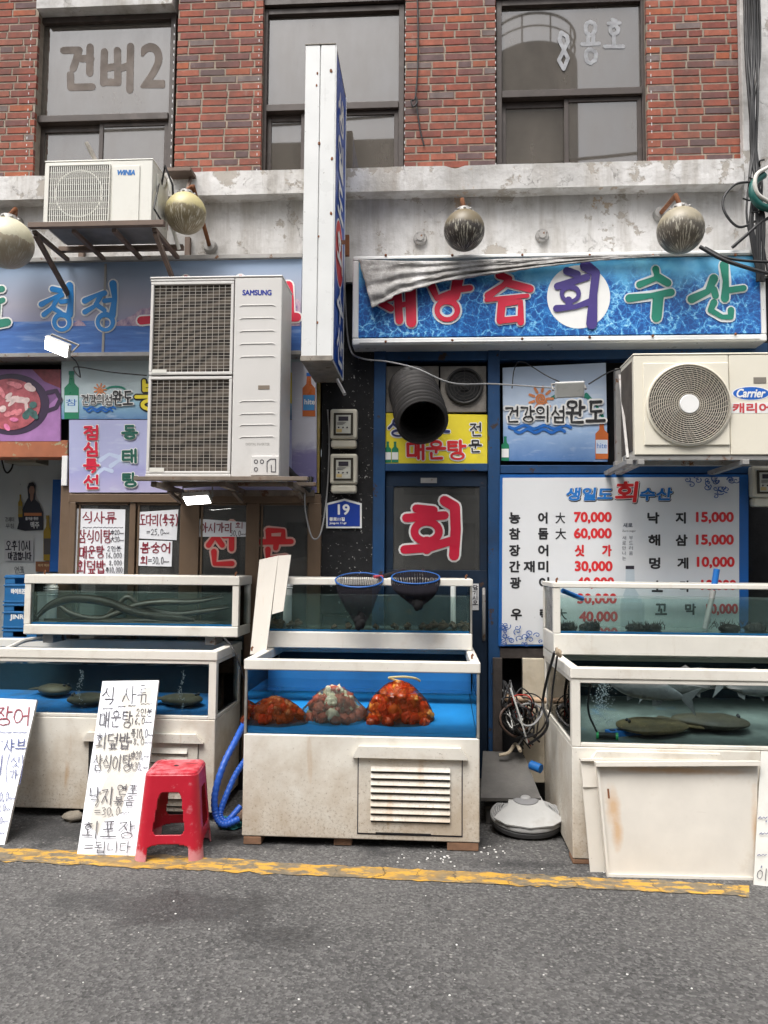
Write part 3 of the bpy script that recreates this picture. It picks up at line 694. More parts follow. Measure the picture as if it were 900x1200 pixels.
tk = thing('water_tank', 'round grey rooftop water tank mirrored in the upper right window', 'water tank', (2.35, -6.5, 5.1))
mb = MB(); mb.cyl((2.35, -6.5, 5.1), (2.35, -6.5, 13.6), 1.1, n=40); obj('drum', mb, M('tank_drum', (.42, .40, .37), .8, var=.2), tk)
mb = MB(); mb.torus((2.35, -6.5, 14.3), 1.05, .03, 'Z', 40, 6); mb.torus((2.35, -6.5, 14.0), 1.05, .02, 'Z', 40, 6)
for i in range(10):
    a = i * PI / 5; mb.cyl((2.35 + 1.05 * math.cos(a), -6.5 + 1.05 * math.sin(a), 13.6), (2.35 + 1.05 * math.cos(a), -6.5 + 1.05 * math.sin(a), 14.3), .02, n=6)
obj('railing', mb, galv, tk)
for k, (xa_, ya_, za_, xb_, yb_, zb_) in enumerate(((-9, -3.5, 10.6, 12, -2.2, 11.4), (-9, -3.3, 9.4, 12, -2.4, 10.2), (3.5, -4.9, 8.6, 7.5, -2.5, 13), (-9, -3.1, 8.6, 12, -2.0, 9.6), (5.2, -4, 5, 5.9, -3, 14))):
    mb = MB(); a, b = Vector((xa_, ya_, za_)), Vector((xb_, yb_, zb_))
    mb.tube([a.lerp(b, t / 12) - Vector((0, 0, .5 * math.sin(PI * t / 12))) for t in range(13)], .03 if k != 2 else .06, 6)
    props(obj('overhead_cable', mb, cable_black, loc=a), 'black overhead cable across the alley, mirrored in the upper panes', 'cable', 'overhead cables above the alley')
# ================================================================== FASCIA SIGNS
def Z(px, py, Y): return P(px, py, Y).z
def X(px, py, Y): return P(px, py, Y).x
# ---- left sign: sea, island and brush letters
YS = 5.47
S = thing('shop_sign', 'wide sea picture sign with blue and red brush letters behind the tall grey air conditioner', 'sign', (X(140, 360, YS), 5.7, Z(140, 415, YS)))
def mk_sea():
    t = NT('printed_sea'); z = t.sep()[2]; H = (Z(140, 306, YS) - Z(140, 415, YS))
    wv = t.noise(1, 6, .6, t.scale((3, 3, 22)))
    sea = t.ramp(wv, [(.3, (.035, .10, .33)), (.55, (.06, .17, .47)), (.74, (.24, .36, .60))])
    sk = t.ramp(t.math('ADD', t.math('DIVIDE', z, H), t.math('MULTIPLY', t.noise(2, 5), .12)), [(.35, (.26, .27, .40)), (.6, (.36, .355, .43)), (.9, (.29, .36, .48)), (1, (.27, .37, .52))])
    fo = t.ramp(t.noise(1, 7, .65, t.scale((4, 4, 30))), [(.66, 0), (.75, .55)])
    sea = t.mix(t.math('MULTIPLY', fo, t.math('LESS_THAN', z, H * .16)), sea, (.60, .62, .68))
    hor = t.math('GREATER_THAN', z, H * .36)
    t.col(t.mix(hor, sea, sk)); t.b.inputs['Roughness'].default_value = .4; return t.mat
mb = MB(); mb.box(X(-80, 360, YS), X(353, 360, YS), YS, YS + .23, Z(140, 413, YS), Z(140, 307, YS)); obj('sign_face', mb, mk_sea(), S, smooth=0)
f = MB(); mb = f
mb.box(X(-80, 360, YS), X(354, 360, YS), YS - .03, YS + .23, Z(140, 307, YS) + .001, Z(140, 302, YS)); mb.box(X(-80, 360, YS), X(354, 360, YS), YS - .02, YS + .23, Z(140, 418, YS), Z(140, 413.5, YS))
wbox(mb, 120.5, 309, 123.5, 412.5, YS - .006, .004)
obj('sign_frame', f, galv, S, bevel=.003)
mp = wall_map(YS)
mb = MB()
def ridge(x0, x1, pk, yb, seed, n=40):
    pts = []
    for i in range(n + 1):
        u = i / n; x = x0 + (x1 - x0) * u
        h = pk(u) * (1 + .25 * noise.noise(Vector((u * 9, seed, 0)))) + 2 * noise.noise(Vector((u * 30, seed, 3)))
        pts.append((x, yb - max(0, h)))
    return pts + [(x1, yb), (x0, yb)]
rk = NT('printed_rock'); rk.col(rk.ramp(rk.noise(1, 8, .7, rk.scale((22, 22, 12))), [(.35, (.16, .12, .24)), (.5, (.42, .30, .40)), (.65, (.62, .48, .50))]))
mb.poly(ridge(132, 250, lambda u: 26 * u ** .8 + 12 * math.sin(PI * u * .9), 382, 1), mp, .0015); mb.poly(ridge(84, 101, lambda u: 7 * math.sin(PI * u), 382, 5), mp, .0015)
mb.poly(ridge(240, 352, lambda u: 40 - 12 * u, 382, 8), mp, .0018); obj('printed_island', mb, rk.mat, S, smooth=0)
ob_, wb = {}, MB(); iw = Ink(wb, mp, .003)
CHO = [([(62, 339), (71, 341)], 6), ([(49, 357), (62, 350), (73, 346)], 6), ([(68, 349), (62, 361), (52, 369)], 6), ([(62, 361), (72, 367)], 5), ([(82, 335), (84, 350), (82, 369)], 8), ([(72, 354), (80, 353)], 5), (circ(73, 378, 9, 9, 16), 6)]
JEO = [([(100, 353), (112, 347), (123, 344)], 6.5), ([(119, 346), (112, 359), (100, 366)], 6), ([(113, 357), (123, 364)], 5), ([(133, 333), (135, 350), (132, 370)], 8), ([(123, 353), (131, 352)], 5), (circ(124, 378, 9, 9, 16), 6)]
SU = [([(218, 327), (210, 345), (190, 352)], 7), ([(218, 340), (245, 350)], 7), ([(166, 376), (215, 372), (250, 372)], 9), ([(212, 374), (210, 400)], 9)]
SAN = [([(282, 327), (276, 350), (258, 364)], 8), ([(280, 345), (300, 360)], 7), ([(338, 335), (341, 352), (340, 372)], 10), ([(340, 372), (348, 372)], 10), ([(283, 375), (284, 398), (330, 396)], 8)]
DO = [([(-8, 340), (3, 339)], 7), ([(-4, 355), (4, 352)], 6), ([(-8, 381), (9, 378)], 9), ([(-3, 358), (-4, 380)], 8)]
for nm, sts, mt in (('lettering', CHO + JEO, sky_p), ('lettering', SU + SAN, red_p), ('lettering', DO, green_p)):
    m2 = MB(); im = Ink(m2, mp, .008)
    for p, q in sts: iw.stroke(p, q + 4, True); im.stroke(p, q + .3, True)
    obj(nm, m2, mt, S, smooth=0)
obj('lettering_outline', wb, white_p, S, smooth=0)

# ---- right sign: coral picture in a white metal frame
YF = 5.42
S = thing('shop_sign', 'long blue coral picture sign in a white frame with red, violet and green brush letters', 'sign', (X(655, 350, YF), 5.7, Z(655, 402, YF)))
def mk_coral():
    t = NT('printed_coral'); z = t.sep()[2]; H = Z(655, 297, YF) - Z(655, 402, YF)
    ds = t.n('Mix', data_type='VECTOR'); ds.inputs[0].default_value = .10; t.l(t.co, ds.inputs[4]); t.l(t.noise(9, 4, .6, out='Color'), ds.inputs[5])
    vo = t.n('TexVoronoi', feature='DISTANCE_TO_EDGE'); vo.inputs['Scale'].default_value = 13; t.l(ds.outputs[1], vo.inputs['Vector'])
    v2 = t.n('TexVoronoi', feature='DISTANCE_TO_EDGE'); v2.inputs['Scale'].default_value = 29; t.l(ds.outputs[1], v2.inputs['Vector'])
    br = t.math('ADD', t.ramp(vo.outputs[0], [(0, .6), (.12, 0)]), t.ramp(v2.outputs[0], [(0, .5), (.10, 0)]))
    br = t.math('MULTIPLY', br, t.ramp(t.noise(4, 5, .6), [(.3, .35), (.65, 1.0)]))
    low = t.ramp(br, [(.0, (.008, .075, .29)), (.3, (.018, .17, .50)), (.6, (.14, .44, .72)), (.95, (.42, .70, .85))])
    hi = t.ramp(t.noise(3, 7, .65), [(.35, (.06, .34, .66)), (.65, (.20, .58, .80))])
    m = t.ramp(t.math('ADD', t.math('DIVIDE', z, H), t.math('MULTIPLY', t.math('SUBTRACT', t.noise(4, 6, .7), .5), .8)), [(.62, 0), (.82, 1)])
    c = t.mix(m, low, hi); sc_ = t.ramp(t.noise(1, 4, .6, t.scale((70, 70, 2.5))), [(.70, 0), (.74, .4)]); c = t.mix(sc_, c, (.6, .68, .72))
    t.col(c); t.b.inputs['Roughness'].default_value = .35; return t.mat
mb = MB(); mb.box(X(420, 350, YF), X(894, 350, YF), YF + .014, YF + .26, Z(655, 392, YF), Z(655, 303, YF)); obj('sign_face', mb, mk_coral(), S, smooth=0)
f = MB(); xa, xb = X(413, 350, YF), X(898, 350, YF); za, zb_ = Z(655, 402, YF), Z(655, 296, YF); t = .05
f.box(xa, xb, YF, YF + .27, zb_ - .035, zb_); f.box(xa, xb, YF, YF + .27, za, za + t); f.box(xa, xa + t * .9, YF, YF + .27, za + t, zb_ - .035); f.box(xb - t * .7, xb, YF, YF + .27, za + t, zb_ - .035)
fr = obj('sign_frame', f, alu_white, S, bevel=.010, bseg=3)
m2 = MB(); r = .012
m2.box(xa + t, xb - t, YF - .010, YF - .001, zb_ - .03, zb_ - .018); m2.box(xa + t, xb - t, YF - .010, YF - .001, za + .012, za + .022); obj('frame_lip', m2, alu_white, fr, bevel=.003)
m2 = MB()
for px in (452, 530, 612, 691, 765, 862):
    for py in (299, 396 - (px - 655) * .022): c = P(px, py, YF - .006); m2.ball(c, .010, 8, 6)
obj('rivets', m2, rust, fr)
mp = wall_map(YF + .014)
wb = MB(); iw = Ink(wb, mp, .003)
MAE = [([(443, 352), (460, 349)], 8), ([(444, 354), (458, 362)], 8), ([(466, 344), (468, 376)], 9), ([(481, 338), (482, 378)], 12), ([(470, 358), (480, 356)], 6)]
NANG = [([(505, 334), (512, 350), (528, 345)], 9), ([(537, 326), (533, 347)], 12), ([(536, 340), (551, 338)], 7), (circ(524, 364, 12, 11, 18), 8)]
GEUM = [([(585, 323), (597, 327), (590, 335), (572, 347)], 9), ([(594, 332), (621, 339)], 9), ([(570, 352), (618, 347)], 5), ([(588, 355), (586, 376)], 9), ([(588, 356), (610, 354), (610, 378)], 8), ([(588, 376), (608, 374)], 7)]
SU2 = [([(768, 316), (770, 326), (749, 334)], 8), ([(770, 325), (782, 332)], 9), ([(737, 350), (762, 347), (786, 343)], 9), ([(771, 348), (769, 372)], 12)]
SAN2 = [([(836, 327), (829, 342), (810, 351)], 10), ([(836, 340), (838, 347)], 8), ([(848, 311), (850, 330), (849, 350)], 10), ([(851, 341), (871, 338)], 7), ([(836, 355), (832, 364), (846, 372), (856, 372), (856, 364)], 8)]
HOE2 = [([(664, 318), (676, 322)], 9), ([(653, 336), (688, 325)], 8), (circ(668, 345, 10, 8.5, 16), 6.5), ([(666, 352), (667, 360)], 8), ([(652, 362), (674, 360), (691, 354)], 8), ([(686, 312), (698, 320), (695, 345), (693, 380)], 13)]
for sts, mt, ol in ((MAE + NANG + GEUM, red_p, 3.4), (SU2 + SAN2, green_p, 3.6), (HOE2, purple_p, 0)):
    m2 = MB(); im = Ink(m2, mp, .009)
    for p, q in sts:
        if ol: iw.stroke(p, q + ol, False)
        im.stroke(p, q, True)
    obj('lettering', m2, mt, S, smooth=0)
obj('lettering_outline', wb, M('pale_outline', (.66, .70, .72), .5), S, smooth=0)
m2 = MB(); m2.disc(678, 348, 37, 37, mp, .0018, 48); obj('white_disc', m2, white_p, S, smooth=0)
# torn banner hanging over the left end of it
T = MB(); n = 110
def tb(px, py, o): return P(px, py, YF - .02 - o)
tp = [(420, 304), (470, 306), (530, 306), (600, 303), (660, 301), (720, 299), (775, 299)]
bt = [(436, 361), (468, 344), (520, 330), (580, 321), (650, 311), (715, 304), (775, 300)]
def ev(l, u):
    u = u * (len(l) - 1); i = min(int(u), len(l) - 2); k = u - i
    return (l[i][0] * (1 - k) + l[i + 1][0] * k, l[i][1] * (1 - k) + l[i + 1][1] * k)
m_ = 22
for i_ in range(n + 1):
    i = i_
    a, b = ev(tp, i / n), ev(bt, i / n); i = i_ * 40 / n; n_ = n; n = 40
    for j_ in range(m_ + 1):
        k = j_ / m_; j = k * 10; px, py = a[0] * (1 - k) + b[0] * k, a[1] * (1 - k) + b[1] * k
        o = .05 * k * (1 - i / n) ** .5 + .018 * noise.noise(Vector((i * .12, j * .6, 2))) + .016 * math.sin(j * 1.9 + i * .16 + 2 * noise.noise(Vector((i * .2, 1, 1)))) * (k ** .7) * (1 - .7 * i / n) + .010 * noise.noise(Vector((i * .5, j * 1.3, 7)))
        jx = 2.5 * noise.noise(Vector((i * .8, j * .8, 4))) if j_ == m_ or i == 0 else 0
        T.v.append(tb(px + jx, py + jx, max(0, o)))
    n = n_
for i in range(n):
    for j in range(m_):
        a = i * (m_ + 1) + j; T.f.append((a, a + 1, a + m_ + 2, a + m_ + 1)); T.m.append(0)
tn = NT('weathered_banner_back')
c = tn.ramp(tn.noise(5, 8, .7), [(.32, (.15, .14, .13)), (.5, (.34, .33, .315)), (.66, (.56, .55, .54))]); tn.col(tn.mix(tn.ramp(tn.noise(1, 7, .7, tn.scale((4, 4, 16))), [(.55, 0), (.7, .7)]), c, (.10, .09, .08)))
tn.b.inputs['Roughness'].default_value = .8; tn.bump(tn.noise(16, 7, .7), .8, .02)
props(obj('torn_banner', T, tn.mat, loc=P(440, 330, YF - .03), solid=.004, smooth=60), 'torn grey banner drooping across the left end of the coral sign', 'banner')
# folded remnant of print on the banner
# ---- projecting sign
Yv0, Yv1 = 4.95, 5.56
xl, xr = X(355.5, 240, Yv0), X(391, 240, Yv0); zt, zb2 = Z(373, 53, Yv0), Z(373, 421, Yv0)
S = thing('projecting_sign', 'tall narrow white edged sign jutting out over the pavement with a blue lettered side', 'sign', ((xl + xr) / 2, 5.6, zb2))
mb = MB(); xm = (xl + xr) / 2
mb.box(xl, xm - .003, Yv0, Yv1, zb2, zt); mb.box(xm + .003, xr, Yv0, Yv1, zb2, zt); mb.box(xm - .003, xm + .003, Yv0 + .01, Yv1, zb2 + .005, zt - .005)
obj('sign_box', mb, alu_white, S, bevel=.006)
mb = MB(); mb.box(xl - .004, xr + .004, Yv0 - .006, Yv0 + .02, zb2 - .012, zb2 + .025); mb.box(xl, xr, Yv0 + .02, Yv1, zb2 - .012, zb2 - .001); mb.box(xl - .003, xr + .003, Yv0 - .004, Yv1, zt + .001, zt + .012)
obj('end_cap', mb, M('corroded_cap', (.24, .215, .18), .7, var=.4, vs_=9, rust=((.10, .06, .035), .6, 8), bump=.4), S, bevel=.004)
mb = MB(); mb.box(xr - .001 + .0015, xr + .004, Yv0 + .03, Yv1 - .02, zb2 + .02, zt - .02); obj('blue_face', mb, M('blue_sign_face', (.012, .075, .40), .35, var=.08), S, smooth=0)
mb = MB(); mb.box(xr + .0005, xr + .008, Yv0, Yv0 + .029, zb2, zt); mb.box(xr + .0005, xr + .008, Yv1 - .019, Yv1, zb2, zt); obj('edge_trim', mb, alu_white, S, bevel=.002)
def side(u, v, off=0.0):     # u from the near edge to the wall, v from the top, in metres
    return Vector((xr + .004 + off, Yv0 + u, zt - v))
mb, rd, wv = MB(), MB(), MB()
H = zt - zb2
rd.disc(.30, H * .615, .21, .225, side, .001); wv.disc(.30, H * .615, .225, .24, side, .0005)
for k, (c, v) in enumerate((('생', .10), ('일', .25), ('도', .40), ('회', .56), ('수', .74), ('산', .88))):
    Ink(mb, side, .002 + .002 * k).word(c, (.15, v * H - (.02 if c != '회' else 0), .45, v * H + .22), .045, .01)
obj('red_disc', rd, red_bright, S, smooth=0); obj('disc_outline', wv, white_p, S, smooth=0); obj('lettering', mb, white_p, S, smooth=0)
mb = MB()
for px, py in ((372, 86), (374, 168), (373.5, 277), (372, 378), (371, 100), (388, 83), (389, 186), (388, 250)): mb.ball(P(px, py, Yv0 - .001), .010 * random.uniform(.5, 1), 8, 6, (1, .3, 1.4), .3, 3, px)
obj('rust_spots', mb, rust, S)
mb = MB(); mb.tube([P(395, 445, 5.2), P(404, 462, 5.1)], .012, 6); obj('loose_strip', mb, steel, S)
mb = MB(); mb.bar(P(398, 284, 5.3), P(404, 284, 5.66), .03); mb.bar(P(407, 276, 5.62), P(407, 300, 5.62), .03); mb.box(xl + .05, xr - .05, Yv1, 5.7, Z(380, 330, 5.6), Z(380, 318, 5.6)); mb.box(xl + .05, xr - .05, Yv1, 5.7, Z(380, 150, 5.6), Z(380, 140, 5.6)); obj('wall_bracket', mb, rust, S)
mb = MB(); mb.tube([P(352, 330, 5.45), P(354, 312, 5.42), P(356, 296, 5.4), P(352, 345, 5.45)][:3], .006, 6)
# ---- address plate and meters on the dark pillar
YP = W - .10
def meter(px, py, nm=None):
    x, z = X(px, py, YP), Z(px, py, YP); s = 5.6 / 900
    t = thing('electric_meter', nm, 'meter', (x, YP, z), 'electric meters on the walls'); wd, hh = 16 * s, 23 * s
    b = MB(); b.box(x - wd, x + wd, YP - .085, YP, z - hh * .55, z + hh); b.box(x - wd * .94, x + wd * .94, YP - .07, YP, z - hh, z - hh * .55 - .002); obj('case', b, M('meter_plastic', (.60, .57, .47), .4, var=.08, streak=((.3, .26, .2), .1)) if 'meter_plastic' not in bpy.data.materials else bpy.data.materials['meter_plastic'], t, bevel=.018, bseg=3)
    b = MB(); b.box(x - wd * .72, x + wd * .72, YP - .092, YP - .0855, z - hh * .38, z + hh * .78); fr = obj('window', b, M('meter_window', (.05, .045, .035), .2) if 'meter_window' not in bpy.data.materials else bpy.data.materials['meter_window'], t, bevel=.012)
    b = MB(); b.box(x - wd * .54, x + wd * .54, YP - .095, YP - .0925, z - hh * .28, z + hh * .66); fc = obj('face', b, M('meter_face', (.50, .50, .44), .5) if 'meter_face' not in bpy.data.materials else bpy.data.materials['meter_face'], fr)
    b = MB(); b.box(x - wd * .36, x + wd * .36, YP - .098, YP - .0955, z + hh * .36, z + hh * .58); obj('display', b, ink_black, fr)
    b = MB()
    for dx in (-.34, -.02, .28): b.ball((x + wd * dx, YP - .0955, z + hh * .02), .006, 8, 6)
    for k in range(3): b.box(x - wd * .45, x + wd * .2 - k * .01, YP - .0965, YP - .0955, z + hh * (.26 - k * .05), z + hh * (.265 - k * .05) + .002)
    obj('face_marks', b, ink_black, fr); b = MB(); b.box(x - wd * .5, x - wd * .1, YP - .0972, YP - .0957, z - hh * .22, z - hh * .06); obj('sticker', b, M('tan_sticker', (.50, .38, .16), .6) if 'tan_sticker' not in bpy.data.materials else bpy.data.materials['tan_sticker'], fr)
    return t
meter(404, 504, 'cream electric meter on the dark pillar, the upper one under the projecting sign')
meter(404, 556, 'cream electric meter on the dark pillar, directly above the blue address plate')
A = thing('address_plate', 'blue house number plate with a pointed top reading 19', 'sign', P(403, 602, YP))
mp = wall_map(YP - .002); pts = [(382.5, 590), (404, 584.5), (424, 590), (424, 619), (382.5, 619)]
b = MB(); slab(b, pts, mp, .012, .012); obj('plate', b, white_p, A, smooth=0)
b = MB(); b.poly([(384.5, 592), (404, 587), (422, 592), (422, 617), (384.5, 617)], mp, .0135); obj('blue_field', b, M('plate_blue', (.012, .045, .30), .35), A, smooth=0)
b = MB(); ftext(b, '19', (396.5, 591.5, 409.5, 603), mp, .015, .5); ftext(b, '종로11길', (386.5, 606.5, 404, 610.5), mp, .015, .25); ftext(b, 'Jong-ro 11-gil', (386.5, 612, 406, 614.8), mp, .015, .15); obj('lettering', b, white_p, A, smooth=0)

# ================================================================== POSTERS ON THE LEFT SHOP
def print_board(name, label, cat, c4, Y, mat_, t=.012, sm=0, bump=False):
    mp = wall_map(Y); cx = sum(p[0] for p in c4) / 4; cy = sum(p[1] for p in c4) / 4
    T_ = thing(name, label, cat, P(cx, max(p[1] for p in c4), Y)); b = MB(); slab(b, c4, mp, t); obj('board', b, mat_, T_, smooth=0)
    return T_, mp
# stew picture above the doorway
c_, mp = print_board('food_poster', 'purple tinted photo poster of a pot of seafood stew above the open doorway', 'poster', rect(-60, 433, 71, 517), W - .12, M('poster_purple', (.22, .10, .26), .45, var=.3, vs_=5))
b = MB(); b.poly([(-60, 517), (20, 517), (71, 470), (71, 517)][0:2] + [(71, 517), (71, 462), (30, 500)], mp, .002); obj('table_print', b, M('plank_print', (.36, .17, .40), .5, var=.2, vs_=9), c_, smooth=0)
b = MB(); b.poly([(38, 433), (71, 433), (71, 455), (52, 447)], mp, .002); obj('mat_print', b, M('bamboo_print', (.22, .04, .05), .5, var=.4, vs_=20), c_, smooth=0)
b = MB(); b.disc(14, 474, 44, 36, mp, .003, 48); Ink(b, mp, .0032).stroke([(56, 460), (66, 458), (71, 468), (66, 478), (55, 482)], 5, False); obj('pot_print', b, M('pot_print', (.045, .025, .06), .4), c_, smooth=0)
b = MB(); b.disc(12, 474, 36, 30, mp, .006, 48); obj('broth_print', b, M('broth_print', (.42, .10, .12), .4, var=.5, vs_=16), c_, smooth=0)
rnd = random.Random(4)
for mt, cnt, cc in ((M('shrimp_print', (.68, .22, .25), .4, var=.4, vs_=30), 16, (-6, 470, 34, 22)), (M('pink_print', (.72, .20, .38), .4, var=.4, vs_=30), 12, (4, 492, 20, 14)), (M('greens_print', (.05, .13, .12), .5, var=.5, vs_=30), 9, (36, 482, 10, 8)), (M('pale_print', (.68, .52, .50), .4, var=.3, vs_=30), 10, (8, 468, 30, 16))):
    b = MB()
    for i in range(cnt):
        x, y = cc[0] + rnd.uniform(-1, 1) * cc[2], cc[1] + rnd.uniform(-1, 1) * cc[3]
        if ((x - 12) / 34) ** 2 + ((y - 474) / 28) ** 2 > 1: continue
        a = rnd.uniform(0, PI); r1, r2 = rnd.uniform(4, 9), rnd.uniform(2, 4)
        b.poly([(x + r1 * math.cos(t_) * math.cos(a) - r2 * math.sin(t_) * math.sin(a), y + r1 * math.cos(t_) * math.sin(a) + r2 * math.sin(t_) * math.cos(a)) for t_ in [k * PI / 7 for k in range(14)]], mp, .007 + i * .0002 + rnd.uniform(0, .0001))
    obj('seafood_print', b, mt, c_, smooth=0)
# bottle outline helper (printed bottles)
def bottle(T_, mp, cx, y0, y1, wd, body, off, label_mat=white_p, txt=None, cap=None):
    h = y1 - y0; sil = [(0, -.16), (.10, -.16), (.24, -.20), (.34, -.5), (1, -.5)]
    pts = [(cx + s * wd, y0 + u * h) for u, s in sil]; pts += [(2 * cx - x, y) for x, y in reversed(pts)]
    b = MB(); b.poly(pts, mp, off); obj('bottle_print', b, body, T_, smooth=0)
    b = MB(); b.poly(rect(cx - wd * .46, y0 + .5 * h, cx + wd * .46, y0 + .86 * h), mp, off + .001); obj('label_print', b, label_mat, T_, smooth=0)
    if txt:
        b = MB(); ftext(b, txt, (cx - wd * .38, y0 + .58 * h, cx + wd * .38, y0 + .72 * h), mp, off + .002); obj('label_lettering', b, blue_p, T_, smooth=0)
    b = MB(); b.poly(rect(cx - wd * .19, y0 - .02 * h, cx + wd * .19, y0 + .06 * h), mp, off + .001); obj('cap_print', b, cap or green_p, T_, smooth=0)
def mk_seaposter(nm, top, mid, low, lz):
    t = NT(nm); z = t.sep()[2]
    c = t.ramp(t.math('ADD', t.math('DIVIDE', z, lz), t.math('MULTIPLY', t.noise(3, 7, .65), .3)), [(.1, low), (.45, mid), (.55, top), (1.1, top)])
    wv = t.ramp(t.noise(1, 6, .65, t.scale((5, 5, 26))), [(.55, 0), (.7, .35)]); t.col(t.mix(wv, c, (.66, .72, .78))); t.b.inputs['Roughness'].default_value = .4; t.bump(t.noise(7, 4), .25, .01); return t.mat
def wando(T_, mp, x0, y0, x1, y1, k):
    """the painted island slogan: small line, sun, waves, big word"""
    w_, h_ = x1 - x0, y1 - y0; f = lambda u, v: (x0 + u * w_, y0 + v * h_)
    b = MB(); i_ = Ink(b, mp, .004); c = f(.36, .16); rs = .12 * w_
    for n_ in range(9):
        a = 2 * PI * n_ / 9; i_.stroke([(c[0] + rs * .62 * math.cos(a), c[1] + rs * .62 * math.sin(a)), (c[0] + rs * math.cos(a), c[1] + rs * math.sin(a))], 2.2 * k, True)
    i_.stroke([(c[0] + rs * .5 * (1 - t_ / 26) * math.cos(t_ * .6), c[1] + rs * .5 * (1 - t_ / 26) * math.sin(t_ * .6)) for t_ in range(24)], 1.7 * k, False); obj('sun_print', b, orange_p, T_, smooth=0)
    b = MB(); i_ = Ink(b, mp, .004)
    for v, u0, u1 in ((.88, .04, .66), (.98, .10, .6)):
        i_.stroke([(f(u0 + (u1 - u0) * s / 24, 0)[0], f(0, v + .045 * math.sin(s * .8))[1]) for s in range(25)], 2.6 * k, False)
    obj('wave_print', b, blue_p, T_, smooth=0)
    ol, bl = MB(), MB(); io, ib = Ink(ol, mp, .006), Ink(bl, mp, .011)
    for s, bx_, wd in (('건강의섬', (*f(0, .36), *f(.60, .76)), 1.5 * k), ('완도', (*f(.62, .22), *f(1, .78)), 2.4 * k)):
        for q, e in ((io, 3.2 * k), (ib, 0)): q.word(s, bx_, wd + e, .015, 0, True, random.Random(5))
    obj('lettering_outline', ol, white_p, T_, smooth=0); obj('lettering', bl, black_p, T_, smooth=0)
    b = MB(); Ink(b, mp, .0035).stroke([(f(.66 + .2 * math.cos(a * PI / 10), 0)[0], f(0, .2 - .16 * math.sin(a * PI / 10))[1]) for a in range(1, 10)], 3 * k, False); obj('arch_print', b, green_p, T_, smooth=0)
c_, mp = print_board('island_poster', 'sea poster with island slogan and green bottle, left of the tall air conditioner', 'poster', rect(72, 421, 352, 491), W - .115, mk_seaposter('sea_poster_left', (.50, .60, .62), (.30, .50, .60), (.07, .17, .38), .44))
wando(c_, mp, 96, 452, 156, 482, .75); bottle(c_, mp, 84, 436, 491, 17, bottle_green, .003, M('pale_label', (.55, .70, .76), .5), '참', green_p)
wb, yb = MB(), MB(); Ink(wb, mp, .003).word('봉', (160, 446, 196, 480), 8, 0, 0, False, random.Random(2)); Ink(yb, mp, .008).word('봉', (160, 446, 196, 480), 4.2, 0, 0, False, random.Random(2)); obj('lettering_outline', wb, black_p, c_, smooth=0); obj('lettering', yb, yellow_p, c_, smooth=0)
b = MB(); i_ = Ink(b, mp, .003); i_.stroke([(342, 440), (343, 470)], 7, False); obj('lettering', b, yellow_p, c_, smooth=0)
c_, mp = print_board('lunch_poster', 'lilac wave poster with lunch special in red and dark green vertical letters', 'poster', rect(81, 492, 352, 577), W - .117, mk_seaposter('lilac_poster', (.42, .44, .66), (.36, .36, .62), (.50, .47, .66), .52))
ol, rl = MB(), MB()
for i, c in enumerate('점심특선'):
    bx_ = (99, 499.5 + i * 19.3, 116, 515 + i * 19.3); Ink(ol, mp, .002 + i * .001).word(c, bx_, 4.8, 0, 0, False, random.Random(1)); Ink(rl, mp, .008).word(c, bx_, 2.9, 0, 0, False, random.Random(1))
obj('lettering', rl, red_p, c_, smooth=0); gl = MB()
for i, c in enumerate('동태탕'):
    bx_ = (144, 499 + i * 28, 161, 514 + i * 28); Ink(ol, mp, .007 + i * .001).word(c, bx_, 4.8, 0, 0, False, random.Random(1)); Ink(gl, mp, .011).word(c, bx_, 2.9, 0, 0, False, random.Random(1))
obj('lettering', gl, M('deep_green_print', (.012, .10, .07), .5), c_, smooth=0); obj('lettering_outline', ol, white_p, c_, smooth=0)
b = MB(); i_ = Ink(b, mp, .0012)
for x, y in ((128, 535), (140, 542), (150, 532), (122, 552)): i_.stroke([(x - 10, y + 4), (x, y - 3), (x + 9, y)], 5, True)
obj('dolphin_print', b, M('pale_lilac_print', (.52, .60, .78), .5), c_, smooth=0)
# hite bottle poster right of the air conditioner
c_, mp = print_board('beer_poster', 'narrow lilac poster with an orange beer bottle beside the gold trim', 'poster', rect(342, 424, 371, 577), W - .122, mk_seaposter('lilac_side_poster', (.52, .52, .58), (.20, .18, .34), (.14, .13, .28), .95))
bottle(c_, mp, 362, 438, 488, 15, bottle_amber, .003, M('beer_label', (.06, .26, .55), .5), None, blue_p)
b = MB(); ftext(b, 'hite', (357, 468, 369, 474), mp, .006, .2); obj('lettering', b, white_p, c_, smooth=0)

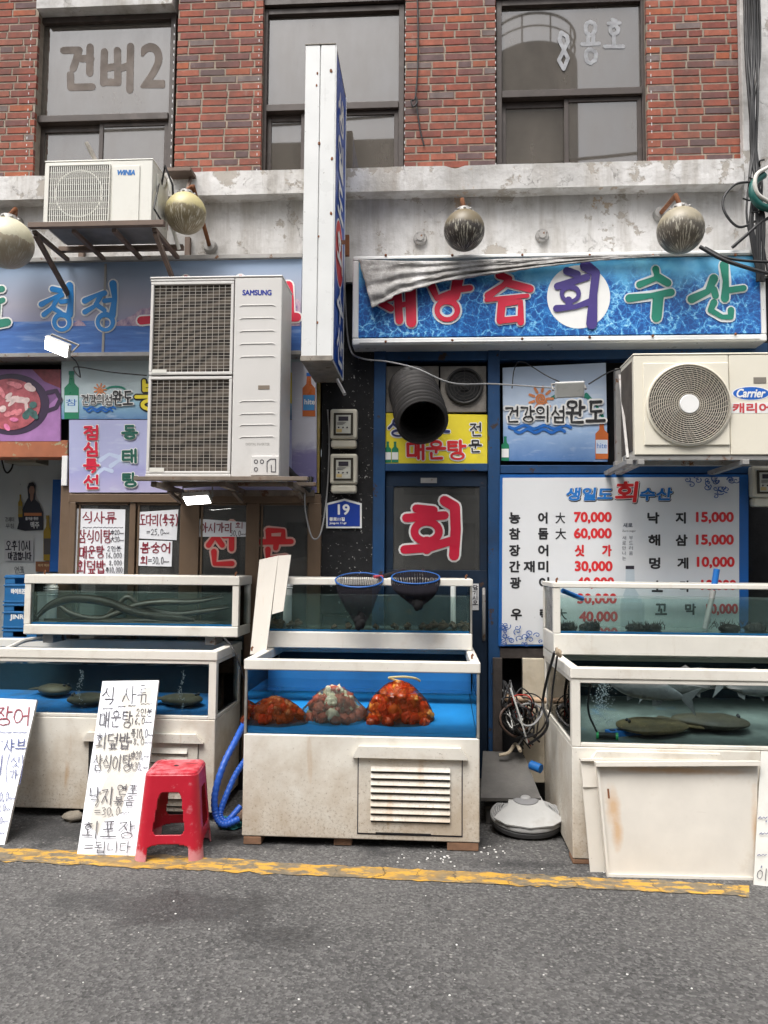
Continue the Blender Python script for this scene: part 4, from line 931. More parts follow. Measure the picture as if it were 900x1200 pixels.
# ---- papers taped inside and on the shop window
YG = W - .12 + .026
def note(label, c4, lines, Y=YG, m=None, seed=1, name='handwritten_menu', cat='paper sign'):
    mp = wall_map(Y); cx = sum(p[0] for p in c4) / 4
    T_ = thing(name, label, cat, P(cx, max(p[1] for p in c4), Y), 'handwritten menus on the shop window'); b = MB(); slab(b, c4, mp, .0012); obj('sheet', b, m or paper, T_, smooth=0)
    by = {}
    for i, (s, bx_, wd, mt) in enumerate(lines):
        q = by.setdefault(mt.name, (MB(), mt)); Ink(q[0], mp, .001 + .0003 * i).word(s, bx_, wd * .72, .02, .03, True, random.Random(seed + i))
    for q, mt in by.values(): obj('handwriting', q, mt, T_, smooth=0)
    return T_
note('tall white handwritten menu sheet headed in large wine letters, in the leftmost pane', [(89, 596), (87, 673), (145, 673), (147, 597)],
 [('식사류', (97, 600, 136, 613), 2.2, ink_wine), ('~~~~', (97, 614, 144, 620), 1, ink_black), ('삼식이탕', (92, 621, 130, 636), 1.9, ink_wine), ('中20~', (130, 621, 145, 627), 1, ink_black), ('大30~', (130, 629, 145, 635), 1, ink_black),
  ('매운탕', (93, 640, 122, 654), 2, ink_wine), ('2인분', (126, 640, 142, 646), 1, ink_black), ('16,000', (124, 648, 143, 654), 1, ink_black), ('회덮밥', (91, 657, 123, 672), 2, ink_wine), ('8,000', (128, 657, 143, 662.5), 1, ink_black), ('특10,000', (124, 665, 144, 671), 1, ink_black)])
note('white handwritten price sheet in the second pane, upper of two, edges yellowed', [(164, 600), (163, 631), (207, 633), (209, 597)], [('도다리(쑥국)', (164, 603, 209, 616), 2, ink_wine), ('=25,0~', (172, 620, 198, 627), 1, ink_black)])
note('white handwritten price sheet in the second pane, lower of two', [(163, 633), (162, 663), (201, 664), (202, 634)], [('봄숭어', (165, 636, 200, 648), 2.2, ink_wine), ('회', (165, 652, 173, 661), 2, ink_wine), ('=30,0~', (174, 653, 198, 661), 1.2, ink_black)])
note('small wide handwritten sheet above the red window letters in the third pane', [(234, 608), (232, 629), (288, 629), (289, 612)], [('아시가리', (235, 613, 272, 624), 1.8, ink_wine), ('회', (276, 612, 285, 619), 1.2, ink_wine), ('50,0~', (270, 622, 288, 628), 1, ink_black)])

# ================================================================== RIGHT SHOP BOARDS
c_, mp = print_board('yellow_sign', 'bright yellow board with red and black lettering behind the exhaust hose', 'sign', [(450, 484), (450, 543), (571, 543), (571, 486)], W - .10 + .02, yellow_p, .01)
wb, nb, rb, kb = MB(), MB(), MB(), MB()
for s, bx_, dst, wd in (('생', (455, 492, 476, 511), nb, 3.2), ('도', (505, 488, 526, 508), nb, 3.2), ('매운탕', (477, 517, 545, 538), rb, 3.4), ('전', (551, 496, 564, 511), kb, 1.8), ('문', (550, 516, 564, 530), kb, 1.8)):
    Ink(wb, mp, .002).word(s, bx_, wd + 2.2, 0, 0, False, random.Random(1)); Ink(dst, mp, .005).word(s, bx_, wd, 0, 0, True, random.Random(1))
for q, mt, n_ in ((wb, white_p, 'lettering_outline'), (nb, navy_p, 'lettering'), (rb, red_bright, 'lettering'), (kb, black_p, 'lettering')): obj(n_, q, mt, c_, smooth=0)
bottle(c_, mp, 454.5, 518, 542, 8, bottle_green, .003, white_p); bottle(c_, mp, 463, 518, 542, 8, bottle_green, .0032, white_p)
c_, mp = print_board('island_poster', 'creased sea poster with an island slogan behind the unlit lamp in the right shop front', 'poster', [(589, 431), (590, 540), (712, 541), (710, 425)], W - .10 + .03, mk_seaposter('sea_poster_right', (.50, .60, .74), (.32, .46, .68), (.05, .15, .38), .78), .006)
wando(c_, mp, 592, 460, 708, 506, 1.35); bottle(c_, mp, 705, 493, 538, 15, bottle_amber, .004, M('beer_label2', (.55, .62, .72), .5), 'hite', orange_p); bottle(c_, mp, 592, 512, 540, 9, bottle_green, .004, white_p)
b = MB(); Ink(b, mp, .003).stroke([(687, 462), (698, 474), (706, 488)], 3.5, True); obj('leaf_print', b, green_p, c_, smooth=0)
# price board
YB2 = W - .13
c_, mp = print_board('price_board', 'large white price board with blue edge, red prices and black fish names', 'price board', [(586, 556), (584, 757), (877, 757), (877, 556)], YB2, M('board_blue_edge', (.010, .10, .34), .4, var=.1), .02)
b = MB(); slab(b, [(589, 560), (588, 755), (866, 755), (866, 559)], mp, .002, .0025); obj('white_field', b, M('creased_board_print', (.66, .67, .68), .4, var=.04, vs_=3, bump=.25, bs=5, speck=((.4, .4, .4), .1, 9)), c_, smooth=0)
ol, bb, rb, kb, ob2 = MB(), MB(), MB(), MB(), MB()
for s, bx_, dst in (('생일도', (664, 572, 717, 586), bb), ('회', (722, 565, 746, 588), rb), ('수산', (750, 572, 787, 586), bb)):
    ftext(ob2, s, (bx_[0] + .6, bx_[1] + .6, bx_[2] + .6, bx_[3] + .6), mp, .0035, 2.2 if s == '회' else 1.7, .12); ftext(ol, s, bx_, mp, .0045, 1.7 if s == '회' else 1.15, .12); ftext(dst, s, bx_, mp, .0055, .95 if s == '회' else .75, .12)
for s, x0, x1, y, wd in (('농', 597, 609, 607, .6), ('어', 631, 641, 607, .6), ('大', 651, 662, 607, .2), ('참', 597, 609, 625.5, .6), ('돔', 631, 642, 625.5, .6), ('大', 651, 663, 625.5, .2), ('장', 597, 609, 645, .6), ('어', 631, 642, 645, .6), ('간', 597, 609, 664, .6), ('재', 614, 626, 664, .6), ('미', 631, 642, 664, .6), ('광', 598, 610, 683, .6), ('어', 632, 643, 683, .6), ('우', 599, 611, 720, .6), ('럭', 633, 644, 720, .6), ('大', 652, 664, 720, .2),
                      ('낙', 759, 772, 607, .6), ('지', 792, 803, 607, .6), ('해', 760, 773, 633, .6), ('삼', 792, 805, 633, .6), ('멍', 761, 773, 660, .6), ('게', 794, 806, 660, .6), ('소', 764, 776, 687, .6), ('라', 797, 808, 687, .6), ('꼬', 768, 781, 714, .6), ('막', 803, 815, 714, .6)):
    ftext(kb, s, (x0, y - 6.2, x1, y + 6.2), mp, .004, wd)
for s, x0, x1, y in (('70,000', 673, 716, 606.5), ('60,000', 673, 716, 625.5), ('싯', 674, 684, 645), ('가', 706, 716, 645), ('30,000', 674, 717, 664), ('40,000', 676, 719, 683), ('30,000', 677, 722, 702), ('40,000', 679, 723, 723), ('15,000', 816, 859, 606.5), ('15,000', 816, 859, 633), ('10,000', 817, 860, 659), ('10,000', 826, 872, 686)[0:1] + (822, 862, 686), ('10,000', 828, 864, 714)):
    ftext(rb, s, (x0, y - 6, x1, y + 6.5), mp, .004, .7)
sm = MB()
ftext(sm, '새로', (730, 613, 741, 618), mp, .004, .2); ftext(sm, 'Zero sugar', (729, 621, 745, 624), mp, .004); Ink(sm, mp, .004)
for i, c in enumerate('새로만나는'): ftext(sm, c, (729, 628 + i * 6, 733.5, 632.5 + i * 6), mp, .004)
for i, c in enumerate('부드러움'): ftext(sm, c, (737, 628 + i * 6, 741.5, 632.5 + i * 6), mp, .004)
obj('small_lettering', sm, M('grey_print', (.12, .13, .16), .5), c_, smooth=0)
b = MB(); slab(b, [(727, 706), (727, 740), (755, 740), (755, 706)], mp, .001, .004); obj('bottle_card', b, M('grey_card', (.50, .53, .56), .5), c_, smooth=0)
b = MB(); b.poly([(733, 664), (743, 664), (744, 690), (752, 702), (752, 740), (728, 740), (728, 702), (733, 690)], mp, .0034); obj('bottle_print', b, M('pale_bottle', (.50, .56, .60), .4), c_, smooth=0)
b = MB(); b.poly(rect(733, 663, 743, 667), mp, .0042); obj('cap_print', b, ink_black, c_, smooth=0)
for q, mt, n_ in ((ob2, black_p, 'title_shadow'), (ol, white_p, 'title_outline'), (bb, M('title_blue', (.012, .16, .50), .45), 'title_lettering'), (rb, red_bright, 'price_lettering'), (kb, black_p, 'fish_lettering')): obj(n_, q, mt, c_, smooth=0)
b = MB(); i_ = Ink(b, mp, .0035); rnd = random.Random(9)
for cx, cy, sgn, reg in ((833, 566, 1, [(804, 862, 560, 588)]), (610, 742, 1, [(588, 634, 731, 755)])):
    x0, x1, y0, y1 = reg[0]
    for k in range(34):
        x, y = rnd.uniform(x0, x1), rnd.uniform(y0, y1)
        if cx == 833 and (x - 804) / 58 + .25 < (y - 560) / 28 : continue
        if cx == 610 and (x - 588) / 46 > (y - 731) / 24 + .35: continue
        r = rnd.uniform(2.5, 5.5); a0 = rnd.uniform(0, 6)
        i_.stroke([(x + r * (1 - q / 16) * math.cos(a0 + q * .5), y + r * (1 - q / 16) * .8 * math.sin(a0 + q * .5)) for q in range(13)], 1.2, True)
obj('wave_print', b, M('wave_blue', (.05, .12, .36), .5), c_, smooth=0)
# ================================================================== AIR CONDITIONERS
sam_blue = M('logo_blue', (.012, .03, .28), .4, var=0)
# --- tall two-fan unit on its shelf
Y0, Y1 = 5.0, 5.36
x0, x1 = X(173, 440, Y0), X(329, 440, Y0); z0, z1 = Z(250, 559, Y0), Z(250, 326, Y0); xs = X(273, 440, Y0); zm = Z(222, 440, Y0)
A = thing('air_conditioner', 'tall grey outdoor unit with two stacked fan grilles on a steel shelf', 'air conditioner', ((x0 + x1) / 2, 5.2, z0))
mb = MB(); mb.box(xs, x1, Y0, Y1, z0, z1); mb.box(x0, xs - .001, Y0 + .03, Y1, z0, z1); mb.box(x0, xs - .001, Y0, Y0 + .029, z0, z0 + .02); mb.box(x0, xs - .001, Y0, Y0 + .029, z1 - .018, z1)
mb.box(x0 - .004, x1 + .004, Y0 - .004, Y1 + .004, z1 + .001, z1 + .016)
body = obj('shell', mb, ac_grey, A, bevel=.012, bseg=3)
def grille(x0, x1, z0, z1, Yf, nx, nz, fm, gm, par, wire=.0034):
    b = MB(); t = .02
    b.box(x0, x1, Yf - .012, Yf + .012, z0, z0 + t); b.box(x0, x1, Yf - .012, Yf + .012, z1 - t, z1); b.box(x0, x0 + t, Yf - .012, Yf + .012, z0 + t, z1 - t); b.box(x1 - t, x1, Yf - .012, Yf + .012, z0 + t, z1 - t)
    g = obj('grille', b, fm, par, bevel=.004)
    b = MB()
    for i in range(1, nx):
        x = x0 + t + (x1 - x0 - 2 * t) * i / nx; b.box(x - wire / 2, x + wire / 2, Yf - .006, Yf - .002, z0 + t, z1 - t)
    for i in range(1, nz):
        z = z0 + t + (z1 - z0 - 2 * t) * i / nz; b.box(x0 + t, x1 - t, Yf - .0015, Yf + .002, z - wire / 2, z + wire / 2)
    obj('grille_wires', b, gm, g, smooth=0); return g
wire_m = M('grille_wire', (.46, .43, .38), .5, var=.15, vs_=6)
for a, b_ in ((zm + .006, z1 - .02), (z0 + .02, zm - .006)): grille(x0 + .006, xs - .006, a, b_, Y0 + .012, 13, 27, ac_grey, wire_m, A, .0022)
def mk_fins():
    t = NT('coil_fin_rows'); s = t.sep()
    wv = t.math('ADD', s[2], t.math('ADD', t.math('MULTIPLY', t.noise(1.6, 3), .5), t.math('MULTIPLY', s[0], -.22)))
    f = t.math('SINE', t.math('MULTIPLY', wv, 75)); f = t.math('ADD', t.math('MULTIPLY', f, .5), .5)
    t.col(t.ramp(f, [(.2, (.030, .024, .019)), (.9, (.13, .105, .082))])); t.b.inputs['Roughness'].default_value = .8; return t.mat
mb = MB(); mb.box(x0 + .02, xs - .02, Y0 + .0275, Y0 + .0295, z0 + .03, z1 - .03); obj('coil', mb, mk_fins(), A, smooth=0)
mb = MB(); mp = wall_map(Y0)
for py in (359, 374, 389, 404, 419, 471, 486, 499, 513): mb.tube([mp(281, py + .6, .0), mp(284, py - 1, .002), mp(320, py - 1.6, .002), mp(322.5, py, 0)], .0028, 6)
obj('pressed_lines', mb, ac_grey, A)
mb = MB(); mb.box(*[mp(302.5, 452, .002).x, mp(316, 452, .002).x], Y0 - .002, Y0 + .001, mp(309, 456.5, 0).z, mp(309, 451.5, 0).z); obj('handle_recess', mb, M('handle_brown', (.20, .16, .12), .6), A, bevel=.003)
mb = MB(); ftext(mb, 'SAMSUNG', (284.5, 340, 318, 346), mp, .001, .35); obj('logo', mb, sam_blue, A, smooth=0)
mb = MB(); ftext(mb, 'DIGITAL INVERTER', (288, 519, 316, 522), mp, .001, 0); obj('lettering', mb, M('grey_lettering', (.30, .29, .27), .5), A, smooth=0)
mb = MB(); wbox(mb, 294, 534, 327, 557.5, Y0 - .012, .011); pc = obj('pipe_cover', mb, ac_grey, A, bevel=.006)
mb = MB(); i_ = Ink(mb, wall_map(Y0 - .012), .001)
for cx, cy in ((300, 541), (307, 541), (300, 550)): i_.stroke(circ(cx, cy, 2, 2.2, 10), .8, False)
i_.stroke([(313, 553), (313, 541), (317, 538), (323, 538), (323, 553), (318, 553), (318, 545)], .9, False); obj('cover_marks', mb, ink_black, pc, smooth=0)
mb = MB(); wbox(mb, 178, 433, 195, 437, Y0 - .0025, .002); wbox(mb, 175, 548, 192, 553, Y0 - .0025, .002); obj('tag', mb, ac_white, A, smooth=0)
mb = MB(); mb.tube([P(327, 545, Y1 + .0), P(338, 552, Y1 + .03), P(350, 562, Y1 + .1), P(362, 574, 5.5), P(364, 560, 5.55)], .022, 10); mb.tube([P(330, 540, Y1), P(345, 556, 5.45), P(358, 566, 5.52)], .014, 8); obj('pipe', mb, black, A)
Bk = thing('shelf_bracket', 'steel wall shelf carrying the tall grey air conditioner', 'bracket', (X(260, 570, Y0), 5.6, z0 - .07))
mb = MB(); zt_ = z0 - .002; xa, xb = X(156, 565, Y0 - .06), X(362, 568, Y0)
for y in (Y0 - .06, Y0 + .30): mb.box(xa, xb, y, y + .06, zt_ - .026, zt_)
for px in (180, 260, 340): x = X(px, 565, Y0); mb.box(x - .02, x + .02, Y0 + .001, 5.58, zt_ - .062, zt_ - .027); mb.bar((x, Y0 + .3, zt_ - .065), (x, 5.56, zt_ - .12), .025)
mb.box(xa + .05, xb - .05, 5.57, 5.6, zt_ - .075, zt_ - .03)
obj('rails', mb, M('rusty_shelf', (.20, .16, .125), .7, metal=.3, var=.3, vs_=8, rust=((.13, .06, .03), .5, 9)), Bk, bevel=.003)
# --- small unit above the sea sign
Y0, Y1 = 4.98, 5.30
def T4(px, py): return P(px, py, Y0)
x0, x1 = X(51.5, 226, Y0), X(178, 226, Y0); z0, z1 = Z(115, 263, Y0), Z(115, 189, Y0)
A = thing('air_conditioner', 'small cream outdoor unit with one rectangular grille on the bracket under the upper left window', 'air conditioner', ((x0 + x1) / 2, 5.1, z0))
mb = MB(); mb.box(x0, x1, Y0, Y1, z0, z1); mb.box(x0 - .003, x1 + .003, Y0 - .003, Y1 + .003, z1 + .001, z1 + .012); obj('shell', mb, ac_white, A, bevel=.012, bseg=3)
ga, gb, gc, gd = X(58, 226, Y0), X(128, 226, Y0), Z(93, 260, Y0), Z(93, 195, Y0)
mb = MB(); mb.box(ga, gb, Y0 - .004, Y0 - .001, gc, gd); gr = obj('grille', mb, M('grille_dark', (.16, .15, .14), .7, var=.2), A, bevel=.001)
mb = MB(); t = .007
mb.box(ga - t, gb + t, Y0 - .016, Y0 - .0005, gc - t, gc); mb.box(ga - t, gb + t, Y0 - .016, Y0 - .0005, gd, gd + t); mb.box(ga - t, ga, Y0 - .016, Y0 - .0005, gc, gd); mb.box(gb, gb + t, Y0 - .016, Y0 - .0005, gc, gd)
for i in range(1, 30): x = ga + (gb - ga) * i / 30; mb.box(x - .0028, x + .0028, Y0 - .014, Y0 - .009, gc, gd)
for i in range(1, 9): z = gc + (gd - gc) * i / 9; mb.box(ga, gb, Y0 - .0085, Y0 - .006, z - .002, z + .002)
mb.torus(((ga + gb) / 2, Y0 - .006, (gc + gd) / 2), .165, .005, 'Y', 40, 6)
obj('grille_bars', mb, ac_white, gr, smooth=0)
mb = MB(); wbox(mb, 131, 194, 163, 260, Y0 - .008, .007); obj('front_panel', mb, ac_white, A, bevel=.006, bseg=3)
mb = MB(); ftext(mb, 'WINIA', (137.5, 199.5, 158.5, 205), wall_map(Y0 - .008), .001, .5, .2); obj('logo', mb, M('winia_blue', (.02, .16, .46), .4), A, smooth=0)
mb = MB(); mb.box(x1 + .001, x1 + .012, Y0 + .08, Y0 + .27, z0 + .06, z1 - .06); mb.tube([(x1 + .013, Y0 + .2, z1 - .1), (x1 + .05, Y0 + .18, z1 - .05), (x1 + .08, Y0 + .17, z1 - .18), (x1 + .06, Y0 + .22, z0 + .1), (x1 + .09, Y1, z0 - .05)], .014, 8); obj('pipe_cover', mb, ac_white, A, bevel=.003)
mb = MB(); mb.tube([(x1 + .01, Y0 + .1, z1 - .12), (x1 - .0 + .03, Y0 - .0, z0 + .18), (x1 + .02, Y0 - .01, z0 + .1), (x1 + .06, Y0 + .1, z0 + .02)], .006, 6); mb.tube([(x1 + .01, Y0 + .15, z1 - .1), (x1 + .05, Y0 + .1, z1 + .01), (x1 + .10, Y0 + .12, z1 - .12), (x1 + .09, Y0 + .2, z0 + .1)], .008, 6); obj('cable', mb, cable_black, A)
mb = MB(); mb.tube([P(112, 188, 5.32), P(107, 178, 5.3), P(101, 167, 5.28)], [.016, .02, .015], 8); props(obj('wrapped_pipe', mb, M('dirty_wrap', (.40, .37, .33), .9, var=.4, vs_=14), loc=P(112, 188, 5.32)), 'short dirty wrapped pipe end sticking up behind the small cream unit', 'pipe')
Bk = thing('wall_rack', 'brown steel rack holding the small cream air conditioner off the wall', 'bracket', (X(120, 280, 5.1), 5.68, z0 - .15))
mb = MB(); zt_ = z0 - .002
mb.box(X(33, 268, Y0 - .05), X(192, 266, Y0 - .05), Y0 - .06, Y0 - .02, zt_ - .035, zt_); mb.box(X(40, 268, Y0), X(195, 266, Y0), Y1 + .02, Y1 + .06, zt_ - .035, zt_)
for px in (42, 88, 135, 182): x = X(px, 266, Y0); mb.box(x - .015, x + .015, Y0 - .019, 5.68, zt_ - .062, zt_ - .036)
for px in (42, 182): x = X(px, 266, Y0); mb.bar((x, Y0 + .0, zt_ - .066), (x, 5.67, zt_ - .40), .03); mb.box(x - .02, x + .02, 5.65, 5.69, zt_ - .42, zt_ + .2)
mb.bar(P(195, 205, 5.62), P(195, 270, 5.62), .02); mb.bar(P(226, 202, 5.6), P(216, 232, 5.4), .02); mb.box(X(198, 200, 5.5), X(226, 200, 5.5), 5.45, 5.64, Z(210, 204, 5.5), Z(210, 200, 5.5))
obj('rails', mb, M('brown_rack_steel', (.17, .125, .10), .7, metal=.3, var=.3, vs_=9), Bk, bevel=.002)
mb = MB(); mb.box(x0 + .02, x1 - .02, Y0 + .02, Y1, z0 - .0055, z0 - .001); obj('drip_tray', mb, M('tray_grey', (.20, .20, .20), .6, metal=.4, var=.3), Bk, smooth=0)
# --- round-fan unit at the right
Y0, Y1 = 5.0, 5.34
x0, x1 = X(743, 474, Y0), X(962, 474, Y0); z0, z1 = Z(822, 533, Y0), Z(822, 416, Y0)
A = thing('air_conditioner', 'cream outdoor unit with one round fan grille and a blue oval badge', 'air conditioner', ((x0 + x1) / 2, 5.1, z0))
mb = MB(); mb.box(x0, X(855, 474, Y0) - .0015, Y0, Y1, z0, z1); mb.box(X(855, 474, Y0) + .0015, x1, Y0, Y1, z0, z1); mb.box(x0 - .004, x1 + .004, Y0 - .004, Y1 + .004, z1 + .001, z1 + .014); obj('shell', mb, ac_cream, A, bevel=.01, bseg=3)
mb = MB(); mb.box(x0 - .003, x0 - .001, Y0 + .04, Y1 - .02, z0 + .03, z1 - .03); obj('side_coil', mb, coil, A, smooth=0)
cx, cz = X(806, 474, Y0), Z(806, 474.5, Y0); r = (X(853, 474, Y0) - X(758, 474, Y0)) / 2
mb = MB(); mb.box(X(754, 474, Y0), X(854, 474, Y0), Y0 - .012, Y0 - .0005, Z(806, 522, Y0), Z(806, 425.5, Y0)); obj('fan_plate', mb, ac_cream, A, bevel=.009, bseg=3)
mb = MB(); mb.cyl((cx, Y0 - .0145, cz), (cx, Y0 - .0125, cz), r * .985, n=64); gr = obj('fan_well', mb, black, A, smooth=0)
mb = MB()
for k in range(4):
    a = k * PI / 2 + .5; pts = []
    for s in range(7): q = a + s * .13; pts.append((cx + r * (.2 + .7 * (s / 6) ** .7) * math.cos(q), Y0 - .016, cz + r * (.2 + .7 * (s / 6) ** .7) * math.sin(q)))
    mb.tube(pts, .012, 6)
obj('fan_blade', mb, M('fan_grey', (.05, .05, .05), .5), A)
mb = MB()
for k in range(15): mb.torus((cx, Y0 - .030, cz), r * (.27 + .73 * k / 14), .0030, 'Y', 60, 5)
for k in range(44):
    a = 2 * PI * k / 44; mb.tube([(cx + r * q * math.cos(a + .55 * q), Y0 - .025, cz + r * q * math.sin(a + .55 * q)) for q in (.22, .4, .6, .8, 1.0)], .0024, 4, False)
obj('fan_grille', mb, M('grille_cream', (.45, .41, .34), .5, var=.15), A)
mb = MB(); mb.torus((cx, Y0 - .018, cz), r * 1.02, .010, 'Y', 64, 8); obj('grille_ring', mb, ac_cream, A)
mb = MB(); mb.cyl((cx, Y0 - .038, cz), (cx, Y0 - .026, cz), r * .235, r * .25, 32); obj('fan_hub', mb, white_p, A, bevel=.003)
mp = wall_map(Y0); mb = MB(); mb.disc(880, 461, 22.5, 8.5, mp, .0008, 40); obj('badge', mb, white_p, A, smooth=0)
mb = MB(); mb.disc(880, 461, 21, 7.4, mp, .0016, 40); obj('badge_field', mb, M('badge_blue', (.012, .12, .50), .35), A, smooth=0)
mb = MB(); ftext(mb, 'Carrier', (863.5, 456, 896.5, 465.5), mp, .0026, .45, .25); obj('badge_lettering', mb, white_p, A, smooth=0)
mb = MB(); wbox(mb, 857, 472, 920, 484, Y0 - .0012, .001); st = obj('sticker', mb, white_p, A, smooth=0)
mb = MB(); ftext(mb, '캐리어', (859, 472.8, 902, 483.4), wall_map(Y0 - .0012), .001, .55); obj('sticker_lettering', mb, M('pink_red_print', (.55, .06, .07), .5), A, smooth=0)
mb = MB(); wbox(mb, 883, 442, 898, 449, Y0 - .003, .002); obj('handle_recess', mb, M('handle_grey', (.20, .18, .15), .6), A, bevel=.003)
Bk = thing('wall_bracket', 'steel wall bracket carrying the cream round-fan unit', 'bracket', (X(800, 545, 5.2), 5.6, z0 - .1))
mb = MB(); zt_ = z0 - .002
for y in (Y0 + .01, Y1 - .06): mb.box(x0 - .06, x1 + .1, y, y + .05, zt_ - .03, zt_)
for px in (750, 872): x = X(px, 535, Y0); mb.box(x - .02, x + .02, Y0 - .03, 5.6, zt_ - .062, zt_ - .031)
xk = x0 - .045; mb.box(xk - .02, xk + .02, Y0 - .05, 5.6, zt_ - .064, zt_ - .034); mb.bar((xk, Y0 + .0, zt_ - .02), P(726, 440, 5.50), .018); mb.box(X(721, 480, 5.56), X(727, 480, 5.56), 5.54, 5.6, zt_ - .06, Z(720, 430, 5.5))
obj('rails', mb, galv, Bk, bevel=.002)

# ================================================================== LAMPS
def globe(px, py, rpx, Y, label, tone, arm):
    c = P(px, py, Y); r = rpx * Y / 900
    t = thing('globe_lamp', label, 'wall lamp', (c.x, W, c.z), 'round globe lamps along the plaster band')
    q = NT('dirty_globe_' + tone[0]); s = q.sep()
    ang = q.n('VectorMath', operation='NORMALIZE'); m_ = q.n('Mapping'); m_.inputs['Location'].default_value = (0, -(c.y - W), 0); q.l(q.co, m_.inputs[0]); q.l(m_.outputs[0], ang.inputs[0]); z = q.sep(ang.outputs[0])[2]
    sx = q.sep(ang.outputs[0]); azm = q.math('ARCTAN2', sx[0], sx[1]); cb = q.n('CombineXYZ'); q.l(q.math('MULTIPLY', azm, 9.0), cb.inputs[0]); q.l(q.math('MULTIPLY', z, 1.6), cb.inputs[1])
    st = q.noise(1.6, 4, .6, cb.outputs[0])
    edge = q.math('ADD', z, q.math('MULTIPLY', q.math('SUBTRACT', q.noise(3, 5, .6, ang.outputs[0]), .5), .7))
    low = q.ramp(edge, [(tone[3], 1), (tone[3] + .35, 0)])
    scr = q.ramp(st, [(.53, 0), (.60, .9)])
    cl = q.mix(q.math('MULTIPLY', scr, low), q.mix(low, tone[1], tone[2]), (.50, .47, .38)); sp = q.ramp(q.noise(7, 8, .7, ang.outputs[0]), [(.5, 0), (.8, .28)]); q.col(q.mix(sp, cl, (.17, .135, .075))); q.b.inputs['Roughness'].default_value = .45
    b = MB(); b.ball(c, r, 32, 20); obj('globe', b, q.mat, t)
    b = MB(); b.cyl(c + Vector((0, 0, r * .86)), c + Vector((0, 0, r * 1.12)), r * .42, r * .30, 20)
    for k in range(8): a = k * PI / 4; b.ball(c + Vector((r * .42 * math.cos(a), r * .42 * math.sin(a), r * .95)), r * .08, 6, 4)
    obj('cap', b, galv, t, bevel=.003)
    if arm:
        base, elbow = P(arm[0], arm[1], W), P(arm[2], arm[3], Y)
        b = MB(); b.cyl(base, base - Vector((0, .05, 0)), .055, .045, 20); obj('wall_plate', b, galv, t, bevel=.004)
        b = MB(); tp = c + Vector((0, 0, r * 1.1)); b.tube([base - Vector((0, .04, 0)), base.lerp(elbow, .9), elbow, elbow.lerp(tp, .12), tp], .016, 10); obj('arm', b, rust, t)
    return t
globe(9, 285, 31, 5.15, 'pale yellow globe lamp cut off by the left edge under the small cream unit', ('left', (.60, .57, .42), (.36, .31, .22), -.9), (20, 262, 18, 245))
globe(217.5, 250, 25, 5.2, 'mustard yellow streaked globe lamp just right of the small cream unit', ('mustard', (.50, .44, .22), (.19, .155, .085), -.15), (247, 290, 236, 262)[0:2] + (226, 218))
globe(544, 270, 24.5, 5.25, 'dark brown scratched globe lamp above the middle of the coral sign', ('brown', (.155, .125, .075), (.042, .034, .028), -.1), (543, 262, 541.5, 234))
globe(797.5, 270, 27, 5.2, 'grey brown scratched globe lamp with bent rusty arm, right above the coral sign', ('grey', (.29, .255, .18), (.10, .085, .065), .0), (773, 252, 792, 229))
for i, (px, py, l) in enumerate(((492.5, 280, 'round grey wall box beside the dark brown globe lamp'), (635, 277, 'round grey wall box midway between the two right globe lamps'), (247, 290, 'round grey wall box right of the mustard globe lamp, just above the sea sign'))):
    b = MB(); c = P(px, py, W); b.cyl(c, c - Vector((0, .03, 0)), .052, .048, 24); b.cyl(c - Vector((0, .031, 0)), c - Vector((0, .04, 0)), .03, .028, 20)
    for k in range(4): a = k * PI / 2 + .6; b.ball(c + Vector((.037 * math.cos(a), -.031, .037 * math.sin(a))), .007, 6, 4)
    props(obj('junction_box', b, galv, loc=c, bevel=.003), l, 'junction box', 'round wall boxes on the plaster band')
def flood(px, py, Y, wd, hh, tilt, roll, label, on):
    c = P(px, py, Y); t = thing('floodlight', label, 'floodlight', c, 'led floodlights on the shopfronts')
    Rm = Matrix.Rotation(R(roll), 3, 'Y') @ Matrix.Rotation(R(tilt), 3, 'X')
    def put(nm, x0, x1, y0, y1, z0, z1, m, bv=.003):
        b = MB(); b.box(x0, x1, y0, y1, z0, z1); b.v = [c + Rm @ v for v in b.v]; return obj(nm, b, m, t, bevel=bv)
    put('housing', -wd, wd, .0, .035, -hh, hh, M('lamp_housing', (.55, .55, .53), .5, metal=.2, dirt=((.3, .28, .25), .3, 8)) if 'lamp_housing' not in bpy.data.materials else bpy.data.materials['lamp_housing'], .006)
    put('lens', -wd * .9, wd * .9, -.004, -.0005, -hh * .86, hh * .86, lit if on else (M('dull_lens', (.45, .45, .42), .3)), .001)
    b = MB()
    for k in range(6): x = -wd * .7 + k * wd * .28; b.box(x, x + .006, .036, .06, -hh * .7, hh * .7)
    b.v = [c + Rm @ v for v in b.v]; obj('cooling_fins', b, galv, t)
    b = MB(); pts = [Vector((-wd - .012, .02, 0)), Vector((-wd - .012, .10, .03)), Vector((wd + .012, .10, .03)), Vector((wd + .012, .02, 0))]; b.tube([c + Rm @ p for p in pts], .008, 6); obj('yoke', b, galv, t); return t
flood(66, 407, 5.12, .095, .05, 32, 22, 'lit led floodlight tilted in front of the sea sign', True)
flood(231, 586, 5.30, .095, .05, 58, -4, 'lit led floodlight under the shelf of the tall air conditioner', True)
flood(668, 457, 5.30, .10, .055, 20, -2, 'unlit grey floodlight hanging in front of the right island poster', False)

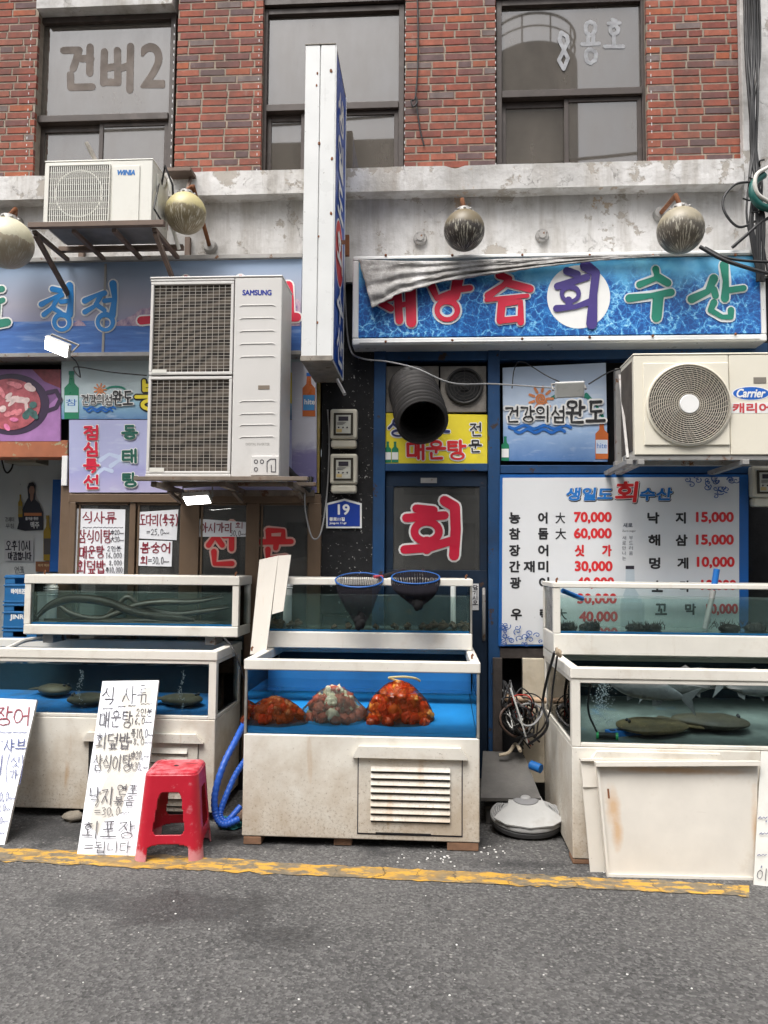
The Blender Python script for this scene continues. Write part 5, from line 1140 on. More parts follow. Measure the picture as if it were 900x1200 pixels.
# ================================================================== EXHAUST
b = MB(); wbox(b, 451.5, 429, 514, 483, W - .08, .05); b2 = MB()
Dk = thing('exhaust_hose', 'black ribbed exhaust hose bending out above the yellow board', 'exhaust hose', P(486, 440, W - .08))
grimy = M('grimy_plate', (.22, .20, .175), .6, metal=.3, var=.4, vs_=7, dirt=((.05, .04, .03), .5, 5))
obj('wall_plate', b, grimy, Dk, bevel=.004)
ctr = [P(483, 457, W - .085), P(484, 458, 5.45), P(487, 466, 5.26), P(491, 480, 5.08), P(495, 495, 4.93)]
def catm(p, n):
    out = []; q = [p[0] * 2 - p[1]] + p + [p[-1] * 2 - p[-2]]
    for i in range(len(p) - 1):
        a, b_, c, d = q[i:i + 4]
        for k in range(n):
            t = k / n; out.append(.5 * ((2 * b_) + (c - a) * t + (2 * a - 5 * b_ + 4 * c - d) * t * t + (3 * b_ - a - 3 * c + d) * t ** 3))
    return out + [p[-1]]
cp = catm(ctr, 26); b = MB(); rr = .160; b.tube(cp, [rr + .013 * math.sin(i * 2 * PI / 6.6) + (.004 * noise.noise(Vector((i * .3, 0, 0)))) for i in range(len(cp))], 36, False)
obj('hose', b, M('ribbed_black_rubber', (.017, .015, .014), .65, spec=.35, var=.3, vs_=6, dirt=((.09, .08, .07), .22, 6)), Dk, solid=.006, smooth=60)
b = MB(); wbox(b, 516, 429, 570, 483, W - .08, .05); Fn = thing('exhaust_fan', 'grimy square exhaust fan with round grille beside the ribbed hose', 'exhaust fan', P(543, 483, W - .08)); obj('plate', b, grimy, Fn, bevel=.004)
c = P(544, 453, W - .08); r = 20 * c.y / 900
b = MB(); b.cyl(c - Vector((0, .003, 0)), c - Vector((0, .001, 0)), r, n=40); obj('fan_well', b, BL if False else black, Fn, smooth=0)
b = MB()
for k in range(5): b.torus(c - Vector((0, .022, 0)), r * (.25 + .19 * k), .0035, 'Y', 40, 6)
for k in range(8): a = k * PI / 4; b.tube([c + Vector((r * .1 * math.cos(a), -.024, r * .1 * math.sin(a))), c + Vector((r * math.cos(a), -.02, r * math.sin(a)))], .003, 5)
b.torus(c - Vector((0, .012, 0)), r * 1.02, .012, 'Y', 40, 8); b.ball(c - Vector((0, .02, 0)), r * .22, 12, 8, (1, .4, 1)); obj('grille', b, M('greasy_black', (.022, .02, .018), .5, var=.3), Fn)

# ================================================================== CABLES
def cable(pts, r, mat_, label, name='cable', cat='cable', group=None, n=8, sm=8):
    q = catm([Vector(p) for p in pts], sm); b = MB(); b.tube(q, r, n)
    return props(obj(name, b, mat_, loc=pts[0]), label, cat, group)
cable([P(404, 300, 5.62), P(405, 360, 5.6), P(410, 408, 5.56), P(424, 420, 5.5), P(455, 424, 5.45), P(488, 432, 5.28), P(530, 449, 5.3), P(580, 450, 5.5), P(655, 455, 5.42)], .006, cable_grey, 'thin grey cable running from beside the projecting sign to the unlit floodlight')
cable([P(690, 450, 5.38), P(712, 437, 5.5), P(728, 432, 5.5)], .005, cable_black, 'short black lead between the unlit floodlight and the round-fan unit')
cable([P(600, 455, 5.55), P(603, 432, 5.58), P(612, 424, 5.55), P(640, 440, 5.5), P(655, 447, 5.36)], .004, cable_black, 'thin black looping lead left of the unlit floodlight')
cable([P(820, 289, 5.37), P(845, 303, 5.32), P(870, 312, 5.3), P(905, 321, 5.3), P(960, 325, 5.3)], .014, cable_black, 'thick black cable sagging over the right end of the coral sign')
cable([P(826, 290, 5.38), P(855, 303, 5.33), P(905, 307, 5.32), P(960, 305, 5.3)], .010, cable_black, 'thinner black cable above the thick one at the right end of the coral sign')
cable([P(78, 414, 5.16), P(90, 425, 5.3), P(94, 442, 5.45), P(88, 430, 5.5), P(130, 436, 5.52), P(172, 440, 5.5)], .005, cable_black, 'thin black lead from the lit floodlight to the tall air conditioner')
cable([P(384, 480, 5.57), P(386, 520, 5.57), P(383, 580, 5.57), P(376, 624, 5.45), P(366, 630, 5.45), P(358, 600, 5.46), P(357, 575, 5.5)], .006, cable_grey, 'pale looping cable left of the meters hanging under the shelf')
rnd = random.Random(3)
for i in range(9):
    x = 872 + i * 2.1; b_ = 884 + rnd.uniform(-4, 5)
    cable([P(x, -30, 5.5 - .03 * (i % 3)), P(x + 2, 60, 5.48), P(b_ - 4 + i * .8, 120, 5.46 - .02 * (i % 2)), P(b_, 175, 5.45), P(b_ + rnd.uniform(-5, 8), 215, 5.42), P(b_ + rnd.uniform(-9, 10), 262, 5.38), P(b_ + rnd.uniform(4, 16), 330, 5.4)], rnd.choice((.006, .008, .011)), cable_black, 'black cable in the tangled bundle hanging down the right wall edge', group='black cables in the bundle at the right wall')
cable([P(884, 213, 5.4), P(862, 216, 5.4), P(848, 232, 5.4), P(850, 250, 5.38), P(866, 266, 5.38), P(888, 258, 5.38)], .009, cable_black, 'black cable loop sticking out left of the bundle at the right wall')
cable([P(858, 290, 5.4), P(874, 276, 5.38), P(890, 262, 5.38), P(910, 250, 5.38)], .012, cable_black, 'black cable running up to the right from the coral sign frame')
for k in range(5):
    a = rnd.uniform(0, 6); x, y = 884 + rnd.uniform(-3, 8), 195 + k * 12
    cable([P(x, y, 5.4), P(x + 6 * math.cos(a), y + 6 * math.sin(a), 5.36), P(x + 13 * math.cos(a + .5), y + 9 * math.sin(a + .5), 5.34)], .006, cable_black, 'stubby cut black cable end in the tangle at the right wall', group='cut cable ends at the right wall')
b = MB(); b.tube(catm([P(895, 205, 5.36), P(884, 214, 5.34), P(882, 228, 5.33), P(890, 240, 5.34), P(905, 246, 5.36)], 6), .026, 10); props(obj('cable_joint', b, M('dark_green_tape', (.01, .10, .085), .4, var=.2), loc=P(895, 205, 5.36)), 'dark green wrapped cable joint in the tangle at the right edge', 'cable joint')
b = MB(); b.tube(catm([P(900, 196, 5.34), P(886, 206, 5.31), P(887, 226, 5.31), P(903, 238, 5.34)], 6), .014, 10); props(obj('cable_loop', b, M('white_sleeve', (.60, .58, .53), .5, var=.15), loc=P(900, 196, 5.34)), 'thick pale cable loop over the dark green joint at the right edge', 'cable')
cable([P(489, -20, W - .01), P(490, 60, W - .015), P(487, 112, W - .02), P(482, 118, W - .025), P(484, 125, W - .025), P(489, 120, W - .02), P(487, 114, W - .018), P(492, 150, W - .015), P(497, 171, W - .015)], .006, cable_black, 'thin black wire with a knot hanging down the middle brick pier')
# third meter at the right edge
b = MB(); meter(893, 571, 'cream electric meter half cut off by the right edge, beside the price board')
# ================================================================== FISH TANKS
ZR0, ZR1, ZG = 1.012, 1.075, .650            # underside and top of the lower tanks' rims, foot of the glass
steel_post = M('tank_corner_steel', (.34, .33, .30), .5, metal=.5, var=.3, vs_=9, dirt=((.25, .16, .08), .3, 7))
fl_blue = M('blue_tank_floor', (.012, .235, .60), .6, var=.18, vs_=3)
def vent(b, x0, x1, z0, z1, Yf, n):
    """pressed louvres: a slot and a lip for each"""
    h = (z1 - z0) / n
    for i in range(n):
        z = z0 + h * i
        b.prism([(x0, Yf - .001, z + h * .30), (x1, Yf - .001, z + h * .30), (x1, Yf - .016, z + h * .34), (x0, Yf - .016, z + h * .34)], (0, 0, 0.002))
        b.prism([(x0, Yf - .016, z + h * .34), (x1, Yf - .016, z + h * .34), (x1, Yf - .001, z + h * .92), (x0, Yf - .001, z + h * .92)], (0, .002, .0))
def hood(px0, px1, py0, py1, Yf, par):
    a, b_, c, d = P(px0, py1, Yf), P(px1, py1, Yf), P(px1 - 8, py0, Yf), P(px0 + 8, py0, Yf); o = Vector((0, -.035, 0))
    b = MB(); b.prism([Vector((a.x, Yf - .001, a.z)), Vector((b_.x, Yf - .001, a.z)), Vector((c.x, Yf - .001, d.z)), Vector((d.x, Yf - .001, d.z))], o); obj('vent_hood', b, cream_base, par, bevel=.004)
def lower_tank(label, xa, xb, Y0, Y1, zb, water_top, framed, wmat, floor, rise=.1):
    """cabinet below, glass above, open rim on top"""
    T_ = thing('fish_tank', label, 'fish tank', ((xa + xb) / 2, Y0, zb)); t = .045
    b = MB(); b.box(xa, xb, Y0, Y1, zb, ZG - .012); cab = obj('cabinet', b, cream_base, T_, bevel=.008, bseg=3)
    b = MB(); e = .006
    b.box(xa - e, xb + e, Y0 - e, Y0 + .055, ZR0, ZR1); b.box(xa - e, xb + e, Y1 - .055, Y1 + e, ZR0, ZR1); b.box(xa - e, xa + .05, Y0 + .056, Y1 - .056, ZR0, ZR1); b.box(xb - .05, xb + e, Y0 + .056, Y1 - .056, ZR0, ZR1)
    obj('rim', b, cream, T_, bevel=.008, bseg=3)
    b = MB(); p = .05 if framed else .016
    za, zc = ZG - .011, ZR0 - .001
    for x in (xa, xb - p):
        for y in (Y0 + .001, Y1 - p - .001): b.box(x, x + p, y, y + p, za, zc)
    if framed:
        q = .022
        for y0_, y1_ in ((Y0 + .001, Y0 + .03), (Y1 - .03, Y1 - .001)):
            b.box(xa + p, xb - p, y0_, y1_, za, za + q); b.box(xa + p, xb - p, y0_, y1_, zc - q, zc)
        for x0_, x1_ in ((xa, xa + .03), (xb - .03, xb)):
            b.box(x0_, x1_, Y0 + p, Y1 - p, za, za + q); b.box(x0_, x1_, Y0 + p, Y1 - p, zc - q, zc)
    obj('glass_frame', b, cream if framed else steel_post, T_, bevel=.004)
    g = .006
    for nm, a in (('front_pane', (xa + p, xb - p, Y0 + .012, Y0 + .012 + g)), ('back_pane', (xa + p, xb - p, Y1 - .012 - g, Y1 - .012)), ('side_pane', (xa + .010, xa + .010 + g, Y0 + p, Y1 - p)), ('side_pane', (xb - .010 - g, xb - .010, Y0 + p, Y1 - p))):
        b = MB(); b.box(*a, za + (.022 if framed else .001), zc - (.022 if framed else .001)); obj(nm, b, tank_glass if nm != 'back_pane' else tank_dark, T_, smooth=0)
    b = MB(); b.hexa([(xa + .02, Y0 + .022, ZG - .010), (xb - .02, Y0 + .022, ZG - .010), (xb - .02, Y1 - .022, ZG - .010), (xa + .02, Y1 - .022, ZG - .010), (xa + .02, Y0 + .022, ZG + .008), (xb - .02, Y0 + .022, ZG + .008), (xb - .02, Y1 - .022, ZG + rise), (xa + .02, Y1 - .022, ZG + rise)]); obj('tank_floor', b, floor, T_, smooth=0)
    n = 60; m_ = 24; b = MB(); x0_, x1_, y0_, y1_ = xa + .018, xb - .018, Y0 + .020, Y1 - .020
    for i in range(n + 1):
        for j in range(m_ + 1):
            x, y = x0_ + (x1_ - x0_) * i / n, y0_ + (y1_ - y0_) * j / m_
            b.v.append(Vector((x, y, water_top + .006 * noise.noise(Vector((x * 6, y * 6, 0))) + .003 * noise.noise(Vector((x * 17, y * 17, 3))))))
    for i in range(n):
        for j in range(m_):
            a = i * (m_ + 1) + j; b.f.append((a, a + m_ + 1, a + m_ + 2, a + 1)); b.m.append(0)
    k0 = len(b.v); zf = ZG + .006
    b.v += [Vector((x0_, y0_, zf)), Vector((x1_, y0_, zf)), Vector((x1_, y1_, zf)), Vector((x0_, y1_, zf))]
    for fc in ([k0] + [k0 + 1] + [i * (m_ + 1) for i in range(n, -1, -1)], [k0 + 1, k0 + 2] + [n * (m_ + 1) + j for j in range(m_, -1, -1)], [k0 + 2, k0 + 3] + [i * (m_ + 1) + m_ for i in range(0, n + 1)], [k0 + 3, k0] + [j for j in range(m_ + 1)], [k0 + 3, k0 + 2, k0 + 1, k0]):
        b.f.append(tuple(fc)); b.m.append(0)
    obj('water', b, wmat, T_, smooth=60)
    return T_, cab
def upper_tank(label, xa, xb, Y0, Y1, z0, z1, wz, framed, zg0, zg1, back=None):
    T_ = thing('fish_tank', label, 'fish tank', ((xa + xb) / 2, Y0, z0)); e = .004
    b = MB(); b.box(xa, xb, Y0, Y1, z0, zg0 - .001); obj('base', b, cream, T_, bevel=.008, bseg=3)
    b = MB(); b.box(xa - e, xb + e, Y0 - e, Y0 + .04, zg1, z1); b.box(xa - e, xb + e, Y1 - .04, Y1 + e, zg1, z1); b.box(xa - e, xa + .04, Y0 + .041, Y1 - .041, zg1, z1); b.box(xb - .04, xb + e, Y0 + .041, Y1 - .041, zg1, z1); obj('rim', b, cream, T_, bevel=.006, bseg=3)
    p = .045 if framed else .014; b = MB()
    for x in (xa, xb - p):
        for y in (Y0 + .001, Y1 - p - .001): b.box(x, x + p, y, y + p, zg0, zg1 - .001)
    obj('glass_frame', b, cream if framed else steel_post, T_, bevel=.004); g = .006
    for nm, a in (('front_pane', (xa + p, xb - p, Y0 + .012, Y0 + .012 + g)), ('back_pane', (xa + p, xb - p, Y1 - .012 - g, Y1 - .012)), ('side_pane', (xa + .010, xa + .010 + g, Y0 + p, Y1 - p)), ('side_pane', (xb - .010 - g, xb - .010, Y0 + p, Y1 - p))):
        b = MB(); b.box(*a, zg0 + .001, zg1 - .002); obj(nm, b, tank_glass, T_, smooth=0)
    b = MB(); b.box(xa + .02, xb - .02, Y0 + .022, Y1 - .022, zg0 + .001, zg0 + .012); obj('tank_floor', b, fl_blue, T_, smooth=0)
    b = MB(); b.box(xa + .018, xb - .018, Y0 + .020, Y1 - .020, zg0 + .014, wz); obj('water', b, clear_water, T_, smooth=0)
    return T_
# ---- left pair
YL = 4.92
xlr = X(252, 860, YL)
TL, cabL = lower_tank('large lower fish tank at the left with dark water, behind the handwritten boards', X(-150, 860, YL), xlr, YL, 5.56, .055, .975, True, dark_water, M('blue_patched_floor', (.010, .17, .46), .6, var=.3, vs_=4, dirt=((.055, .055, .045), .62, 3.6)), .05)
hood(97, 239, 857, 867, YL, cabL)
b = MB(); wbox(b, 103, 868, 232, 945, YL - .002, .0015); obj('vent_opening', b, black, cabL, smooth=0)
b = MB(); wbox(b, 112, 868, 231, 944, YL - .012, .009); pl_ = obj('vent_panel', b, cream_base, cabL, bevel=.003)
b = MB(); xs0, xs1 = X(174, 900, YL), X(220, 900, YL)
for k in range(6):
    z = Z(200, 936 - k * 10.5, YL); b.box(xs0, xs1, YL - .0135, YL - .0125, z, z + .016)
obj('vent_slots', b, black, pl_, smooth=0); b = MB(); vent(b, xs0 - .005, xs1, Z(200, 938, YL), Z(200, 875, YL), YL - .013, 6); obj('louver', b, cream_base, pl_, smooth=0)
UL = upper_tank('upper left fish tank holding long grey eels, on the large dark tank', X(28, 712, 5.20), X(279.5, 712, 5.20), 5.20, 5.56, 1.137, 1.551, 1.428, True, Z(155, 733, 5.2), Z(155, 685, 5.2))
b = MB(); b.box(X(50, 750, 5.25), X(62, 750, 5.25), 5.25, 5.45, ZR1 + .001, 1.136); b.box(X(240, 750, 5.25), X(252, 750, 5.25), 5.25, 5.45, ZR1 + .001, 1.136); obj('support_feet', b, galv, UL, bevel=.004)
# ---- centre pair
YC = 4.55
TC, cabC = lower_tank('large lower fish tank in the middle with bright blue floor and net bags of shellfish', X(285.5, 860, YC), X(562, 860, YC), YC, 5.54, .05, .88, False, blue_water, fl_blue, .12)
b = MB(); b.box(X(285, 860, YC) + .022, X(562, 860, YC) - .022, 5.12, 5.145, .80, .945); obj('blue_reflection_board', b, M('painted_blue_reflection', (.010, .15, .42), .6, var=.2), TC, smooth=0)  # added board standing in for the blue reflection at the water surface
hood(413, 548, 873, 886, YC, cabC)
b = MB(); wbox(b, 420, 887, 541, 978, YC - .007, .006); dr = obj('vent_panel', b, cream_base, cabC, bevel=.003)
b = MB(); wbox(b, 418.8, 886.5, 542.2, 979.5, YC - .001, .0006); obj('panel_gap', b, ink_black, cabC, smooth=0)
b = MB(); xs0, xs1 = X(435, 930, YC), X(527, 930, YC); za, zc_ = Z(481, 964, YC), Z(481, 898, YC)
for k in range(8): z = za + (zc_ - za) * k / 8; b.box(xs0, xs1, YC - .0085, YC - .0075, z, z + .012)
obj('vent_slots', b, black, dr, smooth=0); b = MB(); vent(b, xs0 - .002, xs1 + .002, za, zc_, YC - .008, 8); obj('louver', b, cream_base, dr, smooth=0)
b = MB(); wbox(b, 440, 976.2, 505, 977.6, YC - .0085, .001); obj('rust_line', b, black, dr, smooth=0)
UC = upper_tank('upper middle fish tank with sea snails along its floor and hand nets hung on it', X(312, 715, 5.14), X(553.5, 715, 5.14), 5.14, 5.54, ZR1 + .003, 1.547, 1.425, False, Z(432, 741, 5.14), Z(432, 686, 5.14))
# ---- right pair
YR = 4.41
TR, cabR = lower_tank('large lower fish tank at the right with grey fish, behind leaning cream panels', X(670, 860, YR), X(1010, 860, YR), YR, 5.46, .03, .965, True, dark_water, M('murky_floor', (.14, .165, .145), .7, var=.35, vs_=5, dirt=((.02, .22, .52), .18, 3)))
hood(690, 850, 879, 891, YR, cabR)
UR = upper_tank('upper right fish tank with dark sea cucumbers, price board visible through its water', X(648.5, 720, 4.97), X(1000, 720, 4.97), 4.97, 5.44, ZR1 + .003, 1.534, 1.437, True, Z(790, 744, 4.97), Z(790, 690, 4.97))

# ---- bolts and hooks on the rims, bricks under the cabinets
def brickbit(px0, px1, py, Yb, label, nm='brick', m=None, h=.048):
    b = MB(); x0, x1 = X(px0, py, Yb), X(px1, py, Yb); b.box(x0, x1, Yb, Yb + .12, .001, h); return props(obj(nm, b, m or M('old_paver', (.24, .13, .075), .9, var=.35, vs_=14, bump=.5) if 'old_paver' not in bpy.data.materials else bpy.data.materials['old_paver'], loc=((x0 + x1) / 2, Yb, 0), bevel=.006), label, nm)
brickbit(285, 306, 988, YC + .002, 'reddish brick under the left front corner of the middle tank')
brickbit(524, 561, 990, YC + .004, 'tan brick under the right front corner of the middle tank')
brickbit(391, 412, 988, YC + .03, 'short brick stub under the middle of the middle tank')
brickbit(671, 694, 1000, YR + .003, 'rusty brown block under the front corner of the right tank', h=.028)
b = MB(); c = G(82, 965); b.ball(c + Vector((0, .05, .026)), .052, 16, 10, (1.35, 1, .62), .35, 3, 2); props(obj('stone', b, M('rough_stone', (.20, .175, .14), .95, var=.4, vs_=14, bump=.7), loc=c, smooth=60), 'rough brown stone under the left tank beside the menu board', 'stone')
b = MB(); b.box(X(200, 960, 5.05), X(246, 960, 5.05), 5.0, 5.1, .001, .054); props(obj('concrete_block', b, M('block_grey', (.22, .21, .195), .9, var=.3, bump=.5), loc=(X(222, 960, 5.05), 5.05, 0), bevel=.006), 'grey concrete block under the left tank seen through the stool', 'block')
for px, py, Yh, l, z in ((52, 676, 5.22, 'small hook on the left end of the eel tank rim', 1.552), (276, 676, 5.22, 'small hook near the right end of the eel tank rim', 1.552), (295, 760, 4.95, 'rusty bolt on the left end of the middle lower tank rim', ZR1 + .001), (553, 765, 4.72, 'rusty bolt on the right end of the middle lower tank rim', ZR1 + .001), (546, 675, 5.16, 'rusty bolt on the right end of the upper middle tank rim', 1.548), (652, 677, 4.99, 'small hook on the left end of the upper right tank rim', 1.535)):
    d = ray(px, py); x = CP.x + d.x * (Yh / d.y); c = Vector((x, Yh, z)); b = MB(); b.tube([c, c + Vector((0, 0, .02)), c + Vector((.004, 0, .028)), c + Vector((.008, 0, .018))], .006, 8); props(obj('bolt', b, rust, loc=c), l, 'bolt')

# ================================================================== WHAT SWIMS AND LIES IN THEM
eel_m = M('eel_skin', (.05, .041, .03), .45, var=.5, vs_=11, dirt=((.055, .048, .04), .4, 9))
def eel(pts, r, label):
    q = catm(pts, 10); n = len(q); b = MB(); b.tube(q, [r * min(1, .35 + 6 * i / n, .12 + 4.5 * (1 - i / n)) for i in range(n)], 10)
    t = thing('eel', label, 'eel', q[0]); obj('body', b, eel_m, t)
    b = MB()
    for i in range(n // 4, n - 2): b.raw([q[i] + Vector((0, .001, r * .8)), q[i + 1] + Vector((0, .001, r * .8)), q[i + 1] + Vector((0, .001, r * 1.35)), q[i] + Vector((0, .001, r * 1.35))], [(0, 1, 2, 3)])
    obj('fin', b, eel_m, t, solid=.003, smooth=0)
    b = MB(); e = q[1] + Vector((0, -r * .5, r * .3)); b.ball(e, r * .18, 8, 6); obj('eye', b, black_p, t); return t
def PP(l, Y): return [P(x, y, Y + dy) for x, y, dy in l]
eel(PP([(228, 727, 0), (205, 724, 0), (180, 722, .01), (152, 716, .02), (128, 707, .02), (105, 703, .03), (80, 703, .04), (58, 711, .05), (42, 726, .06)], 5.29), .027, 'thick grey eel arching over the others in the upper left tank, head at right')
eel(PP([(258, 731, 0), (230, 731, 0), (200, 730, .02), (165, 729, .03), (120, 730, .05), (80, 730, .06), (48, 730, .05)], 5.36), .024, 'grey eel lying straight along the floor of the upper left tank')
eel(PP([(66, 707, .0), (85, 720, 0), (115, 726, 0), (135, 720, .02), (160, 710, .03), (190, 706, .04), (225, 706, .05), (262, 700, .05)], 5.43), .021, 'dark eel rising to the right at the back of the upper left tank')
eel(PP([(122, 724, 0), (136, 712, .0), (150, 700, .02), (170, 713, .03), (205, 720, .03), (245, 716, .02), (268, 712, .02)], 5.47), .018, 'thin dark eel bent sharply upward at the back of the upper left tank')
fish_m = M('silver_fish', (.20, .205, .205), .35, metal=.2, var=.25, vs_=30)
def fish(a, b_, h, label, bow=.0, m=None):
    a, b_ = Vector(a), Vector(b_); L = (b_ - a).length; d = (b_ - a).normalized(); up = Vector((0, 0, 1)); up = (up - d * up.dot(d)).normalized(); sd_ = d.cross(up)
    t = thing('fish', label, 'fish', a); n, k = 22, 14; v = MB(); i0 = 0
    pr = lambda u: max(.02, (math.sin(PI * min(1, u * .96 + .02) ** .72)) ** .8 * (1 - .1 * u) + .07 * u)
    for i in range(n + 1):
        u = i / n; c = a + d * L * u + up * bow * math.sin(PI * u) * L
        for j in range(k): q = 2 * PI * j / k; v.v.append(c + up * math.cos(q) * h / 2 * pr(u) * (1 if math.cos(q) > 0 else 1.1) + sd_ * math.sin(q) * h * .26 * pr(u))
    for i in range(n):
        for j in range(k): x = i * k; v.f.append((x + j, x + (j + 1) % k, x + k + (j + 1) % k, x + k + j)); v.m.append(0)
    v.f.append(tuple(range(k))); v.m.append(0); v.f.append(tuple(n * k + j for j in reversed(range(k)))); v.m.append(0)
    obj('body', v, m or fish_m, t, smooth=70)
    def fin(nm, pts): f = MB(); f.prism([a + d * L * p[0] + up * (h * p[1] + bow * L * math.sin(PI * min(1, p[0]))) - sd_ * .002 for p in pts], sd_ * .004); obj(nm, f, m or fish_m, t, smooth=0)
    fin('tail', [(.97, .05), (1.20, .55), (1.12, .02), (1.22, -.55), (.97, -.05)]); fin('dorsal_fin', [(.34, .42), (.42, .66), (.55, .55), (.62, .36)]); fin('anal_fin', [(.62, -.38), (.66, -.66), (.76, -.5), (.78, -.28)]); fin('pelvic_fin', [(.30, -.48), (.33, -.74), (.42, -.5)])
    e = MB(); e.ball(a + d * L * .07 + up * h * .06 - sd_ * h * .1, h * .05, 8, 6); e.ball(a + d * L * .07 + up * h * .06 + sd_ * h * .1, h * .05, 8, 6); obj('eye', e, black_p, t); return t
fish(P(712, 791, 4.61), P(800, 817, 4.56), .15, 'large silver fish with forked tail swimming near the glass in the right tank')
fish(P(842, 792, 4.89), P(762, 806, 4.94), .15, 'silver fish crossing behind the large one in the right tank')
fish(P(915, 800, 4.64), P(848, 802, 4.69), .14, 'silver fish at the right edge of the lower right tank')
0 and fish(P(690, 800, 4.99), P(735, 838, 4.94), .12, 'dim silver fish sinking tail down at the back left of the right tank', m=M('dim_fish', (.20, .21, .21), .5, var=.2))
flat_m = M('flatfish_skin', (.13, .095, .04), .6, var=.45, vs_=16, speck=((.36, .29, .16), .4, 40))
def flatfish(px, py, Y, rx, ry, rz, label, z=ZG + .012, m=None):
    d = ray(px, py); c = CP + d * (Y / d.y); z += (.085 if px < 400 else .10) * max(0, Y - (YL if px < 400 else YR)); c.z = z + .035
    b = MB(); n, k = 36, 10; t = thing('flatfish', label, 'flatfish', (c.x, c.y, z)); Rz = Matrix.Rotation(rz, 3, 'Z')
    b.ball(Vector((0, 0, 0)), 1, 32, 14, (rx, ry, .042)); b.v = [c + Rz @ Vector((v.x, v.y * (1 - .25 * v.x / rx), v.z + .004 * noise.noise(v * 14))) for v in b.v]; obj('body', b, m or flat_m, t)
    b = MB(); b.prism([c + Rz @ Vector(p) for p in ((rx * .94, -.02, -.004), (rx * 1.3, -.07, -.004), (rx * 1.36, 0, -.004), (rx * 1.3, .07, -.004), (rx * .94, .02, -.004))], (0, 0, .006)); obj('tail', b, m or flat_m, t, smooth=0)
    b = MB()
    for s in (-1, 1): b.ball(c + Rz @ Vector((-rx * .72, s * .02 - .02, .036)), .010, 8, 6)
    obj('eye', b, black_p, t); return t
flatfish(765, 862, 4.62, 0.210, 0.150, .1, 'mottled tan flatfish lying near the glass, left of two in the right tank')
flatfish(832, 860, 4.74, 0.220, 0.150, 2.9, 'dark flatfish lying behind the tan one in the right tank', m=M('dark_flatfish', (.06, .05, .03), .6, var=.4, vs_=14))
flatfish(106, 838, 5.14, 0.155, 0.096, .2, 'brown flatfish on the tank floor left of the tall menu board', m=M('brown_flatfish', (.085, .07, .04), .6, var=.4, vs_=14))
flatfish(62, 836, 5.37, 0.133, 0.089, 2.8, 'dim brown flatfish at the far left back of the dark tank', m=bpy.data.materials['brown_flatfish'])
flatfish(212, 836, 5.17, 0.148, 0.096, 3.0, 'brown flatfish on the tank floor right of the tall menu board', m=bpy.data.materials['brown_flatfish'])
# airstone, hose and blue strip in the right tank
b = MB(); a, c = P(712, 856, 4.56), P(757, 834, 4.64); a.z = c.z = ZG + .03; b.bar(a, c, .07, .04); b2 = MB()
Bs = thing('blue_strip', 'slotted blue plastic strip on the floor of the right tank', 'plastic strip', a); obj('strip', b, blue_plastic, Bs, bevel=.006)
for k in range(5): p = a.lerp(c, .12 + .18 * k); b2.box(p.x - .014, p.x + .014, p.y - .02, p.y + .012, p.z + .0205, p.z + .0225)
obj('slots', b2, black, Bs, smooth=0)
As = thing('airstone', 'black airstone with bright green ends on its hose in the right tank', 'airstone', P(712, 852, 4.50))
b = MB(); p0, p1 = P(701, 846, 4.50), P(722, 858, 4.48); p0.z = p1.z = ZG + .035; b.cyl(p0, p1, .018, n=12); obj('stone', b, black, As)
b = MB(); b.cyl(p0 - (p1 - p0) * .12, p0 + (p1 - p0) * .02, .021, n=12); b.cyl(p1 - (p1 - p0) * .02, p1 + (p1 - p0) * .12, .021, n=12); obj('end_caps', b, M('bright_green_plastic', (.02, .42, .12), .4), As)
b = MB(); b.tube(catm([p0, P(690, 836, 4.47), P(690, 815, 4.45), P(693, 797, 4.44), P(692, 789, 4.43)], 8), .006, 8); b.ball(P(691, 792, 4.43), .020, 10, 8); obj('hose', b, black, As)
rnd = random.Random(11)
bub_m = glass('bubble_skin', (.8, .86, .88), 1.3, film=(.75, .80, .82), dust=.45)
def bubbles(px, y0, y1, Y, wpx, cnt, label):
    b = MB()
    for k in range(cnt):
        u = rnd.random(); w_ = wpx * (.5 + .6 * (1 - u)); b.ball(P(px + rnd.gauss(0, w_ * .4) + 2 * math.sin(u * 9), y1 + (y0 - y1) * u, Y + rnd.gauss(0, .03)), rnd.uniform(.0016, .0034), 5, 4)
    props(obj('bubbles', b, bub_m, loc=P(px, y1, Y), smooth=0), label, 'bubbles', kind='stuff')
bubbles(706, 800, 850, 4.60, 20, 420, 'pale column of rising bubbles in the right tank')
bubbles(94, 785, 835, 5.07, 5, 160, 'thin bubble stream left of the tall menu board')
bubbles(213, 785, 838, 5.07, 4, 140, 'thin bubble stream in the dark tank right of the tall menu board')
# sea cucumbers / urchin heaps in the upper right tank
dk = M('dark_sea_life', (.028, .022, .020), .6, var=.4, vs_=20)
def spiky(px, py, wd, hh, label, seed):
    Y = 5.09; c = P(px, py, Y); c.z = Z(790, 744, 4.97) + .012; rn = random.Random(seed); s = Y / 900; t = thing('sea_urchins', label, 'sea urchins', c)
    b = MB()
    for k in range(5): b.ball(c + Vector((rn.uniform(-1, 1) * wd * s * .7, rn.uniform(-.03, .05), hh * s * .28)), hh * s * rn.uniform(.4, .6), 14, 10, (1.5, 1.1, .8), .3, 4, seed + k)
    obj('body', b, dk, t, smooth=60); b = MB()
    for k in range(120):
        p = c + Vector((rn.uniform(-1, 1) * wd * s, rn.uniform(-.07, .06), rn.uniform(.2, .7) * hh * s)); b.tube([p, p + Vector((rn.uniform(-.02, .02), rn.uniform(-.02, .02), rn.uniform(.01, .035)))], [.003, .0006], 4)
    obj('spines', b, dk, t, smooth=0)
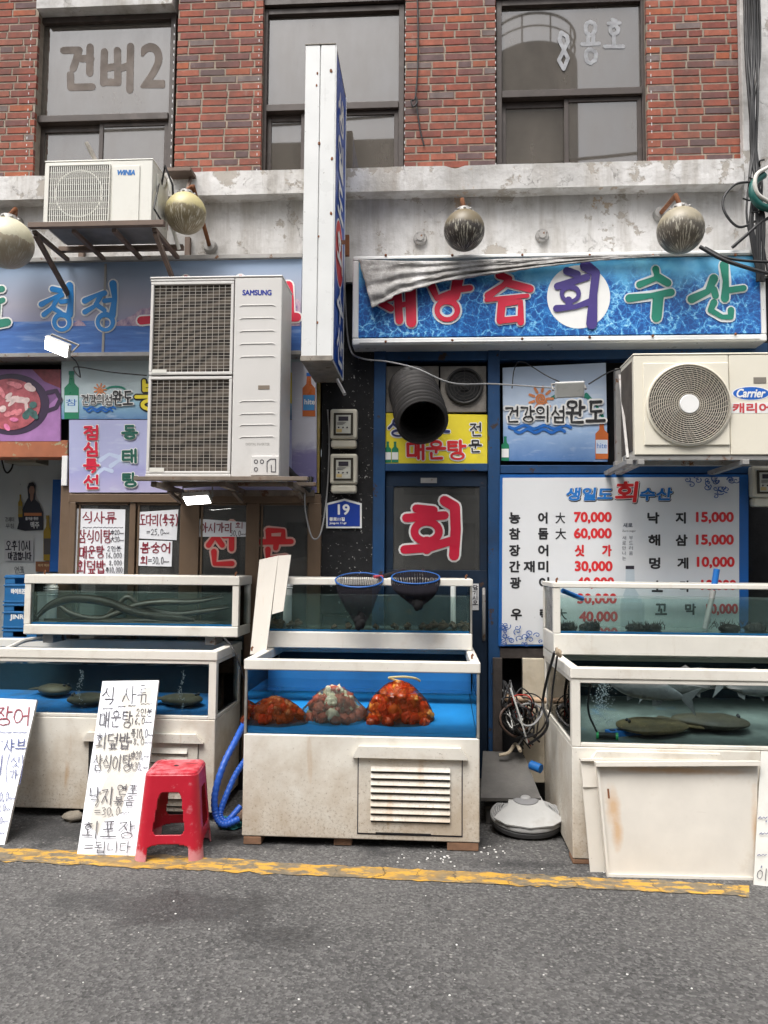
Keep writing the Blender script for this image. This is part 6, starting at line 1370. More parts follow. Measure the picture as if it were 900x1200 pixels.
spiky(665, 742, 9, 9, 'small dark spiny clump in the left front corner of the upper right tank', 1); spiky(693, 742, 8, 10, 'small dark spiny clump, second from the left in the upper right tank', 2); spiky(757, 741, 20, 11, 'wide dark spiny clump in the middle of the upper right tank', 3); spiky(868, 741, 32, 14, 'largest dark spiny clump, at the right end of the upper right tank', 4)
b = MB(); b.tube([P(659, 692, 5.03), P(683, 702, 5.1)], .016, 10); props(obj('floating_rod', b, blue_plastic, loc=P(659, 692, 5.03)), 'bright blue rod end floating at the left of the upper right tank', 'rod')
b = MB(); b.tube([P(826, 737, 5.2), P(836, 692, 5.22)], .018, 10); tq = thing('net_pole', 'grey pole with blue grip standing in the upper right tank', 'pole', P(826, 737, 5.2)); obj('pole', b, galv, tq); b = MB(); b.tube([P(836.3, 690.5, 5.22), P(840, 667, 5.23)], .02, 10); obj('grip', b, blue_plastic, tq)
# sea snails
sn = M('snail_shell', (.20, .135, .09), .6, var=.5, vs_=22, dirt=((.06, .045, .035), .4, 14), speck=((.45, .36, .28), .4, 50))
zf = Z(432, 741, 5.14) + .012
for i, (px, r, dy) in enumerate(((322, .050, .05), (329, .042, .12), (341, .034, .1), (349, .040, .18), (408, .030, .1), (440, .026, .08), (462, .030, .1), (478, .032, .14), (496, .034, .1), (508, .044, .12), (519, .046, .09), (530, .040, .13), (541, .044, .08), (546, .038, .15), (503, .030, .06), (392, .022, .09))):
    d = ray(px, 738); c = CP + d * ((5.14 + dy) / d.y); c.z = zf + r * .75; b = MB(); q = []
    for k in range(26): u = k / 25; a = u * 4 * PI + i; rr_ = r * .62 * (1 - u) ** .9; q.append(c + Vector((rr_ * math.cos(a), rr_ * math.sin(a) * .8, r * (-.3 + 1.1 * u))))
    b.tube(q, [r * .42 * (1 - k / 25) + .003 for k in range(26)], 8); b.v = [v if v.z > zf + .002 else Vector((v.x, v.y, zf + .002)) for v in b.v]
    props(obj('sea_snail', b, sn, loc=(c.x, c.y, zf), smooth=60), 'brown sea snail on the floor of the upper middle tank', 'sea snail', 'sea snails along the floor of the upper middle tank')
for px, l in ((336.5, 'white corrugated pipe with ribbed cap at the left of the upper middle tank'), (531, 'white standing pipe at the right of the upper middle tank')):
    t = thing('overflow_pipe', l, 'pipe', P(px, 739, 5.3)); b = MB(); c = P(px, 739, 5.30); c.z = zf; rr_ = .030 if px < 400 else .018; b.cyl(c, Vector((c.x, c.y, 1.465 if px < 400 else 1.515)), rr_, n=20); obj('pipe', b, white_p, t)
    if px < 400:
        b = MB()
        for k in range(4): b.torus((c.x, c.y, 1.475 + k * .016), .030, .006, 'Z', 20, 6)
        obj('cap', b, white_p, t)
t = thing('overflow_pipe', 'white standing pipe at the left of the eel tank', 'pipe', P(60, 733, 5.4)); b = MB(); c = P(60, 733, 5.49); c.z = Z(155, 733, 5.2) + .012; b.cyl(c, Vector((c.x, c.y, 1.47)), .035, n=20)
for k in range(4): b.torus((c.x, c.y, 1.40 + k * .018), .036, .006, 'Z', 20, 6)
obj('pipe', b, M('old_white_pipe', (.55, .58, .54), .5), t)
# ---- net bags in the middle tank
net_r = glass('net_film_red', (.85, .55, .45), 1.1, film=(.50, .11, .03), dust=.10)
net_p = glass('net_film_pale', (.85, .85, .8), 1.1, film=(.55, .50, .42), dust=.08)
squirt_r = M('red_sea_squirt', (.62, .075, .012), .25, var=.35, vs_=12, speck=((.70, .34, .14), .2, 30))
squirt_o = M('orange_sea_squirt', (.72, .26, .04), .25, var=.4, vs_=18)
clam_w = M('pale_shellfish', (.66, .58, .42), .5, var=.4, vs_=16, dirt=((.20, .06, .03), .4, 9))
clam_m = M('maroon_shellfish', (.36, .06, .03), .5, var=.5, vs_=16, speck=((.5, .35, .25), .2, 30))
rustb = M('rust_orange_shellfish', (.42, .12, .025), .6, var=.5, vs_=24, speck=((.45, .2, .06), .25, 30))
def lumps(c, rx, ry, hh, n, mats, label, group, seed, r0):
    rn = random.Random(seed); protos = []
    for k in range(5):
        b = MB(); b.ball((0, 0, 0), r0, 12, 9, (1.15, .9, .9), .5, 2.2, seed + k); protos.append(b); b.ball((r0 * .8, 0, r0 * .3), r0 * .42, 8, 6, (1, 1, 1), .3, 3, seed + k); b.ball((-r0 * .3, r0 * .7, r0 * .5), r0 * .34, 8, 6, (1, 1, 1), .3, 3, seed + k)
    for i in range(n):
        u = rn.random() ** .8; a = rn.uniform(0, 2 * PI); q = (1 - u) ** .55 * (.25 + .75 * rn.random() ** .6)
        p = c + Vector((rx * q * math.cos(a), ry * q * math.sin(a), hh * u * .85 + r0 * .6)); m = mats[i % len(mats)]; s = rn.uniform(.75, 1.15)
        o = obj('sea_squirt', protos[i % 5], m, loc=(0, 0, 0), smooth=70); o.location = p; o.scale = (s, s, s); o.rotation_euler = (rn.uniform(0, 3), rn.uniform(0, 3), rn.uniform(0, 3)); props(o, label, 'sea squirt', group)
def bag(px, py, Y, rx, ry, hh, film, label, seed, knot=True):
    d = ray(px, py); c = CP + d * (Y / d.y); c.z = ZG + .012; b = MB(); n, m_ = 36, 16
    for i in range(m_ + 1):
        u = i / m_
        w_ = min(1.0, .84 + 1.2 * u) * (1 - u) ** .52 * .96 + .05
        for j in range(n):
            a = 2 * PI * j / n; k = w_ * (1 + .10 * noise.noise(Vector((math.cos(a) * 2, math.sin(a) * 2, u * 4 + seed))))
            b.v.append(c + Vector((rx * 1.13 * k * math.cos(a), ry * 1.13 * k * math.sin(a), hh * 1.12 * u)))
    for i in range(m_):
        for j in range(n): x = i * n; b.f.append((x + j, x + (j + 1) % n, x + n + (j + 1) % n, x + n + j)); b.m.append(0)
    t = thing('net_bag', label, 'net bag', c); obj('netting', b, film, t, smooth=60)
    if knot: b = MB(); b.tube(catm([c + Vector((0, 0, hh * 1.1)), c + Vector((-.06, -.04, hh * 1.2)), c + Vector((.03, -.05, hh * 1.24)), c + Vector((.10, -.02, hh * 1.19)), c + Vector((.13, .02, hh * 1.1))], 6), .007, 6); obj('drawstring', b, M('pale_string', (.55, .45, .22), .7) if 'pale_string' not in bpy.data.materials else bpy.data.materials['pale_string'], t)
    return c
c = bag(391, 853, 4.80, .205, .14, .20, net_p, 'pale net bag of maroon and cream shellfish, middle bag in the blue floored tank', 1, False)
lumps(c, .20, .13, .20, 120, (clam_w, clam_m, clam_w, clam_m, clam_m), 'maroon or cream sea squirt packed in the pale net bag', 'sea squirts in the pale net bag', 5, .036)
c = bag(467, 855, 4.82, .215, .15, .235, net_r, 'red net bag bulging with orange sea squirts, right bag in the blue floored tank', 4, True)
lumps(c, .21, .14, .235, 140, (squirt_r, squirt_r, squirt_o), 'red orange sea squirt packed in the red net bag', 'sea squirts in the red net bag', 8, .036)
c = bag(322, 858, 4.74, .205, .12, .145, net_r, 'low rust coloured net bag of shellfish at the left of the blue floored tank', 7, False)
lumps(c, .20, .11, .145, 110, (rustb, rustb, squirt_r), 'rust brown shellfish packed in the low left net bag', 'shellfish in the low left net bag', 12, .028)

# ---- hand nets hung over the front of the upper middle tank
def mk_net(nm, th):
    m = bpy.data.materials.new(nm); m.use_nodes = True; t = m.node_tree; t.nodes.clear(); n = lambda k: t.nodes.new('ShaderNode' + k)
    out, tr, df, mx = n('OutputMaterial'), n('BsdfTransparent'), n('BsdfDiffuse'), n('MixShader'); df.inputs[0].default_value = (.014, .013, .016, 1)
    uv = n('TexCoord'); wv = []
    for ax in (0, 1):
        s = n('SeparateXYZ'); t.links.new(uv.outputs['UV'], s.inputs[0]); f = n('Math'); f.operation = 'FRACT'; t.links.new(s.outputs[ax], f.inputs[0]); g = n('Math'); g.operation = 'LESS_THAN'; g.inputs[1].default_value = th; t.links.new(f.outputs[0], g.inputs[0]); wv.append(g)
    mxx = n('Math'); mxx.operation = 'MAXIMUM'; t.links.new(wv[0].outputs[0], mxx.inputs[0]); t.links.new(wv[1].outputs[0], mxx.inputs[1]); t.links.new(mxx.outputs[0], mx.inputs[0]); t.links.new(tr.outputs[0], mx.inputs[1]); t.links.new(df.outputs[0], mx.inputs[2]); t.links.new(mx.outputs[0], out.inputs[0]); return m
netting = mk_net('sheer_netting', .30); netting_d = mk_net('dense_netting', .62); wet_net = M('bunched_wet_net', (.008, .008, .009), .8, spec=.15)
def hand_net(cx, cy, rx, ry, tip, prof, label, handle, dense):
    Y = 5.065; c = P(cx, cy, Y); s = Y / 900; t = thing('hand_net', label, 'hand net', c); n = 48; rd = .115
    ring = [c + Vector((rx * s * math.cos(2 * PI * k / n), rd * math.sin(2 * PI * k / n) * .9, ry * s * math.sin(2 * PI * k / n) + .008)) for k in range(n)]
    b = MB(); b.tube(ring + [ring[0]], .0052, 8, False); obj('hoop', b, M('blue_hoop', (.012, .10, .36), .45) if 'blue_hoop' not in bpy.data.materials else bpy.data.materials['blue_hoop'], t)
    tp = P(tip[0], tip[1], Y - .10); b = MB(); m_ = 14
    for i in range(m_ + 1):
        u = i / m_; k = prof(u)
        for j in range(n):
            o = (ring[j] - c) * k; ctr_ = c.lerp(tp, u) + Vector((0, -.055 * math.sin(PI * min(1, u * 1.3)), 0)); b.v.append(ctr_ + Vector((o.x * (1 + .12 * noise.noise(Vector((j * .4, u * 3, rx)))), min(o.y, .05) * .8 * (1 - u * .6) - (.05 * u), o.z * (1 - u) + .012 * u * noise.noise(Vector((j * .5, 3, rx))))))
    for i in range(m_):
        for j in range(n): x = i * n; b.f.append((x + j, x + (j + 1) % n, x + n + (j + 1) % n, x + n + j)); b.m.append(0)
    o = obj('netting', b, netting if dense > 1.4 else netting_d, t, smooth=60); me = o.data; uvl = me.uv_layers.new(name='weave')
    for p in me.polygons:
        i, j = divmod(p.index, n)
        for li, (a, e) in zip(p.loop_indices, ((j, i), (j + 1, i), (j + 1, i + 1), (j, i + 1))): uvl.data[li].uv = (a * dense, e * dense * 2.2)
    b = MB()
    for k in range(5): u = .78 + .05 * k; b.ball(c.lerp(tp, u) + Vector((rnd.uniform(-.012, .012), -.05, 0)), .026, 8, 6, (1, .7, 1.3), .4, 3, k)
    obj('bunched_tip', b, wet_net, t, smooth=60)
    b = MB(); b.tube([P(*handle[0], Y + .09), P(*handle[1], Y + .33)], .017, 10); obj('handle', b, black, t)
    b = MB(); b.tube([P(*handle[0], Y + .06) + Vector((-.05, -.04, .0)), P(*handle[0], Y + .08)], .012, 8); obj('neck', b, M('pink_neck', (.45, .06, .08), .5) if handle[2] else galv, t)
    return t
hand_net(421, 681, 28, 8, (423, 733), lambda u: (1 - u) ** .75 * .80 + .20 - .1 * u * u, 'long black hand net on a blue hoop with pink neck, left of two', ((448, 676), (474, 669), True), 1.6)
hand_net(487, 678, 28, 7, (490, 710), lambda u: (1 - u ** 2.2) * .86 + .14, 'short dense black hand net on a blue hoop, right of two', ((494, 674), (496, 669), False), 1.2)
# white plank leaning between the tanks
b = MB(); b.prism([P(304, 653, 5.1), P(341, 650, 5.1), P(310, 762, 5.0), P(293, 764, 5.0)][::-1], (0, .02, 0)); pk = thing('leaning_plank', 'cream angle plank leaning upright between the left and middle tanks', 'plank', P(300, 764, 5.0)); 
b = MB(); a0, a1, a2, a3 = P(304, 656, 5.1), P(326, 651, 5.1), P(312, 764, 5.01), P(293, 767, 5.01); b.prism([a3, a2, a1, a0], (0, .018, 0)); obj('board', b, cream_rust, pk, bevel=.003)
b = MB(); b.prism([P(318.5, 720, 5.05), P(332, 716, 5.05), P(341, 650, 5.11), P(326.2, 651, 5.102)], (0, .018, 0)); obj('flange', b, cream_rust, pk, bevel=.003)

# ================================================================== STREET CLUTTER
# ---- red stool
def stool():
    c0 = G(203, 1006); c0 = Vector((X(204, 1005, 4.44), 4.44, 0)); Hs = .475; t = thing('stool', 'red plastic stool with worn pale feet beside the tall menu board', 'stool', c0)
    rz = Matrix.Rotation(R(7), 3, 'Z'); NS, NH = 192, 84
    def sec(h):   # half size and corner radius at height
        u = h / Hs; a = .186 - .042 * u ** .9; return a, .055 - .012 * u
    def pt(s, h, inset=0):
        a, r = sec(h); a -= inset; r = max(.01, r - inset); st = a - r; per = 4 * (2 * st) + 2 * PI * r; d = (s % 1) * per; q = 0
        seg = 2 * st; arc = PI * r / 2; d += st; k = int(d // (seg + arc)); d -= k * (seg + arc); k %= 4
        if d < seg: p = Vector((-st + d, -a))
        else: an = (d - seg) / r; p = Vector((st + r * math.sin(an), -a + r - r * math.cos(an)))
        an = k * PI / 2; return Vector((p.x * math.cos(an) - p.y * math.sin(an), p.x * math.sin(an) + p.y * math.cos(an), h))
    def hole(s, h):     # s in 0..1, four identical sides centred on s = 0, .25, ...
        u = ((s + .125) % .25 - .125) / .125; x = abs(u); z = h / Hs
        lo = .145 + .055 * max(0, 1 - (x / .66) ** 2) ** .5 if x < .66 else -1     # foot arch
        if z < lo and x < .66: return True
        wd = .56 - .14 * (z - .31) / .45; e0, e1 = .30, .775; rc = .09
        if e0 < z < e1 and x < wd:
            dz = min(z - e0, e1 - z); dx = wd - x
            if dz < rc and dx < rc * 1.6: return ((rc - dz) / rc) ** 2 + ((rc * 1.6 - dx) / (rc * 1.6)) ** 2 < 1
            return True
        return False
    b = MB(); keep = {}
    def vid(i, j):
        i %= NS
        if (i, j) not in keep: keep[(i, j)] = len(b.v); b.v.append(c0 + rz @ pt(i / NS, Hs * j / NH * .965))
        return keep[(i, j)]
    for i in range(NS):
        for j in range(NH):
            if not hole((i + .5) / NS, Hs * (j + .5) / NH * .965): b.f.append((vid(i, j), vid(i + 1, j), vid(i + 1, j + 1), vid(i, j + 1))); b.m.append(0)
    q = NT('worn_red_plastic'); z = q.sep()[2]
    c = q.ramp(q.noise(5, 6), [(.3, (.40, .008, .022)), (.7, (.50, .016, .036))])
    wr = q.ramp(q.math('ADD', q.noise(16, 7, .7), q.math('MULTIPLY', q.ramp(z, [(.02, 1), (.10, 0)]), .32)), [(.58, 0), (.76, .75)]); c = q.mix(wr, c, (.62, .30, .32))
    top = q.math('MULTIPLY', q.math('GREATER_THAN', z, Hs - .02), q.ramp(q.noise(20, 8, .7), [(.42, 0), (.62, .6)])); c = q.mix(top, c, (.62, .25, .27)); q.col(c); q.b.inputs['Roughness'].default_value = .38; q.bump(q.noise(30, 4), .08, .004)
    obj('legs', b, q.mat, t, solid=.005, smooth=50)
    b = MB(); rings = [(0, Hs * .955), (.004, Hs * .985), (.014, Hs), (.03, Hs + .002), (.032, Hs - .001), (.11, Hs - .002)]
    for ins, h in rings:
        for i in range(NS): p = pt(i / NS, Hs * .96, min(ins, .125)); b.v.append(c0 + rz @ Vector((p.x, p.y, h)))
    for k in range(len(rings) - 1):
        for i in range(NS): b.f.append((k * NS + i, k * NS + (i + 1) % NS, (k + 1) * NS + (i + 1) % NS, (k + 1) * NS + i)); b.m.append(0)
    b.f.append(tuple((len(rings) - 1) * NS + i for i in range(NS))); b.m.append(0); obj('seat', b, q.mat, t, smooth=35)
    b = MB(); b.cyl(c0 + Vector((0, 0, Hs - .0015)), c0 + Vector((0, 0, Hs - .0008)), .014, n=20); pp = c0 + rz @ Vector((.09, .03, 0)); b.bar(pp + Vector((-.04, 0, Hs - .0012)), pp + Vector((.035, .02, Hs - .0012)), .006, .001); obj('seat_hole', b, black, t, smooth=0)
stool()
# ---- handwritten boards
def sandwich(name, label, c4, t_, lines, mat_, seed, thick=.02):
    """c4: bottom left, bottom right, top right, top left in space"""
    bl, br, tr, tl = c4; n = (br - bl).cross(tl - bl).normalized(); n = n if n.dot(CP - bl) > 0 else -n
    mp = plane_map(bl, n); T_ = thing(name, label, 'menu board', (bl + br) / 2); b = MB(); b.prism([bl - n * .003, br - n * .003, tr - n * .003, tl - n * .003], -n * thick); obj('board', b, M('foam_board', (.55, .53, .48), .7, var=.1, dirt=((.35, .25, .14), .25, 6)) if 'foam_board' not in bpy.data.materials else bpy.data.materials['foam_board'], T_, bevel=.003)
    b = MB(); e = (br - bl) / 14; N1, N2 = 14, 30; rn = random.Random(seed)
    for i in range(N1 + 1):
        for j in range(N2 + 1): u, v = i / N1, j / N2; b.v.append(bl.lerp(br, u).lerp(tl.lerp(tr, u), v) + n * (.0005 + .0016 * noise.noise(Vector((u * 3, v * 6, seed))) ) + n * -.0025)
    for i in range(N1):
        for j in range(N2): a = i * (N2 + 1) + j; b.f.append((a, a + N2 + 1, a + N2 + 2, a + 1)); b.m.append(0)
    obj('sheet', b, mat_, T_, smooth=60); by = {}
    for i, (s, bx_, wd, mt) in enumerate(lines): q = by.setdefault(mt.name, (MB(), mt)); Ink(q[0], mp, .0042 + .0004 * i).word(s, bx_, wd * .72, .025, .10, True, random.Random(seed + i))
    for q, mt in by.values(): obj('handwriting', q, mt, T_, smooth=0)
    return T_, mp
wp = M('board_paper', (.74, .76, .80), .7, var=.05, vs_=6, bump=.7, bs=7, dirt=((.66, .66, .66), .05, 4))
bl, br = G(90, 1002), G(162, 1004); tl, tr = P(120, 798, 4.895), P(186, 797, 4.895)
K = ink_black
sandwich('menu_board', 'tall narrow handwritten menu board leaning on the left tank beside the red stool', (bl, br, tr, tl), 0,
 [('식', (120, 806, 135, 826), 1.7, K), ('사', (144, 805, 160, 825), 1.7, K), ('류', (162, 802, 177, 823), 1.7, K), ('~', (121, 827, 132, 832), 1.2, K), ('~', (139, 825, 147, 830), 1.2, K), ('~', (151, 824, 159, 829), 1.2, K), ('~', (166, 822, 178, 827), 1.2, K),
  ('매운탕', (117, 834, 155, 853), 1.6, K), ('2인분', (160, 831, 179, 840), 1.1, K), ('16,0~', (154, 842, 178, 849), 1.1, K), ('회덮밥', (113, 860, 152, 878), 1.6, K), ('특10,0~', (154, 855, 180, 865), 1.1, K), ('=8,0~', (150, 866, 178, 873), 1.1, K),
  ('삼식이탕', (110, 885, 154, 904), 1.5, K), ('中20,~', (154, 881, 175, 890), 1.1, K), ('大30,~', (152, 894, 174, 903), 1.1, K), ('낙지', (105, 923, 133, 944), 1.7, K), ('연포', (138, 920, 162, 932), 1.4, K), ('볶음', (134, 934, 158, 945), 1.4, K), ('=30,0~', (112, 947, 152, 956), 1.2, K),
  ('회포장', (98, 963, 158, 983), 1.8, K), ('=됩니다', (100, 987, 154, 1000), 1.5, K)], wp, 3)
bl, br = G(-75, 988), G(5, 990); tl, tr = P(-48, 816, 4.885), P(43, 820, 4.885)
T_, mp = sandwich('menu_board', 'handwritten board cut off by the left edge, with a rusty bottom corner', (bl, br, tr, tl), 0,
 [('장어', (-6, 829, 36, 850), 2.2, ink_wine), ('~~', (-2, 855, 32, 860), 1.2, ink_blue), ('샤브', (5, 866, 31, 881), 1.6, ink_blue), ("'", (0, 868, 5, 876), 1.4, ink_blue), ('싯', (13, 887, 24, 899), 1.3, ink_blue), ('가', (11, 902, 22, 914), 1.3, ink_blue), ('(', (6, 884, 12, 918), 1.2, ink_blue), (')', (24, 884, 28, 918), 1.2, ink_blue), ('이', (-8, 886, 4, 908), 1.6, ink_blue),
  ('30,0~', (-4, 929, 18, 939), 1.2, ink_blue), ('2,0~', (-2, 943, 13, 951), 1.1, ink_blue), ('0,0~', (-6, 958, 10, 966), 1.1, ink_blue), ('5,0~', (-8, 971, 6, 979), 1.1, ink_blue)], wp, 8)
b = MB(); b.ball(G(3, 985) + Vector((0, -.012, .03)), .035, 12, 8, (.7, .3, 1.2), .4, 4, 3); obj('rusty_corner', b, rust, T_, smooth=60)
bl, br = G(883, 1037), G(960, 1046); tl, tr = P(892, 880, 4.34), P(962, 882, 4.34)
sandwich('menu_board', 'creased handwritten board cut off by the right edge, beside the cream panels', (bl, br, tr, tl), 0, [('~', (889, 950, 899, 962), 1.2, ink_blue), ("'", (895, 962, 900, 968), 1.5, ink_blue), ('~', (890, 970, 900, 980), 1.2, ink_blue), ('~', (888, 996, 898, 1004), 1.2, ink_blue), (',', (891, 1008, 897, 1016), 1.4, ink_blue), ('이', (887, 1018, 899, 1032), 1.2, K)], M('worn_board_paper', (.70, .69, .64), .7, var=.08, dirt=((.46, .36, .22), .25, 5), bump=.8, bs=9), 12)
# ---- cream panels leaning on the right tank
def mk_panel(c, spots):
    t = NT('rust_stained_panel'); col = t.mix(1.0, (.72, .68, .61), t.ramp(t.noise(2.6, 7), [(.3, .86), (.7, 1.05)]), 'MULTIPLY')
    col = t.mix(t.ramp(t.noise(5, 8, .7), [(.60, 0), (.74, .4)]), col, (.48, .39, .28))
    for p, rx, rz in spots:
        q = Vector(p) - c; m = t.n('Mapping'); m.inputs['Location'].default_value = (-q.x / rx, 0, -q.z / rz); m.inputs['Scale'].default_value = (1 / rx, 0, 1 / rz); t.l(t.co, m.inputs[0])
        ln = t.n('VectorMath', operation='LENGTH'); t.l(m.outputs[0], ln.inputs[0])
        dd = t.math('ADD', ln.outputs['Value'], t.math('MULTIPLY', t.math('SUBTRACT', t.noise(9, 7, .7), .5), 1.3))
        col = t.mix(t.ramp(dd, [(.15, .6), (1.0, 0)]), col, (.55, .28, .07))
    sc_ = t.ramp(t.noise(1, 6, .6, t.scale((3, 3, 26))), [(.68, 0), (.74, .3)]); col = t.mix(sc_, col, (.45, .38, .30))
    sp = t.ramp(t.noise(55, 6, .8), [(.66, 0), (.70, .6)]); col = t.mix(sp, col, (.28, .20, .13)); t.col(col); t.b.inputs['Roughness'].default_value = .5; t.bump(t.noise(6, 5), .15, .01); return t.mat
def leaning(label, c4, lip, notch):
    bl, br, tr, tl = c4; n = (br - bl).cross(tl - bl).normalized(); n = n if n.dot(CP - bl) > 0 else -n; T_ = thing('cover_panel', label, 'panel', (bl + br) / 2)
    pm = mk_panel((bl + br) / 2, [(bl.lerp(tl, .62) + (br - bl) * .085, .05, .13), (bl.lerp(tl, .40) + (br - bl) * .1, .035, .12), (br.lerp(tr, .35), .03, .28), (tl.lerp(tr, .5) - (tl - bl) * .05, .5, .022)]) if lip else cream_rust
    b = MB(); b.prism([bl, br, tr, tl], -n * (.018 if lip else .010)); obj('panel', b, pm, T_, bevel=.004); b = MB()
    up = (tl - bl).normalized(); sd_ = (br - bl).normalized()
    if lip:
        b.prism([tl - sd_ * .012 + n * .001, tr + sd_ * .0 + n * .001, tr + up * .022 + n * .001, tl + up * .022 - sd_ * .012 + n * .001], n * .045)
        b.prism([bl + n * .001, br + n * .001, br + up * .014 + n * .001, bl + up * .014 + n * .001], n * .012); b.prism([bl + up * .015 + n * .001, bl + sd_ * .012 + up * .015 + n * .001, tl + sd_ * .012 - up * .003 + n * .001, tl - up * .003 + n * .001], n * .012)
        obj('lip', b, cream_rust, T_, bevel=.004)
        b = MB(); p = bl.lerp(tl, .70) + sd_ * .045 + n * .002; b.prism([p, p + sd_ * .010, p + sd_ * .010 + up * .05, p + up * .05], n * .001); obj('slot', b, rust, T_, smooth=0)
    else:
        b.prism([tl + n * .001 - up * .14, tl + sd_ * .2 + n * .001 - up * .14, tl + sd_ * .2 + n * .001, tl + n * .001], n * .012); b.prism([tl - sd_ * .006 + n * .001, tr + n * .001, tr + up * .012 + n * .001, tl + up * .012 - sd_ * .006 + n * .001], n * .03); obj('lip', b, cream_rust, T_, bevel=.004)
        b = MB(); p = bl.lerp(tl, .45) + sd_ * .05 + n * .002; b.prism([p, p + sd_ * .006, p + sd_ * .006 + up * .018, p + up * .018], n * .001); obj('slot', b, black, T_, smooth=0)
    return T_
leaning('flat cream panel mostly hidden behind the rust stained one on the right', (G(692, 1022), G(850, 1021), P(840, 893, 4.392), P(680, 891, 4.392)), False, True)
leaning('cream lipped panel with orange rust stains leaning against the right tank', (G(711, 1027), G(886, 1031), P(888, 896, 4.325), P(699, 897, 4.325)), True, False)
# ---- ramp plate and the grey plastic base
Rp = thing('ramp_plate', 'dark grey checker worn plate sloping from the doorstep to the pavement', 'ramp', P(600, 938, 4.95)); b = MB()
b.prism([P(563, 935, 4.95), P(634, 935, 4.95), P(613, 882, 5.48), P(566, 880, 5.48)], (0, .006, -.022)); obj('plate', b, M('dark_rubber_plate', (.115, .11, .104), .75, var=.35, vs_=5, dirt=((.16, .15, .13), .3, 3), bump=.3, bs=80), Rp, bevel=.003)
b = MB(); b.box(X(570, 930, 5.0), X(626, 930, 5.0), 5.03, 5.12, .001, Z(600, 950, 5.03)); b.box(X(570, 930, 5.3), X(612, 930, 5.3), 5.35, 5.45, .001, .20); obj('support', b, M('support_block', (.10, .095, .09), .9, var=.3), Rp, bevel=.005)
def grey_base():
    c = G(614, 966) + Vector((0, -.16, 0)); c.z = .001; t = thing('plastic_base', 'silver grey plastic stand base with ridged wings lying by the ramp', 'stand base', c); s = 1.0
    rx, ry = .225, .17; b = MB(); n = 56
    def out(k, z, off=0): return [c + Vector((rx * k * math.cos(2 * PI * i / n), ry * k * math.sin(2 * PI * i / n) + off, z)) for i in range(n)]
    def loft(b, rings):
        i0 = len(b.v)
        for r_ in rings: b.v += r_
        for q in range(len(rings) - 1):
            for i in range(n): b.f.append((i0 + q * n + i, i0 + q * n + (i + 1) % n, i0 + (q + 1) * n + (i + 1) % n, i0 + (q + 1) * n + i)); b.m.append(0)
        b.f.append(tuple(i0 + (len(rings) - 1) * n + i for i in range(n))); b.m.append(0)
    loft(b, [out(.90, 0), out(.97, .008), out(.99, .035), out(.94, .045)]); obj('foot', b, M('dark_grey_plastic', (.07, .07, .072), .5, var=.2), t)
    b = MB(); loft(b, [out(.95, .0455), out(1.0, .050), out(1.0, .062), out(.93, .078), out(.6, .088)]); obj('wings', b, M('silver_grey_plastic', (.34, .34, .335), .45, var=.12, vs_=5, dirt=((.18, .16, .14), .25, 6)), t)
    b = MB()
    for k in (.72, .78, .84, .90, .96):
        for s_ in (0, 1):
            pts = []
            for i in range(15):
                a = (-.42 + .95 * i / 14) if s_ == 0 else PI - (-.42 + .95 * i / 14); pts.append(c + Vector((rx * k * math.cos(a), ry * k * math.sin(a), .082 + (.96 - k) * .05 - (.012 if k > .9 else 0))))
            b.tube(pts, .0045, 6)
    obj('ridges', b, bpy.data.materials['silver_grey_plastic'], t)
    b = MB(); sh = [(-.62, -.86), (0, -1.0), (.62, -.86), (.93, -.55), (.80, -.30), (.52, .10), (.44, .72), (0, .84), (-.44, .72), (-.52, .10), (-.80, -.30), (-.93, -.55)]
    b.prism([c + Vector((rx * x, ry * y, .074 + .030 * (1 - max(0, -y) * .85))) for x, y in sh], (0, 0, .008)); obj('shield', b, M('light_grey_plastic', (.40, .40, .39), .42, var=.15, vs_=4, dirt=((.22, .19, .16), .3, 5)), t, bevel=.004)
    b = MB(); loft(b, [[c + Vector((.075 * math.cos(2 * PI * i / n), .09 + .062 * math.sin(2 * PI * i / n) - .02 * (math.sin(2 * PI * i / n) < -.6), z)) * 1 if False else c + Vector((k * .072 * math.cos(2 * PI * i / n), .085 + k * .058 * math.sin(2 * PI * i / n), z)) for i in range(n)] for k, z in ((1.15, .106), (1.1, .118), (.8, .124))]); obj('knob_ring', b, M('mid_grey_plastic', (.20, .20, .205), .45, var=.1), t)
    b = MB(); b.ball(c + Vector((0, .085, .122)), .034, 16, 10, (1, .75, .4)); obj('knob', b, M('knob_grey', (.28, .28, .28), .4), t)
    t.rotation_euler.x = R(16); t.location = t.location + Vector((0, .02, .05))
grey_base()
# ---- hoses and cloth left of the middle tank
hose_b = M('blue_hose', (.012, .085, .42), .45, var=.15)
def hose(pts, r, label): q = catm(pts, 14); b = MB(); b.tube(q, [r * (1 + .10 * math.sin(i * 2.1)) for i in range(len(q))], 12); return props(obj('hose', b, hose_b, loc=pts[-1]), label, 'hose')
hose([P(286, 848, 4.95), P(276, 868, 4.8), P(262, 896, 4.68), P(252, 930, 4.62), P(253, 955, 4.6), P(262, 966, 4.58), P(280, 960, 4.62)], .020, 'ribbed blue hose, outermost of two hanging between left and middle tanks')
hose([P(288, 890, 4.75), P(276, 908, 4.72), P(264, 935, 4.66), P(258, 955, 4.62), P(266, 962, 4.62), P(282, 945, 4.68)], .018, 'ribbed blue hose, inner shorter one between left and middle tanks')
b = MB(); c = G(266, 974); b.ball(c + Vector((0, .05, .03)), .062, 20, 12, (1.15, .8, .65), .45, 3, 6); b.v = [Vector((v.x, v.y, max(v.z, .002))) for v in b.v]; props(obj('cloth', b, M('teal_cloth', (.015, .16, .17), .8, var=.3, vs_=9, bump=.5, bs=25), loc=c, smooth=60), 'crumpled teal cloth on the ground by the blue hoses', 'cloth')
